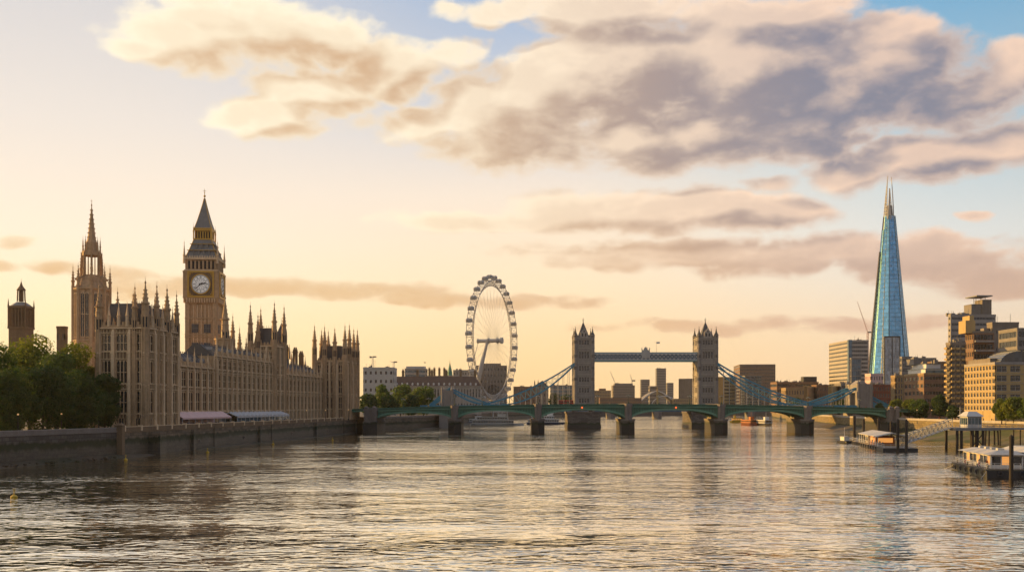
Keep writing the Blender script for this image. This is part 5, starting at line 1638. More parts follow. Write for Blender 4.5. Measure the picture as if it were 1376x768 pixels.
# --- right bank, near
g = bld('cream stone office block with rows of square windows, sunlit flank and curved glass roof', 430, 1337, 1392, 489, pl=1296, m=m_cream, m2=m_conc_l, mg=m_glassk, mf=m_offwhite,
        front=('punched', 5, 3, .74, .62), left=('punched', 7, 10, .62, .62), base=4.6)
root, w, dp, H, ro = g
b = MB(); n = 10; rows = []
for i in range(n + 1):
    a = PI * i / n * .62; x = 3 + (1 - math.cos(a)) * 9; z = H + .3 + math.sin(a) * 5.6
    rows.append([(x, 1.2, z), (x, dp * .55, z)])
b.sheet(rows)
b.add([r[0] for r in rows] + [(rows[-1][0][0], 1.2, H + .2)], [tuple(range(n + 2))])
b.cur = 1
for r in rows: b.bar(r[0], r[1], .3)
b.build('curved_roof', [m_glassg, m_steel], root)
plant(root, .8, 9, 6, dp - 2, H + .2, H + 2.6, m_concrete)

root, w, dp, H, ro = bld('tall grey slab tower with white horizontal bands and a flat roof disc', 620, 1277.5, 1338, 424, pl=1274, rot=4, m=m_conc_l, mg=m_glassg, front=('ribbon', 16, 14, .9, .42), left=('ribbon', 16, 4, .8, .42), name='tower_block', cat='tower block')
k = 620 / F
def lx(px): return (px - 1277.5) * k
plant(root, lx(1310), lx(1330), 3, 12, H + .2, H + 16 * k, m_conc_d, 'stair_core')
plant(root, lx(1324), lx(1337), 2, 11, H + .3, H + 22 * k, m_concrete, 'lift_tower')
b = MB(); b.cbox(lx(1325), 7, 22 * k, 14, H + 26.5 * k, H + 28 * k)
for x in (1318, 1321, 1328, 1334): b.tube((lx(x), 7, H + 8), (lx(x), 7, H + 26.5 * k), .2, .2, 5)
b.build('roof_disc', m_steel, root)
clutter(root, lx(1308), 9, H, 3, 7); mast(root, lx(1307), 4, H, 5)

root, w, dp, H, ro = bld('blank concrete theatre block with golden sunlit edge beside the slab tower', 520, 1333.5, 1369, 435, pl=1326, m=m_concrete, mg=m_glassk, front=('punched', 5, 3, .12, .2), left=('punched', 6, 3, .35, .4), base=5)
mast(root, 4, 3, H, 4.5); mast(root, 12, 5, H, 6)
b = MB(); b.box(-5, -.2, 2, 8, H - 4.5, H - 3.6); b.box(-3, -.2, 3, 7, H - 3.6, H - 2); b.build('terrace', m_concrete, root)

root, w, dp, H, ro = bld('stepped brown concrete block with recessed dark balconies behind the cream offices', 505, 1308, 1336, 447, pl=1297, m=m_brick, m2=m_concrete, mg=m_glassk, front=('ribbon', 8, 6, .9, .5), left=('punched', 9, 4, .55, .55), base=5)
k = 505 / F
b = MB()
for (x0, x1, z0, z1) in ((-3.5, 1.5, H, H + 6.5), (-1.5, .8, H + 6.5, H + 9)): b.box(x0, x1, 1, 9, z0, z1)
b.build('stair_tower', m_cream, root)
b = MB()
for i in range(8): b.box(.5, w - .5, -1.3, -.02, 6 + i * (H - 6) / 8, 6.9 + i * (H - 6) / 8)
b.build('balcony', m_conc_l, root)

root, w, dp, H, ro = bld('slim tower of stacked balconies catching golden light beside the cream offices', 490, 1277, 1297.5, 462, pl=1271, m=m_concrete, mg=m_glassk, front=('punched', 12, 3, .62, .6), left=('punched', 12, 2, .5, .55), base=5)
b = MB()
for i in range(12):
    z = 5 + (H - 5) * i / 12
    for u in (0.3, w * .36, w * .7): b.box(u, u + w * .22, -1.0, -.03, z, z + 1.0)
    b.box(-1.3, -.03, 1.0, 4.2, z + .2, z + 1.2)
b.build('balcony', m_cream, root)
clutter(root, w, dp, H, 5, 4)

root, w, dp, H, ro = bld('pink brick riverside flats with white penthouse storeys and terraces', 560, 1241.5, 1272.5, 503, pl=1215, m=m_brick, m2=m_brick_y, mg=m_glassk, front=('ribbon', 5, 8, .9, .42), left=('punched', 5, 5, .6, .45), base=3.5)
b = MB(); k = 560 / F
b.box(1.5, w - .6, 1.5, dp - 2, H + .3, H + 3.2); b.cur = 1; b.box(1.2, w - .3, 1.2, dp - 1.7, H + 3.2, H + 3.6); b.box(1.6, w - .8, 1.44, 1.5, H + .9, H + 2.7); b.cur = 0
b.box(3, w - 2, 4, dp - 4, H + 3.6, H + 6.2); b.cur = 1; b.box(2.7, w - 1.7, 3.7, dp - 3.7, H + 6.2, H + 6.5)
b.build('penthouse', [m_white, m_glassb], root)
plant(root, 1, w * .4, dp * .6, dp - 1, H + 6.4, H + 9.5, m_conc_d); clutter(root, w, dp, H + 6.2, 6, 6)
root, w, dp, H, ro = bld('narrow brown stone block with vertical piers beside the pink flats', 610, 1203, 1217, 506, pl=1197, m=m_brick_y, mg=m_glassk, front=('punched', 6, 4, .5, .7), left=('punched', 6, 3, .35, .6), base=3)
clutter(root, w, dp, H, 7, 3)
root, w, dp, H, ro = bld('dark red brick warehouse with grey rooftop structures under the glass tower', 720, 1172, 1199, 518, pl=1166, m=m_brick_r, mg=m_glassk, front=('punched', 4, 8, .45, .55), left=('punched', 4, 3, .45, .55), base=3)
clutter(root, w, dp, H, 8, 9)
root, w, dp, H, ro = bld('small pink rendered block in front of the glass tower foot', 860, 1170, 1187, 503, dep=14, m=m_pink, mg=m_glassk, front=('punched', 5, 5, .4, .5), base=3)
root, w, dp, H, ro = bld('grey stepped office block right behind the mirrored block', 980, 1212, 1226, 480, pl=1209, m=m_conc_d, mg=m_glassg, front=('ribbon', 10, 5, .9, .5), base=3)
root, w, dp, H, ro = bld('low grey office slab with a flat roof behind the pink flats', 800, 1228, 1258, 482, pl=1224, m=m_conc_d, mg=m_glassg, front=('ribbon', 9, 8, .9, .45), base=3); clutter(root, w, dp, H, 9, 5)
root, w, dp, H, ro = bld('broad brown office block behind the pink flats with a plain parapet', 760, 1252, 1278, 487, dep=20, m=m_brick, mg=m_glassk, front=('punched', 8, 6, .5, .5), base=3)
root, w, dp, H, ro = bld('dark glass office block cut by the right edge of the view', 470, 1367, 1400, 443, dep=18, m=m_conc_d, mg=m_glassk, front=('ribbon', 9, 5, .9, .62), base=4)
# --- mirrored block and striped office
root, w, dp, H, ro = bld('narrow mirrored glass block standing in front of the tapering tower', 1090, 1188.5, 1209.5, 452.5, pl=1186, m=m_steel, mg=m_glassm, front=('ribbon', 22, 2, 1, .9), left=('ribbon', 22, 3, 1, .85), base=3, para=.6)
b = MB(); b.box(w * .5 - .35, w * .5 + .35, -.3, -.02, 3, H); b.box(w - .6, w + .3, -.3, .3, 0, H + 1); b.box(-.3, .5, -.3, .3, 0, H + 1); b.box(-.3, w + .3, -.32, .3, H - .4, H + 1.1); b.build('dark_frame', m_black, root)
root, w, dp, H, ro = bld('pale striped office tower with sunlit flank and blue glass corner', 900, 1140.5, 1167, 458, pl=1114, m=m_granite_l, mg=m_glassg, front=('ribbon', 17, 9, 1, .55), left=('ribbon', 17, 9, 1, .4), base=3)
b = MB(); b.box(-.25, 3.0, -.25, 3.0, 1, H + 1.2); b.cur = 1
for i in range(17): b.box(-.3, 3.05, -.3, 3.05, 3 + (H - 3) * i / 17, 3.3 + (H - 3) * i / 17)
b.build('glass_corner', [m_glassb, m_steel], root)
clutter(root, w, dp, H, 10, 5); mast(root, 8, 8, H, 6)
root, w, dp, H, ro = bld('low blue glass office cube in front of the striped tower', 840, 1144, 1157.5, 482, pl=1142, m=m_conc_d, mg=m_glassb, front=('ribbon', 9, 5, 1, .85), base=3)
# --- right bank, low rows behind the chains
root, w, dp, H, ro = bld('long dark flat roofed building behind the right chain', 980, 1044, 1100, 514, dep=24, m=m_brick, mg=m_glassk, front=('ribbon', 5, 16, 1, .45), base=2); clutter(root, w, dp, H, 11, 9); plant(root, w * .66, w * .98, 3, 12, H + .2, H + 6, m_roofd)
root, w, dp, H, ro = bld('brown brick block with a plain gable flank behind the right chain', 900, 1056, 1081, 522, dep=16, m=m_brick_y, mg=m_glassk, front=('punched', 3, 7, .4, .5), base=2)
root, w, dp, H, ro = bld('small block whose left flank glows gold above the right chain', 870, 1092, 1097, 521, pl=1080, m=m_brick_y, m2=m_cream, mg=m_glassk, front=('punched', 4, 2, .4, .5), left=('punched', 4, 6, .5, .5), rot=-25, base=2)
root, w, dp, H, ro = bld('dark brown brick block between two golden flanks', 850, 1098, 1114, 518, dep=16, m=m_brick, mg=m_glassk, front=('punched', 4, 5, .4, .5), base=2); clutter(root, w, dp, H, 12, 4)
root, w, dp, H, ro = bld('cream block with gold sunlit flank left of the stone chain tower', 830, 1125, 1130, 521, pl=1113, m=m_cream, mg=m_glassk, front=('punched', 4, 2, .4, .5), left=('punched', 4, 5, .5, .5), rot=-25, base=2)
root, w, dp, H, ro = bld('grey block with flat roof just left of the stone chain tower', 800, 1130, 1146, 516, dep=16, m=m_conc_d, mg=m_glassk, front=('ribbon', 4, 5, 1, .5), base=2); clutter(root, w, dp, H, 13, 4)
# --- beyond the bend
root, w, dp, H, ro = bld('gold lit apartment block of open balconies beside the right bridge tower', 1600, 976, 989, 508, pl=960, rot=-32, m=m_cream, mg=m_glassk, front=('ribbon', 9, 5, 1, .45), base=2)
root, w, dp, H, ro = bld('broad dark office block with a fine grid of windows beyond the right tower', 1640, 994, 1042, 490, pl=986, rot=-6, m=m_brick, m2=m_conc_d, mg=m_glassk, front=('punched', 13, 20, .6, .5), left=('ribbon', 13, 4, 1, .4), base=3); mast(root, w * .45, 6, H, 7)
root, w, dp, H, ro = bld('dark glass cube in front of the broad grid office block', 1560, 1001, 1023, 505, dep=30, m=m_conc_d, mg=m_glassk, front=('ribbon', 12, 10, 1, .75), base=2)
root, w, dp, H, ro = bld('far round fronted pale block left of centre between the towers', 1700, 824, 853, 518, dep=30, m=m_concrete, mg=m_glassg, front=('punched', 9, 12, .5, .45), base=2); plant(root, w * .08, w * .92, 4, 24, H + .2, H + 4, m_conc_d)
root, w, dp, H, ro = bld('far low pinkish block next to the left bridge tower', 1650, 799, 821, 525, dep=24, m=m_brick_y, mg=m_glassg, front=('punched', 6, 10, .45, .5), base=2); plant(root, w * .3, w * .7, 4, 16, H + .2, H + 4, m_brick)
root, w, dp, H, ro = bld('far mid height slab tower left of the tallest one between the towers', 2500, 861.5, 873, 510, dep=18, m=m_conc_d, mg=m_glassg, front=('ribbon', 16, 6, 1, .5), base=2, name='tower_block', cat='tower block')
root, w, dp, H, ro = bld('tallest far tower seen between the two bridge towers', 2600, 882.5, 895, 495, dep=22, m=m_conc_d, mg=m_glassg, front=('ribbon', 24, 6, 1, .55), base=2, name='tower_block', cat='tower block'); clutter(root, w, dp, H, 14, 4)
root, w, dp, H, ro = bld('far narrow tower just right of the tallest one between the towers', 2450, 896.5, 905, 514.5, dep=18, m=m_conc_d, mg=m_glassg, front=('ribbon', 14, 4, 1, .5), base=2, name='tower_block', cat='tower block')
root, w, dp, H, ro = bld('far grid fronted block with sunlit flank left of the right bridge tower', 1750, 919.5, 937, 510.5, pl=912, rot=-18, m=m_concrete, mg=m_glassg, front=('punched', 12, 9, .5, .5), left=('ribbon', 12, 4, 1, .4), base=2); mast(root, 6, 4, H, 9)
root, w, dp, H, ro = bld('far flat topped block peeping over the arched white roof', 1900, 873, 885, 519, dep=18, m=m_concrete, mg=m_glassg, front=('ribbon', 6, 5, 1, .5), base=2)
root, w, dp, H, ro = bld('far low brown row behind the bridge deck right of the left tower', 1560, 806, 862, 535, dep=16, m=m_brick, mg=m_glassg, front=('punched', 3, 20, .4, .5), base=2)
root, w, dp, H, ro = bld('far low cream row behind the bridge deck left of the right tower', 1560, 905, 962, 536, dep=16, m=m_brick_y, mg=m_glassg, front=('punched', 3, 20, .4, .5), base=2)
# arched white station roof
ka = 1580 / F
ar = thing('arched_hall', 'white arched hall roof with radiating ribs and a tall central mast', 'hall', ((883 - 688) * ka, 1580, 7))
W2 = 31 * ka; HA = 26 * ka
b = MB(); rows = []; n = 20
for i in range(n + 1):
    u = -1 + 2 * i / n; z = 4 + (HA - 4) * (1 - abs(u) ** 1.5)
    rows.append([(u * W2, 0, z), (u * W2, 50, z)])
b.sheet(rows); b.build('roof', m_conc_d, ar)
b = MB()
for i in range(n):
    p, q = rows[i][0], rows[i + 1][0]; b.bar((p[0], -.6, p[2]), (q[0], -.6, q[2]), 1.6, 1.4)
b.build('rib', m_white, ar)
b = MB()
for i in range(8):
    a = PI * (i + 1) / 9; p = (12 + -22 * math.cos(a), -1.0, 4 + 19 * math.sin(a)); a2 = PI * (i + 2) / 9; q = (12 - 22 * math.cos(a2), -1.0, 4 + 19 * math.sin(a2))
    b.bar(p, q, 1.2, 1.2)
b.build('rib', m_white, ar)
b = MB(); b.box(-W2, W2, .2, .8, 0, 10)
for k_ in range(24): x = -W2 + 2 * W2 * k_ / 23; b.box(x - .25, x + .25, -.1, .2, 0, 4 + (HA - 5) * (1 - abs(x / W2) ** 1.5) )
b.build('glazed_end', m_glassm, ar)
b = MB(); b.box(-1.4, 1.4, -3, 0, 0, HA + 1); b.lathe(0, -1.5, [(1, HA + 1), (.1, HA + 8)], 6); b.build('central_mast', m_cream, ar)

# --- left bank behind the arched bridge
root, w, dp, H, ro = bld('white flat roofed building with a row of dark windows beside the palace end', 720, 488, 529, 495, dep=20, m=m_offwhite, mg=m_glassk, front=('punched', 5, 6, .4, .35), base=3); mast(root, w * .35, 6, H, 7); clutter(root, w, dp, H, 21, 6)
lr_ = thing('long_hall', 'long stone hall with brown tiled roof, white dormers and chimneys behind the riverside trees', 'building', ((512 - 688) * 800 / F, 800, 7))
k = 800 / F; W_ = (646 - 512) * k; He = EYE + (HZ - 519) * k - 7; Hr = EYE + (HZ - 505) * k - 7
b = MB(); b.box(.3, W_ - .3, .3, 22, 0, He); n = 34
for i in range(n + 1):
    x = W_ * i / n; b.box(max(0, x - .5), min(W_, x + .5), -.02, .3, 0, He)
b.box(0, W_, .05, .3, 0, 2); b.box(0, W_, .05, .3, He * .5, He * .5 + 1.2); b.box(-.3, W_ + .3, -.4, .35, He, He + .5)
b.build('wall', m_granite_l, lr_)
b = MB(); b.frustum((-.2, W_ + .2, -.2, 22.2, He + .5), (5, W_ - 5, 9, 13, Hr)); rf = b.build('roof', m_roofbrown, lr_)
d_ = MB(); d_.box(-.7, .7, 0, 2.5, 0, 1.6); d_.add([(-.9, -.1, 1.6), (.9, -.1, 1.6), (0, -.1, 2.6), (-.9, 3.4, 1.6), (.9, 3.4, 1.6), (0, 3.4, 2.6)], [(0, 1, 2), (0, 2, 5, 3), (1, 4, 5, 2)]); dmm = d_.mesh('dormer', m_white)
for i in range(18): put('dormer', dmm, rf, (4 + i * (W_ - 8) / 17, .6, He + .7))
cm = chimney(7)
for i in range(7): put('chimney', cm, rf, (5 + i * (W_ - 10) / 6, 10, Hr - 3.5))
wmm = win_mesh(1.3, He * .3, m_glassk, m_offwhite)
for i in range(n):
    for z in (2.4, He * .62): put('window', wmm, lr_, (W_ * (i + .5) / n, .0, z))
root, w, dp, H, ro = bld('pale blue modern block with flat roof rising behind the long hall', 950, 544, 572, 496, dep=22, m=m_conc_l, mg=m_glassb, front=('ribbon', 9, 8, 1, .5), base=3); plant(root, w * .05, w * .95, 2, 14, H + .2, H + 2.8, m_canvas); mast(root, w + 6, 4, H - 8, 7)
root, w, dp, H, ro = bld('small square brick tower between white building and long hall', 860, 522, 531, 498, dep=9, m=m_brick_y, mg=m_glassk, front=('punched', 6, 2, .4, .4), base=3)
root, w, dp, H, ro = bld('low grey terrace with chimneys left of the copper spire', 900, 572, 601, 506, dep=16, m=m_concrete, mg=m_glassk, front=('punched', 6, 9, .4, .4), base=3)
for i in range(4): put('chimney', cm, ro, (3 + i * (w - 6) / 3, 5, H - .5))
kc = 880 / F
cs_ = thing('spire_tower', 'slender tower with green copper spire above the long hall', 'tower', ((604.5 - 688) * kc, 880, 7))
zc0 = EYE + (HZ - 505) * kc - 7
b = MB(); b.box(-2.6, 2.6, -2.6, 2.6, 0, zc0); b.box(-3, 3, -3, 3, zc0, zc0 + .6)
for x in (-1.2, 1.2): b.box(x - .4, x + .4, -2.7, -2.55, zc0 - 4, zc0 - 1)
b.build('tower_body', m_granite_l, cs_)
b = MB(); b.lathe(0, 0, [(2.6, zc0 + .6), (2.2, zc0 + 2.6), (2.4, zc0 + 3.0), (1.9, zc0 + 5), (1.0, zc0 + 8.5), (.2, zc0 + 12), (.08, zc0 + 15)], 8); b.build('spire', m_copper, cs_)
root, w, dp, H, ro = bld('large grey stone hall with a dark arched opening behind the wheel', 1010, 640, 681, 492, dep=26, m=m_concrete, mg=m_glassk, front=('punched', 7, 9, .42, .4), base=4)
b = MB(); b.add([(w * .34 + 6.5 * (1 - math.cos(PI * i / 14)), -.35, H * .42 + 9 * math.sin(PI * i / 14)) for i in range(15)] + [(w * .34 + 13, -.35, H * .2), (w * .34, -.35, H * .2)], [tuple(range(17))]); b.build('arched_opening', m_glassk, root)
plant(root, w * .2, w * .8, 4, 16, H + .2, H + 3, m_concrete)
root, w, dp, H, ro = bld('stone office block just left of the wheel hub legs', 980, 609, 639, 498, dep=22, m=m_granite_l, mg=m_glassk, front=('punched', 7, 8, .42, .42), base=4); clutter(root, w, dp, H, 22, 7)
root, w, dp, H, ro = bld('low terracotta trimmed block by the wheel platform', 940, 600, 640, 522, dep=12, m=m_brick_y, mg=m_glassk, front=('punched', 3, 11, .4, .5), base=3)
root, w, dp, H, ro = bld('low brown block right of the wheel near the water', 1240, 690, 722, 520, dep=16, m=m_brick, mg=m_glassk, front=('punched', 4, 10, .4, .5), base=3); clutter(root, w, dp, H, 23, 8)
root, w, dp, H, ro = bld('gabled hall with spiky roof left of the left chain', 1300, 716, 737, 519, dep=16, m=m_concrete, mg=m_glassk, front=('punched', 4, 6, .4, .5), base=3)
b = MB(); k = 1300 / F
b.add([(0, -.2, H), (w, -.2, H), (w * .62, -.2, H + 8), (0, 16, H), (w, 16, H), (w * .62, 16, H + 8)], [(0, 1, 2), (3, 5, 4), (0, 2, 5, 3), (1, 4, 5, 2)])
for x in (.12, .34, .85): b.lathe(w * x, 2, [(.9, H), (.9, H + 5), (.1, H + 9)], 6)
b.build('gable_roof', m_slate, root)
root, w, dp, H, ro = bld('blue grey glass offices behind the left chain next to the bridge tower', 1420, 740, 772, 518, dep=20, m=m_conc_d, mg=m_glassb, front=('ribbon', 6, 10, 1, .55), base=3); clutter(root, w, dp, H, 24, 5)
root, w, dp, H, ro = bld('pale low block at the far waterfront left of the gabled hall', 1330, 700, 716, 528, dep=12, m=m_cream, mg=m_glassk, front=('punched', 3, 6, .4, .5), base=3)
# stone block beneath the palace left: little square chimney seen above the trees
root, w, dp, H, ro = bld('small square stone stack above the trees left of the spired tower', 430, 76, 87, 441, dep=3, m=m_lime_d, mg=m_glassk, front=('punched', 4, 2, .25, .3), base=10)

# ------------------------------------------------------------------ cranes
def crane(label, px, Y, ybase, ytip, lean, m):
    k = Y / F; z0 = 7; z1 = EYE + (HZ - ybase) * k; zt = EYE + (HZ - ytip) * k
    t = thing('tower_crane', label, 'crane', ((px - 688) * k, Y, 7)); s = max(.7, k * .9)
    b = MB(); h = z1 - 7; n = max(6, int(h / (s * 2.5)))
    for (x, y) in ((-s, -s), (s, -s), (s, s), (-s, s)): b.bar((x, y, 0), (x, y, h), s * .3)
    for i in range(n):
        za, zb_ = h * i / n, h * (i + 1) / n; sg = 1 if i % 2 else -1
        b.bar((-s * sg, -s, za), (s * sg, -s, zb_), s * .2); b.bar((-s, -s * sg, za), (-s, s * sg, zb_), s * .2); b.bar((s, -s * sg, za), (s, s * sg, zb_), s * .2)
    b.build('mast', m, t)
    b = MB(); tip = Vector((lean * k, 0, zt - 7)); p = Vector((0, 0, h))
    d = (tip - p); nn = 12; perp = Vector((d.z, 0, -d.x)).normalized() * s
    for q in (perp, -perp * .3): b.bar(p + q * .8, tip + q * .1, s * .28)
    for i in range(nn): b.bar(p + d * (i / nn) + perp * .8 * (1 - i / nn), p + d * ((i + 1) / nn) - perp * .3 * (1 - i / nn), s * .18)
    b.build('jib', m, t)
    b = MB(); e = Vector((-lean * k, 0, 0)).normalized(); b.box(min(0, e.x * 5 * s), max(0, e.x * 5 * s) + .1, -s, s, h, h + s * 2); b.bar(p + Vector((0, 0, s * 2)) + e * 4 * s, p + d * .6, s * .1); b.build('counterweight', m_conc_d, t)
m_crane = mat('faded_red_crane_paint', (.45, .20, .14), .6, .2, .5)
crane('red luffing crane leaning left beside the tapering glass tower', 1166, 1150, 447, 405, -14, m_crane)
crane('small pale crane left of the flagpole beyond the walkway', 827, 1750, 516, 499, -7, m_offwhite)
crane('tiny pale crane nearer the middle beyond the walkway', 849, 1900, 512, 503, -2, m_offwhite)
crane('thin pale crane above the white building near the palace end', 501, 1300, 480, 478, -5, m_offwhite)
crane('thin pale crane above the pale blue block behind the long hall', 529, 1350, 487, 485, -5, m_offwhite)
# ------------------------------------------------------------------ trees
def crown_mesh(name, rx, rz, seed, nleaf, leaf, mats, lobes=15, taper=.0):
    """leaf sprays over many uneven lobes"""
    rnd = random.Random(seed); b = MB(); L = []
    for i in range(lobes):
        a = rnd.uniform(0, 2 * PI); u = rnd.uniform(-.85, .85); rr = rnd.uniform(.3, .62) * math.sqrt(1 - u * u * .8)
        w = 1 - taper * max(0, u)
        L.append((rx * rr * math.cos(a) * w, rx * rr * math.sin(a) * w, rz * u * .78, rnd.uniform(.34, .52) * rx * (1 - taper * .5 * max(0, u))))
    L += [(0, 0, 0, rx * .6), (0, 0, rz * .45, rx * .5), (0, 0, -rz * .5, rx * .55)]
    for i in range(nleaf):
        cx, cy, cz, r = rnd.choice(L)
        z = rnd.uniform(-.9, 1); a = rnd.uniform(0, 2 * PI); q = math.sqrt(max(0, 1 - z * z)); e = r * rnd.uniform(.6, 1.0) ** .5 * (1 + (rnd.random() < .16) * rnd.uniform(0, .42))
        p = Vector((cx + e * q * math.cos(a), cy + e * q * math.sin(a), cz + e * z * .85))
        n = Vector((q * math.cos(a) + rnd.uniform(-.7, .7), q * math.sin(a) + rnd.uniform(-.7, .7), z + rnd.uniform(-.5, .9))).normalized()
        u = n.orthogonal().normalized(); u = Matrix.Rotation(rnd.uniform(0, 2 * PI), 3, n) @ u; v = n.cross(u)
        s = leaf * rnd.uniform(.6, 1.35); s2 = s * rnd.uniform(.45, .75)
        b.add([p - u * s, p - v * s2 + n * s * .15, p + u * s, p + v * s2 + n * s * .15], [(0, 1, 2, 3)])
    return b.mesh(name, mats), L
def tree(label, px, Y, ptop, rpx, z0, seed, mats, group=None, nleaf=5200, leafpx=1.0, low=.12, taper=.25, X=None, cat='tree'):
    k = Y / F; x = (px - 688) * k if X is None else X; H = EYE + (HZ - ptop) * k - z0; r = rpx * k
    t = thing('tree', label, cat, (x, Y, z0), random.Random(seed).uniform(0, 6), group)
    zc = H * (1 + low) / 2; rz = H * (1 - low) / 2
    me, L = crown_mesh('crown', r / .95, rz / .97, seed, nleaf, max(.22, k * leafpx * 1.25), mats, 18, taper)
    put('crown', me, t, (0, 0, zc))
    b = MB(); tr = max(.18, H * .018)
    b.tube((0, 0, -.3), (0, 0, H * low + 1), tr * 1.3, tr, 8); b.tube((0, 0, H * low + 1), (.2, .1, H * .75), tr, tr * .3, 8)
    for (cx, cy, cz, rr) in L[:10]: b.tube((0, 0, min(H * .6, max(H * low, zc + cz - rz * .5))), (cx, cy, zc + cz), tr * .5, tr * .12, 5)
    b.build('trunk', m_bark, t)
    return t
G1 = 'plane trees in the palace garden'
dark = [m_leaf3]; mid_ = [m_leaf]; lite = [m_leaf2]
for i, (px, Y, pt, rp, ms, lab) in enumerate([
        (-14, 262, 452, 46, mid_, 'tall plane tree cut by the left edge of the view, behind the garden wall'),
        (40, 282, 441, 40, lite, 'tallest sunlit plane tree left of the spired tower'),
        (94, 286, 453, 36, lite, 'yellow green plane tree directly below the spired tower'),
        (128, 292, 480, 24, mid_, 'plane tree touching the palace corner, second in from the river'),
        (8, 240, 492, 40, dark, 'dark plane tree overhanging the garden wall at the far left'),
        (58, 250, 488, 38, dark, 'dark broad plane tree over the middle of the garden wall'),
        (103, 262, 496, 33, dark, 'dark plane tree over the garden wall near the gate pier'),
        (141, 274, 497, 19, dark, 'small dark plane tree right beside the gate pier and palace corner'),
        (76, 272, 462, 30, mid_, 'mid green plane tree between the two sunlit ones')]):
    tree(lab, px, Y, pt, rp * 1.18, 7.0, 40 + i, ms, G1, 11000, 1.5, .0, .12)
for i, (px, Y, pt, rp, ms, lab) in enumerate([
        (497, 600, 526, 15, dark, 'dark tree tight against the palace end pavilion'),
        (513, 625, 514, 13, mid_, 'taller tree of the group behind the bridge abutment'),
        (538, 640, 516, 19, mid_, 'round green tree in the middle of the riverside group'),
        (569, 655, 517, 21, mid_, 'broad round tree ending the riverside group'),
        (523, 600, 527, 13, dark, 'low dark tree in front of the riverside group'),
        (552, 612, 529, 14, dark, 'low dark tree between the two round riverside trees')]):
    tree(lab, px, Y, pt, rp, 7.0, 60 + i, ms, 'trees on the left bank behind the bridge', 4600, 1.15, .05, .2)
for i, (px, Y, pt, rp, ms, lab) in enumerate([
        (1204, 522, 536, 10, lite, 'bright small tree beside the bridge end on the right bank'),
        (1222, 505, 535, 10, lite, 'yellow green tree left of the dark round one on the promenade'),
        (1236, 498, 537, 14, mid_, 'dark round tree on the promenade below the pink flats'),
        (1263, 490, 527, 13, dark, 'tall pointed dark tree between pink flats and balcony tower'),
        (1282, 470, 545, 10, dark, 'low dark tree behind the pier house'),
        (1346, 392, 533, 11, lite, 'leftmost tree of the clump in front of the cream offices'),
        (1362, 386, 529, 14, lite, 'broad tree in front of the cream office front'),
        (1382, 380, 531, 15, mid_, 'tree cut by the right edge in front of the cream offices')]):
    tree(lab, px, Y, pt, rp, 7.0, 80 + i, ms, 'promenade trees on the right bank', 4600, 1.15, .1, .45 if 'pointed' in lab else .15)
for i, (px, Y, pt, rp, lab) in enumerate([
        (744, 1240, 527, 10, 'far dark tree behind the left chain hangers, left one'), (760, 1250, 528, 10, 'far dark tree behind the left chain hangers, next to the tower'),
        (1071, 880, 533, 9, 'dark tree under the right chain before the brown block'), (1122, 780, 531, 10, 'dark tree under the right chain left of the stone chain tower'),
        (1132, 770, 535, 8, 'smaller dark tree touching the stone chain tower'), (1182, 560, 540, 7, 'low tree under the short end of the right chain')]):
    tree(lab, px, Y, pt, rp, 7.0, 100 + i, dark, None, 1500, .9, .05, .1)
# hedge of tended shrubs low along the garden edge
# ------------------------------------------------------------------ marquees on the terrace
def pl(xp, yp, z=0):
    a = PAL_A
    return Vector((-106.4 + xp * math.cos(a) - yp * math.sin(a), 286 + xp * math.sin(a) + yp * math.cos(a), 7.0 + z))
def marquee(label, x0, x1, yp0, yp1, m, ribs, h0, h1, vault):
    t = thing('marquee', label, 'tent', pl(x0, yp0), PAL_A)
    L = x1 - x0; D = yp1 - yp0; n = ribs
    b = MB()
    for i in range(n):
        xa, xb = L * i / n, L * (i + 1) / n
        rows = []
        for j in range(9):
            f = j / 8
            if vault:
                ar = math.sin(PI * f) * .7
                rows.append([(xa + (xb - xa) * f, -.3, h0 + ar * .8), (xa + (xb - xa) * f, D * .5, h1 + ar * .6), (xa + (xb - xa) * f, D, h0 + ar * .8)])
            else:
                rows.append([(xa + (xb - xa) * f, -.3, h0), (xa + (xb - xa) * f, D * .5, h1 + .12 * math.sin(PI * f)), (xa + (xb - xa) * f, D, h0)])
        b.sheet(rows)
        if vault: b.add([r[0] for r in rows] + [(xb, -.3, h0 - .5), (xa, -.3, h0 - .5)], [tuple(range(11))])
    if not vault:
        b.box(0, L, -.36, -.30, h0 - .5, h0 + .02)
        b.add([(-.05, -.3, h0), (-.05, D * .5, h1), (-.05, D, h0)], [(0, 1, 2)])
    b.build('canopy', m, t)
    b = MB()
    for i in range(n + 1):
        for y in (-.1, D - .1): b.tube((L * i / n, y, 0), (L * i / n, y, h0), .09, .09, 6)
    for i in range(n + 1): b.bar((L * i / n, -.1, h0), (L * i / n, D * .5, h1), .1); b.bar((L * i / n, D * .5, h1), (L * i / n, D - .1, h0), .1)
    b.build('frame', m_white, t)
    b = MB(); b.box(0, L, D - .06, D - .02, 0, h0)
    b.build('back_cloth', m, t)
    if vault:
        b = MB()
        for i in range(n): b.box(L * i / n + .25, L * (i + 1) / n - .25, .02, .06, .9, h0 - .55)
        b.build('clear_window', m_glassb, t)
        b = MB(); b.box(0, L, -.05, .0, 0, .9); b.build('skirt', m, t)
    return t
marquee('long pink and white terrace marquee with open front', 27, 66, 1.6, 7.5, m_pink, 8, 3.2, 5.0, False)
marquee('grey blue vaulted marquee with clear windows on the terrace', 72, 128, 1.6, 7.8, m_canvas, 14, 3.2, 4.5, True)
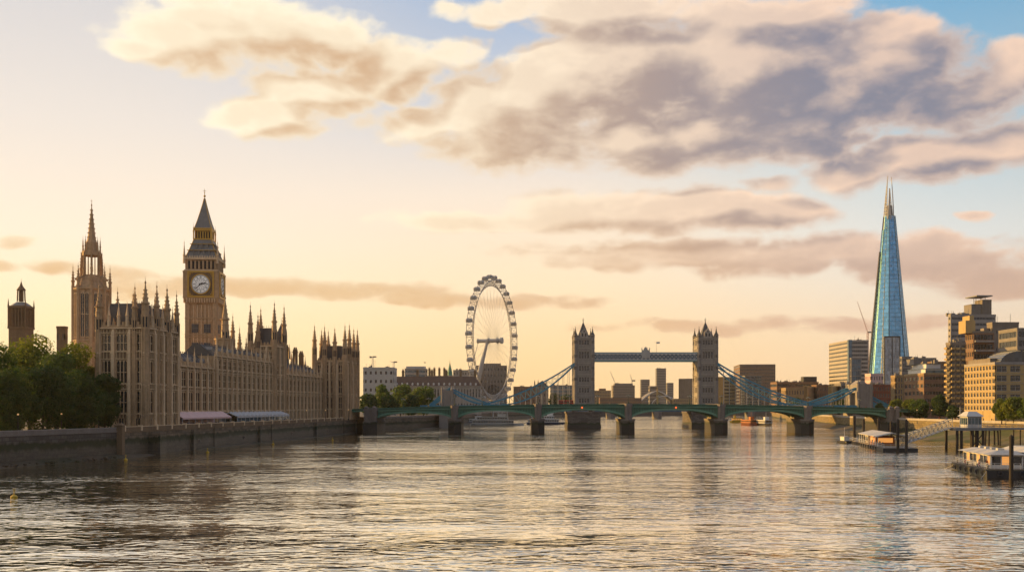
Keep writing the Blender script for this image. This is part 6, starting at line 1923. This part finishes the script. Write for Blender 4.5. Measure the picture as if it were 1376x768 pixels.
# tables and chairs inside the pink marquee read as one dark clutter: bar counter
# ------------------------------------------------------------------ people
def person_mesh(pose, seed):
    rnd = random.Random(seed)
    me = bpy.data.meshes.new('person')
    st = .16 if pose == 'walk' else .07
    V = [(0, 0, .95), (0, 0, 1.18), (0, 0, 1.40), (0, .0, 1.52), (0, -.01, 1.66),                # pelvis, waist, chest, neck, head
         (-.10, 0, .90), (-.11, -st, .50), (-.11, st * .4 - st * .5, .07), (-.11, -.13 - st * .3, .03),
         (.10, 0, .90), (.11, st * .6, .50), (.11, st * 1.5, .07), (.11, st * 1.5 - .14, .03),
         (-.19, 0, 1.40), (-.25, .06, 1.13), (-.24, -.05 - st * .4, .88), (.19, 0, 1.40), (.25, -.03, 1.13), (.24, -.12, .90)]
    E_ = [(0, 1), (1, 2), (2, 3), (3, 4), (0, 5), (5, 6), (6, 7), (7, 8), (0, 9), (9, 10), (10, 11), (11, 12), (2, 13), (13, 14), (14, 15), (2, 16), (16, 17), (17, 18)]
    Rd = [.15, .13, .16, .06, .105, .09, .065, .045, .04, .09, .065, .045, .04, .06, .045, .035, .06, .045, .035]
    me.from_pydata(V, E_, []); o = bpy.data.objects.new('tmp', me); col.objects.link(o)
    md = o.modifiers.new('skin', 'SKIN'); me.update()
    sv = me.skin_vertices[0].data
    for i, r in enumerate(Rd): sv[i].radius = (r, r * (.72 if i in (0, 1, 2) else 1)); sv[i].use_root = (i == 0)
    o.modifiers.new('sub', 'SUBSURF').levels = 1
    dg = bpy.context.evaluated_depsgraph_get()
    m2 = bpy.data.meshes.new_from_object(o.evaluated_get(dg))
    bpy.data.objects.remove(o); 
    return m2
pm_stand = person_mesh('stand', 1); pm_walk = person_mesh('walk', 2)
def dress(me, top, leg, hair):
    m = me.copy(); m.name = 'person'
    m.materials.clear()
    for x in (top, leg, m_skin, hair): m.materials.append(x)
    for p in m.polygons:
        z = p.center.z; x = abs(p.center.x)
        if z > 1.70 or (z > 1.58 and p.center.y > .03): p.material_index = 3
        elif z > 1.47: p.material_index = 2
        elif x > .2 and z < .95: p.material_index = 2
        elif z > .93: p.material_index = 0
        elif z < .09: p.material_index = 3
        else: p.material_index = 1
    return m
hairs = [m_black, m_bark]
outfits = [('navy jacket', 0), ('grey coat', 1), ('red top', 2), ('cream jacket', 3), ('black coat', 4), ('blue jacket', 5)]
PM = {}
for i, (nm, ci) in enumerate(outfits):
    for pn, pmsh in (('standing', pm_stand), ('walking', pm_walk)):
        PM[(i, pn)] = dress(pmsh, m_cloth[ci], m_cloth[(0, 4, 5, 1, 1, 0)[i]], hairs[i % 2])
rnd = random.Random(77)
def person(p, i, pn, where, group):
    o = put('person', PM[(i, pn)], None, p, rnd.uniform(0, 6.28))
    s = rnd.uniform(.94, 1.05); o.scale = (s, s, s)
    tag(o, '%s %s in %s' % (pn, 'figure', outfits[i][0]) + ' ' + where, 'person', group); return o
for j in range(22):
    xp = 28 + j * 1.7 + rnd.uniform(-.5, .5)
    person(pl(xp, rnd.uniform(1.2, 4.5)), j % 6, 'standing', 'at the pink terrace marquee', 'people at the pink marquee')
for j in range(9):
    person(pl(134 + j * 7 + rnd.uniform(-2, 2), rnd.uniform(2, 6)), (j * 5) % 6, 'standing' if j % 2 else 'walking', 'on the terrace past the vaulted marquee', 'people on the empty terrace')
for j in range(64):
    f = rnd.random(); x = wx(520) + (wx(1180) - wx(520)) * (f ** .7); 
    person((x, WY0 + rnd.uniform(.7, 2.6), camber(x) - 1.16), j % 6, 'walking' if j % 3 else 'standing', 'on the green bridge pavement', 'pedestrians crossing the green bridge')
for j in range(46):
    y = rnd.uniform(345, 470); x = 203 + rnd.uniform(-3, 8)
    person((x, y, 6.98), (j * 7) % 6, 'walking' if j % 2 else 'standing', 'on the right bank promenade', 'people strolling on the promenade')
for j in range(7):
    f = 8 + j * 7.3; ca, sa = math.cos(math.atan2(75, 14.4)), math.sin(math.atan2(75, 14.4)); yy = -1.0 - (j % 2) * .35
    person((114.6 + f * ca - yy * sa, 303 + f * sa + yy * ca, 1.1), j % 6, 'standing', 'waiting on the floating pier', 'people waiting on the floating pier')
for j in range(4):
    f = 3 + j * 5.2; ca, sa = math.cos(math.atan2(24, 4.2)), math.sin(math.atan2(24, 4.2)); yy = -.75
    person((93.3 + f * ca - yy * sa, 193 + f * sa + yy * ca, 1.66), (j + 2) % 6, 'standing', 'on the side deck of the moored barge', 'people on the moored barge')
# promenade lamps and benches
b = MB(); b.lathe(0, 0, [(.28, 0), (.28, .6), (.1, .9), (.07, 4.6), (.14, 4.7), (.04, 4.8)], 8); lp = b.mesh('post', m_black)
b = MB(); b.ball((0, 0, .2), .24, 10, 6); lgl = b.mesh('lamp_globe', m_lamp)
pl0 = None
for j in range(9):
    x, y = 199.5 + .6, 350 + j * 17
    if pl0 is None:
        pl0 = thing('street_lamp', 'black promenade lamp post with glowing globe by the quay wall', 'street lamp', (x, y, 6.98), 0, 'globe lamps along the right bank promenade'); put('post', lp, pl0); put('lamp_globe', lgl, pl0, (0, 0, 4.8)); o = pl0
    else: o = copy_tree(pl0)
    o.location = (x, y, 6.98)
tl0 = thing('street_lamp', 'black terrace lamp post with glowing globe below the end pavilion', 'street lamp', pl(150, 1.2), 0, 'globe lamps on the palace terrace'); put('post', lp, tl0); put('lamp_globe', lgl, tl0, (0, 0, 4.8))
for xp in (178, 205): o = copy_tree(tl0); o.location = pl(xp, 1.2 if xp < 200 else -2.2)
gl0 = thing('street_lamp', 'black garden lamp post with glowing globe under the plane trees', 'street lamp', (-114.5, 250, 6.98), 0, 'globe lamps under the garden trees'); put('post', lp, gl0); put('lamp_globe', lgl, gl0, (0, 0, 4.8))
for (x, y) in ((-118.5, 236), (-110.5, 263)): o = copy_tree(gl0); o.location = (x, y, 6.98)

# ------------------------------------------------------------------ pontoon pier, gangway, pier house
pa = math.atan2(75, 14.4)
pt = thing('pontoon_pier', 'floating pier with pale canopy and orange waiting room beside the gangway', 'pier', (114.6, 303, 0), pa)   # x away from us along the pier, y towards mid river
L, Wd = 66, 9.5
b = MB(); b.prism([(0, -Wd), (L, -Wd), (L + 4, -Wd * .5), (L, 0), (0, 0)], -.6, .95); b.cur = 1; b.box(.1, L, -Wd + .1, -.1, .95, 1.1)
for i in range(14): b.cur = 0; b.box(i * 4.8, i * 4.8 + .5, -.0, .25, .1, .95)
b.box(-.3, 9, -Wd - .3, .35, -.5, 1.0)
b.build('pontoon_hull', [m_hullb, m_concrete], pt)
b = MB(); x0, x1 = 12, 50
for (xa, ya, za, zb_) in ((0, 0, 0, 0),):
    b.add([(x0, .2, 4.3), (x1, .2, 4.3), (x1, -Wd * .5, 5.5), (x0, -Wd * .5, 5.5), (x0, -Wd - .2, 4.3), (x1, -Wd - .2, 4.3),
           (x0, .2, 4.05), (x1, .2, 4.05), (x1, -Wd * .5, 5.2), (x0, -Wd * .5, 5.2), (x0, -Wd - .2, 4.05), (x1, -Wd - .2, 4.05)],
          [(0, 1, 2, 3), (3, 2, 5, 4), (9, 8, 7, 6), (10, 11, 8, 9), (0, 6, 7, 1), (4, 5, 11, 10), (0, 3, 9, 6), (3, 4, 10, 9), (1, 7, 8, 2), (2, 8, 11, 5)])
b.build('canopy', m_offwhite, pt)
b = MB()
for i in range(9):
    x = x0 + .5 + (x1 - x0 - 1) * i / 8
    for y in (-.25, -Wd + .25): b.tube((x, y, 1.1), (x, y, 4.1), .11, .11, 6)
b.build('canopy_post', m_white, pt)
b = MB(); b.box(24, 36, -Wd + 2, -1.6, 1.1, 3.9); b.cur = 1
for i in range(6): b.box(24.4 + i * 1.95, 25.9 + i * 1.95, -1.62, -1.55, 1.9, 3.4)
b.box(23.93, 24.0, -Wd + 2.6, -2.2, 1.9, 3.4)
b.build('waiting_room', [m_orange, m_litwin], pt)
b = MB(); b.box(40, 48, -Wd + 2, -1.8, 1.1, 3.7); b.cur = 1; b.box(40.5, 47.5, -1.8, -1.74, 2.0, 3.2); b.build('ticket_cabin', [m_offwhite, m_glassb], pt)
b = MB()
for (p, q) in (((0, -.15), (L, -.15)), ((0, -Wd + .15), (L, -Wd + .15)), ((0, -Wd + .15), (0, -.15))):
    n = max(2, int((Vector(q) - Vector(p)).length / 1.6))
    for i in range(n + 1):
        x = p[0] + (q[0] - p[0]) * i / n; y = p[1] + (q[1] - p[1]) * i / n; b.tube((x, y, 1.1), (x, y, 2.25), .045, .045, 4)
    for z in (1.65, 2.25): b.bar((p[0], p[1], z), (q[0], q[1], z), .07)
b.build('railing', m_white, pt)
def at(px, py): Y = EYE * F / (py - HZ); return Vector(((px - 688) * Y / F, Y, 0))
G = 'tarred mooring piles around the floating pier'
def pile(x, y, h, r, label, group=None):
    b = MB(); b.lathe(0, 0, [(r, -2.5), (r, h - .5), (r * 1.05, h - .45), (r * .9, h - .1), (r * .15, h + .25)], 10)
    for z in (h * .35, h * .8): b.lathe(0, 0, [(r * 1.08, z), (r * 1.08, z + .18)], 10)
    o = b.build('mooring_pile', m_wood, None, (x, y, 0)); tag(o, label, 'mooring pile', group); return o
for (px, Y, yt, r, lab) in ((1206.5, 300.5, 563, .42, 'front left tarred pile at the near end of the floating pier'), (1218, 299, 564, .42, 'front right tarred pile at the near end of the floating pier'),
                            (1148, 395, 558, .55, 'tall dark pile behind the far end of the floating pier'), (1160.5, 415, 563, .5, 'paler capped pile second from the far end of the pier'),
                            (1180.5, 400, 562, .5, 'dark pile rising behind the pier canopy'), (1197.5, 380, 566, .5, 'dark pile behind the canopy nearest the gangway'),
                            (1359, 189, 585, .40, 'thick black pile in front of the moored barge')):
    pile((px - 688) * Y / F, Y, EYE + (HZ - yt) * Y / F, r, lab)
for j, (px, Y, yt, lab) in enumerate(((1344, 340, 576, 'thin dark post nearest the old timber dolphin'), (1362, 335, 574, 'thin dark post in the middle by the right edge'), (1371, 333, 577, 'thin dark post closest to the right edge'))):
    pile((px - 688) * Y / F, Y, EYE + (HZ - yt) * Y / F, .22, lab)
# pier house on piles
phx, phy = (1303 - 688) * 322 / F, 322
ph = thing('pier_house', 'pale blue pier cabin with hipped roof on a platform over dark piles', 'pier', (phx, phy, 0))
b = MB(); b.box(-6, 6, -3, 7, 6.0, 6.9); b.build('platform', m_steel, ph)
b = MB(); b.box(-1.2, 3.4, -1.2, 4.5, 6.9, 10.6); b.frustum((-1.8, 4.0, -1.8, 5.1, 10.6), (-.2, 2.4, .4, 3.0, 12.2)); b.cur = 1
for i in range(4): b.box(-1.0 + i * 1.1, -.1 + i * 1.1, -1.26, -1.2, 8.0, 10.1)
for i in range(4): b.box(-1.26, -1.2, -.9 + i * 1.35, .2 + i * 1.35, 8.0, 10.1)
b.build('cabin', [m_canvas, m_glassb], ph)
b = MB(); b.tube((0, 0, -2.5), (0, 0, 6.0), .45, .45, 8)
for z in (1.2, 4.6): b.lathe(0, 0, [(.5, z), (.5, z + .2)], 8)
spm = b.mesh('support_pile', m_wood)
for (x, y) in ((-5, -2), (-3.6, -2), (0, -2), (1.6, -2), (3.4, -2), (-5, 6), (0, 6), (3.4, 6), (5, 6)): put('support_pile', spm, ph, (x, y, 0))
b = MB()
for (p, q) in (((0, -2, 1), (3.4, -2, 5)), ((0, -2, 5), (3.4, -2, 1))): b.bar(p, q, .25)
b.build('cross_brace', m_wood, ph)
b = MB()
for (p, q) in (((-6, -3), (6, -3)), ((6, -3), (6, 7)), ((-6, 1), (-6, 7))):
    n = 8
    for i in range(n + 1): b.tube((p[0] + (q[0] - p[0]) * i / n, p[1] + (q[1] - p[1]) * i / n, 6.9), (p[0] + (q[0] - p[0]) * i / n, p[1] + (q[1] - p[1]) * i / n, 8.0), .05, .05, 4)
    for z in (7.45, 8.0): b.bar((p[0], p[1], z), (q[0], q[1], z), .08)
b.build('railing', m_offwhite, ph)
b = MB(); b.tube((-3.6, -1, 6.9), (-3.6, -1, 13.6), .12, .07, 6); b.bar((-4.3, -1, 12.6), (-2.9, -1, 12.6), .09); b.build('signal_mast', m_white, ph)
b = MB(); b.box(6, 46, 0, 4.5, 6.2, 6.85)
for y in (.1, 4.4):
    for i in range(21): b.tube((6 + i * 2, y, 6.85), (6 + i * 2, y, 7.95), .05, .05, 4)
    for z in (7.4, 7.95): b.bar((6, y, z), (46, y, z), .08)
b.build('footbridge', m_steel, ph)
# lattice gangway
gA = Vector(((1207 - 688) * 318 / F, 318, 1.2)); gB = Vector((phx - 5.9, phy + 1.0, 6.95))
gw_ = thing('gangway', 'sloping white lattice gangway from floating pier up to the pier cabin', 'gangway', gA)
b = MB(); dv = gB - gA; n = 12; sd = Vector((-dv.y, dv.x, 0)).normalized() * 1.1; up = Vector((0, 0, 2.7))
for s in (-1, 1):
    for i in range(n):
        a = dv * (i / n) + sd * s; c = dv * ((i + 1) / n) + sd * s
        b.bar(a + up, c + up, .2); b.bar(a, c, .2); b.bar(a, a + up, .14); b.bar(a, c + up, .13); b.bar(a + up, c, .13)
    b.bar(dv + sd * s, dv + sd * s + up, .14)
for i in range(n + 1): b.bar(dv * (i / n) + sd + up, dv * (i / n) - sd + up, .1)
b.build('lattice_truss', m_offwhite, gw_)
b = MB(); b.bar(Vector((0, 0, .05)), dv + Vector((0, 0, .05)), 2.0, .12); b.build('walkway', m_steel, gw_)
# timber dolphin
od = thing('timber_dolphin', 'old timber dolphin with concrete cap standing on the sloping foreshore', 'dolphin', ((1333 - 688) * 345 / F, 345, 0))
b = MB()
for (x, y) in ((-1.5, -1), (1.5, -1), (-1.5, 1.4), (1.5, 1.4)): b.tube((x * 1.15, y * 1.2, -2), (x, y, 5.4), .32, .3, 8)
b.build('timber_legs', m_wood, od)
b = MB(); b.box(-2.2, 2.2, -1.7, 2.1, 5.4, 6.5); b.build('cap', m_concrete, od)

# ------------------------------------------------------------------ boats
def hull_rings(b, L, W, H, bow=.35, sheer=.35, tum=.85):
    rows = []
    n = 14
    for i in range(n + 1):
        f = i / n; x = -L / 2 + L * f
        w = W / 2 * (1 - max(0, (f - (1 - bow)) / bow) ** 2.2) * (1 - max(0, (.12 - f) / .12) * .22)
        w = max(w, .04); zt = H * (1 + sheer * max(0, f - .6) ** 1.5)
        rows.append([(x, -w * .55, -.6), (x, -w * tum, .1), (x, -w, zt), (x, w, zt), (x, w * tum, .1), (x, w * .55, -.6)])
    b.sheet(rows); b.add(rows[0], [(0, 1, 2, 3, 4, 5)])
    return rows
def cruiser(label, pos, rz, L, W, mh, mc, decks=2, cat='boat', band=m_navy, lit=False):
    t = thing('passenger_boat', label, cat, pos, rz)
    b = MB(); hull_rings(b, L, W, 1.5); b.build('hull', mh, t)
    b = MB()
    for d_ in range(decks):
        x0, x1 = -L * .46 + d_ * L * .08, L * .30 - d_ * L * .12; w = W * .42 - d_ * .35; z = 1.5 + d_ * 2.5
        b.box(x0, x1, -w, w, z, z + 2.2); b.box(x0 - .4, x1 + .6, -w - .3, w + .3, z + 2.2, z + 2.42)
    zt = 1.5 + decks * 2.5
    b.box(L * .02, L * .16, -1.4, 1.4, zt, zt + 1.9); b.box(L * .01, L * .18, -1.6, 1.6, zt + 1.9, zt + 2.1)
    b.tube((L * .08, 0, zt + 2), (L * .08, 0, zt + 6), .1, .05, 5); b.bar((L * .08, -.8, zt + 4.4), (L * .08, .8, zt + 4.4), .08)
    cab = b.build('cabin', mc, t)
    b = MB()
    for d_ in range(decks):
        x0, x1 = -L * .46 + d_ * L * .08, L * .30 - d_ * L * .12; w = W * .42 - d_ * .35; z = 1.5 + d_ * 2.5
        n = max(4, int((x1 - x0) / 1.7))
        for i in range(n):
            xa = x0 + (x1 - x0) * (i + .15) / n; xb = x0 + (x1 - x0) * (i + .85) / n
            for s in (-1, 1): b.box(xa, xb, s * w - .03, s * w + .03, z + .8, z + 1.75)
        b.box(x0 - .04, x0 + .03, -w * .8, w * .8, z + .8, z + 1.8); b.box(x1 - .03, x1 + .04, -w * .8, w * .8, z + .8, z + 1.8)
    b.build('windows', m_litwin if lit else m_glassk, cab)
    b = MB()
    for s in (-1, 1):
        n = int(L / 1.8)
        for i in range(n + 1):
            x = -L * .48 + L * .80 * i / n; b.tube((x, s * W * .46, 1.5), (x, s * W * .46, 2.5), .045, .045, 4)
        b.bar((-L * .48, s * W * .46, 2.5), (L * .32, s * W * .46, 2.5), .07); b.bar((-L * .48, s * W * .44, 1.15), (L * .3, s * W * .47, 1.15), .1, .3)
    b.build('railing', band, t)
    return t
cruiser('white passenger boat with blue trim moored under the second arch from the left', at(668, 571.5), R(6), 38, 8.5, m_white, m_offwhite, 2)
cruiser('long blue hulled passenger boat moored just left of the left tower pier', at(737, 571) + Vector((0, 40, 0)), R(4), 30, 8, m_navy, m_white, 2)
cruiser('white low tour boat moored nearest the wheel on the left', at(638, 569) , R(20), 30, 7, m_navy, m_white, 1)
cruiser('small yellow river bus right of the right tower pier', at(989, 567.5), R(178), 10.5, 4, m_yellow, m_yellow, 1, lit=True)
cruiser('red brown barge with cabin among the boats right of the yellow one', at(1008, 570.5), R(-75), 20, 6.5, m_brick_r, m_orange, 1)
cruiser('black hulled launch with white cabin right of the red brown barge', at(1028, 571), R(-80), 20, 6.5, m_hullb, m_white, 1)
def moored_barge(label, x, y, rz):
    """wide moored barge carrying glazed cabins; x runs away from us along its side"""
    t = thing('moored_barge', label, 'barge', (x, y, 0), rz)
    L, W = 26, 17
    b = MB(); b.prism([(0, -W), (L - 2, -W), (L, -W + 2), (L, -2), (L - 1.5, 0), (0, 0)], -.7, 1.55); b.build('hull', m_hull, t)
    b = MB(); b.prism([(-.25, -W - .1), (L * .35, -W - .1), (L * .35, -W + .1), (-.02, -W + .1), (-.02, .15), (-.25, .15)], -.7, 1.35); b.prism([(0, .02), (L - 1.6, .02), (L - 1.5, .25), (0, .25)], 1.25, 1.6); b.build('rubbing_strake', m_hullb, t)
    b = MB(); b.lathe(L - .4, -.6, [(.75, .2), (.95, .6), (.95, 1.2), (.75, 1.6)], 12); b.build('fender', m_hullb, t)
    b = MB(); b.box(.1, L - 2, -W + .2, -.1, 1.55, 1.65); b.build('deck', m_conc_d, t)
    ty = MB()
    for k in range(14):
        a0, a1 = 2 * PI * k / 14, 2 * PI * (k + 1) / 14
        ty.tube((.42 * math.cos(a0), 0, .42 * math.sin(a0)), (.42 * math.cos(a1), 0, .42 * math.sin(a1)), .15, .15, 6)
    tym = ty.mesh('tyre_fender', m_hullb)
    for k in range(6): put('tyre_fender', tym, t, (2.5 + k * 3.9, .36, .75))
    for k in range(4): put('tyre_fender', tym, t, (-.42, -2.2 - k * 4.0, .75), PI / 2)
    lr_m = MB()
    for k in range(14):
        a0, a1 = 2 * PI * k / 14, 2 * PI * (k + 1) / 14
        lr_m.cur = (k // 2) % 2; lr_m.tube((.34 * math.cos(a0), 0, .34 * math.sin(a0)), (.34 * math.cos(a1), 0, .34 * math.sin(a1)), .08, .08, 6)
    lrm = lr_m.mesh('life_ring', [m_red, m_white])
    for k in (6, 16): put('life_ring', lrm, t, (k, -.12, 2.25))
    rp = MB()
    for (p, q) in (((1, -.3, 1.7), (-4, 3.0, -.3)), ((L - 3, -.3, 1.7), (L + 5, 1.8, -.3))):
        P_, Q_ = Vector(p), Vector(q); pts = [P_.lerp(Q_, i / 8) - Vector((0, 0, .8 * math.sin(PI * i / 8) * .6)) for i in range(9)]; rp.path(pts, .05)
    rp.build('mooring_rope', m_offwhite, t)
    bo = MB(); bo.lathe(0, 0, [(.16, 0), (.16, .45), (.24, .5), (.24, .6), (.05, .65)], 8); bom = bo.mesh('bollard', m_black)
    for k in (1, 8, 15, L - 3): put('bollard', bom, t, (k, -.35, 1.65))
    # cabin one
    c = MB(); x0, x1, y0, y1 = 2.5, 22, -7.2, -1.3
    c.box(x0, x1, y0 + .02, y1 - .05, 1.65, 2.35); n = 8
    for i in range(n + 1):
        xx = x0 + (x1 - x0) * i / n; c.box(xx - .1, xx + .1, y1 - .22, y1, 1.65, 4.3)
        c.box(xx - .1, xx + .1, y0, y0 + .2, 1.65, 4.3)
    for i in range(4): yy = y0 + (y1 - y0) * i / 3; c.box(x0 - .02, x0 + .2, yy - .1, yy + .1, 1.65, 4.3)
    c.box(x0, x1, y0 + .03, y1 - .03, 4.0, 4.35)
    cab = c.build('cabin', m_white, t)
    g_ = MB()
    for i in range(n):
        xa = x0 + (x1 - x0) * i / n + .12; xb = x0 + (x1 - x0) * (i + 1) / n - .12
        g_.cur = 0 if i % 3 else 1; g_.box(xa, xb, y1 - .16, y1 - .12, 2.35, 4.0)
    for i in range(3): g_.cur = i % 2; ya = y0 + (y1 - y0) * i / 3 + .12; g_.box(x0 + .04, x0 + .08, ya, ya + (y1 - y0) / 3 - .24, 2.35, 4.0)
    g_.build('windows', [m_glassk, m_litwin], cab)
    r = MB(); r.add([(x0 - 1.2, y1 + .8, 4.36), (x1 + 1.6, y1 + .8, 4.36), (x1 + 1.6, y0 - .4, 4.36), (x0 - 1.2, y0 - .4, 4.36), (x0 + 1, y1 - 1.6, 5.1), (x1 - 1, y1 - 1.6, 5.1), (x1 - 1, y0 + 1.2, 5.1), (x0 + 1, y0 + 1.2, 5.1)],
                    [(3, 2, 1, 0), (4, 5, 6, 7), (0, 1, 5, 4), (1, 2, 6, 5), (2, 3, 7, 6), (3, 0, 4, 7)])
    for i in range(4): r.box(x0 + 3 + i * 4, x0 + 4.4 + i * 4, y1 - 3.4, y1 - 2.2, 5.1, 5.5)
    r.build('roof', m_offwhite, t)
    c = MB(); c.box(3, 20, -W + 1, -8.6, 1.65, 4.7); c.frustum((2.4, 20.6, -W + .4, -8.0, 4.7), (4, 19, -W + 2.5, -10, 5.6)); c.cur = 1
    for i in range(4): c.box(2.93, 3.0, -W + 1.6 + i * 1.75, -W + 2.7 + i * 1.75, 2.9, 4.1)
    c.build('deckhouse', [m_offwhite, m_glassk], t)
    rl = MB()
    for (p, q) in (((.3, -.2), (L - 2, -.2)), ((.3, -W + .3), (.3, -.2))):
        n = int((Vector(q) - Vector(p)).length / 1.1)
        for i in range(n + 1): xx = p[0] + (q[0] - p[0]) * i / n; yy = p[1] + (q[1] - p[1]) * i / n; rl.tube((xx, yy, 1.65), (xx, yy, 2.75), .045, .045, 4)
        for z in (2.05, 2.4, 2.75): rl.bar((p[0], p[1], z), (q[0], q[1], z), .06)
    rl.build('railing', m_white, t)
    return t
moored_barge('olive moored barge with white glazed cabins and railings at the lower right', 93.3, 193, math.atan2(24, 4.2))
# dinghy at the pier's far end
dg_ = thing('workboat', 'little open workboat with a mast tied to the far end of the floating pier', 'boat', at(1133, 594.5), R(100))
b = MB(); hull_rings(b, 9, 3, .9); b.build('hull', m_hullb, dg_)
b = MB(); b.box(-2.6, .4, -1, 1, .8, 2.3); b.box(-2.8, .7, -1.15, 1.15, 2.3, 2.45); b.tube((-1, 0, 2.4), (-1, 0, 6), .08, .05, 5); b.build('cabin', m_white, dg_)
# buoys
by = thing('buoy', 'yellow mooring buoy with topmark nearest the left edge', 'buoy', at(19, 668)); by['group'] = 'yellow mooring buoys'
b = MB(); b.lathe(0, 0, [(.2, -.4), (.48, -.15), (.5, .2), (.2, .45), (.08, .5), (.06, 1.1)], 10); b.build('float', m_yellow, by)
b = MB(); b.bar((-.22, 0, 1.0), (.22, 0, 1.4), .08); b.bar((.22, 0, 1.0), (-.22, 0, 1.4), .08); b.build('topmark', m_yellow, by)
for (px, py, lab) in ((169, 617.5, 'yellow mooring buoy below the gate pier'), (279, 607.5, 'yellow mooring buoy below the pink marquee'), (367, 596.5, 'yellow mooring buoy below the vaulted marquee'), (447, 591, 'yellow mooring buoy below the end pavilion')):
    o = copy_tree(by); p = at(px, py); o.location = p; o['label'] = lab; o.scale = (.95,) * 3
# birds
def bird(label, px, py, Y, rz):
    b = MB(); b.lathe(0, 0, [(.02, -.5), (.13, -.2), (.15, .1), (.07, .4), (.02, .5)], 6)
    b.v = [(v[0], v[2], v[1]) for v in b.v]
    for s in (-1, 1): b.add([(0, .15, .05), (0, -.2, .05), (s * .55, -.12, .32), (s * .6, .1, .34), (s * 1.15, -.25, .18)], [(0, 1, 2, 3), (3, 2, 4)])
    k = Y / F
    o = b.build('bird', m_black, None, ((px - 688) * k, Y, EYE + (HZ - py) * k), rz); o.scale = (1.3,) * 3; tag(o, label, 'bird')
bird('dark bird flying above the trees near the white building', 571, 487, 420, .7)
bird('dark bird flying right of the palace end pavilion', 498, 480, 380, 2.0)
for n_ in ('embankment_wall', 'tree', 'arch_bridge'):
    for o in bpy.data.objects:
        if o.parent is None and o.name.split('.')[0] == n_: o['kind'] = 'thing'

# a red bus on the suspension bridge beside the left tower
bus = thing('double_decker_bus', 'red double decker bus crossing the twin towered bridge beside the left tower', 'bus', (tx(762), TY + 6, DECK))
b = MB(); b.box(-5.3, 5.3, -1.25, 1.25, .45, 4.2); b.frustum((-5.3, 5.3, -1.25, 1.25, 4.2), (-5.0, 5.0, -1.0, 1.0, 4.45)); b.build('body', m_red, bus)
b = MB()
for z in (1.5, 3.0):
    for i in range(7):
        for s_ in (-1.27, 1.27): b.box(-4.9 + i * 1.42, -3.7 + i * 1.42, s_ - .02, s_ + .02, z, z + .85)
    b.box(-5.33, -5.28, -1.05, 1.05, z, z + .9); b.box(5.28, 5.33, -1.05, 1.05, z, z + .9)
b.build('windows', m_glassk, bus)
b = MB(); b.fr = lambda v: Vector((v[0], v[2], v[1])); b.lathe(0, 0, [(.5, -.15), (.5, .15)], 12); whm = b.mesh('wheel', m_black)
for x in (-3.4, 3.2):
    for y in (-1.15, 1.15): put('wheel', whm, bus, (x, y, .5))
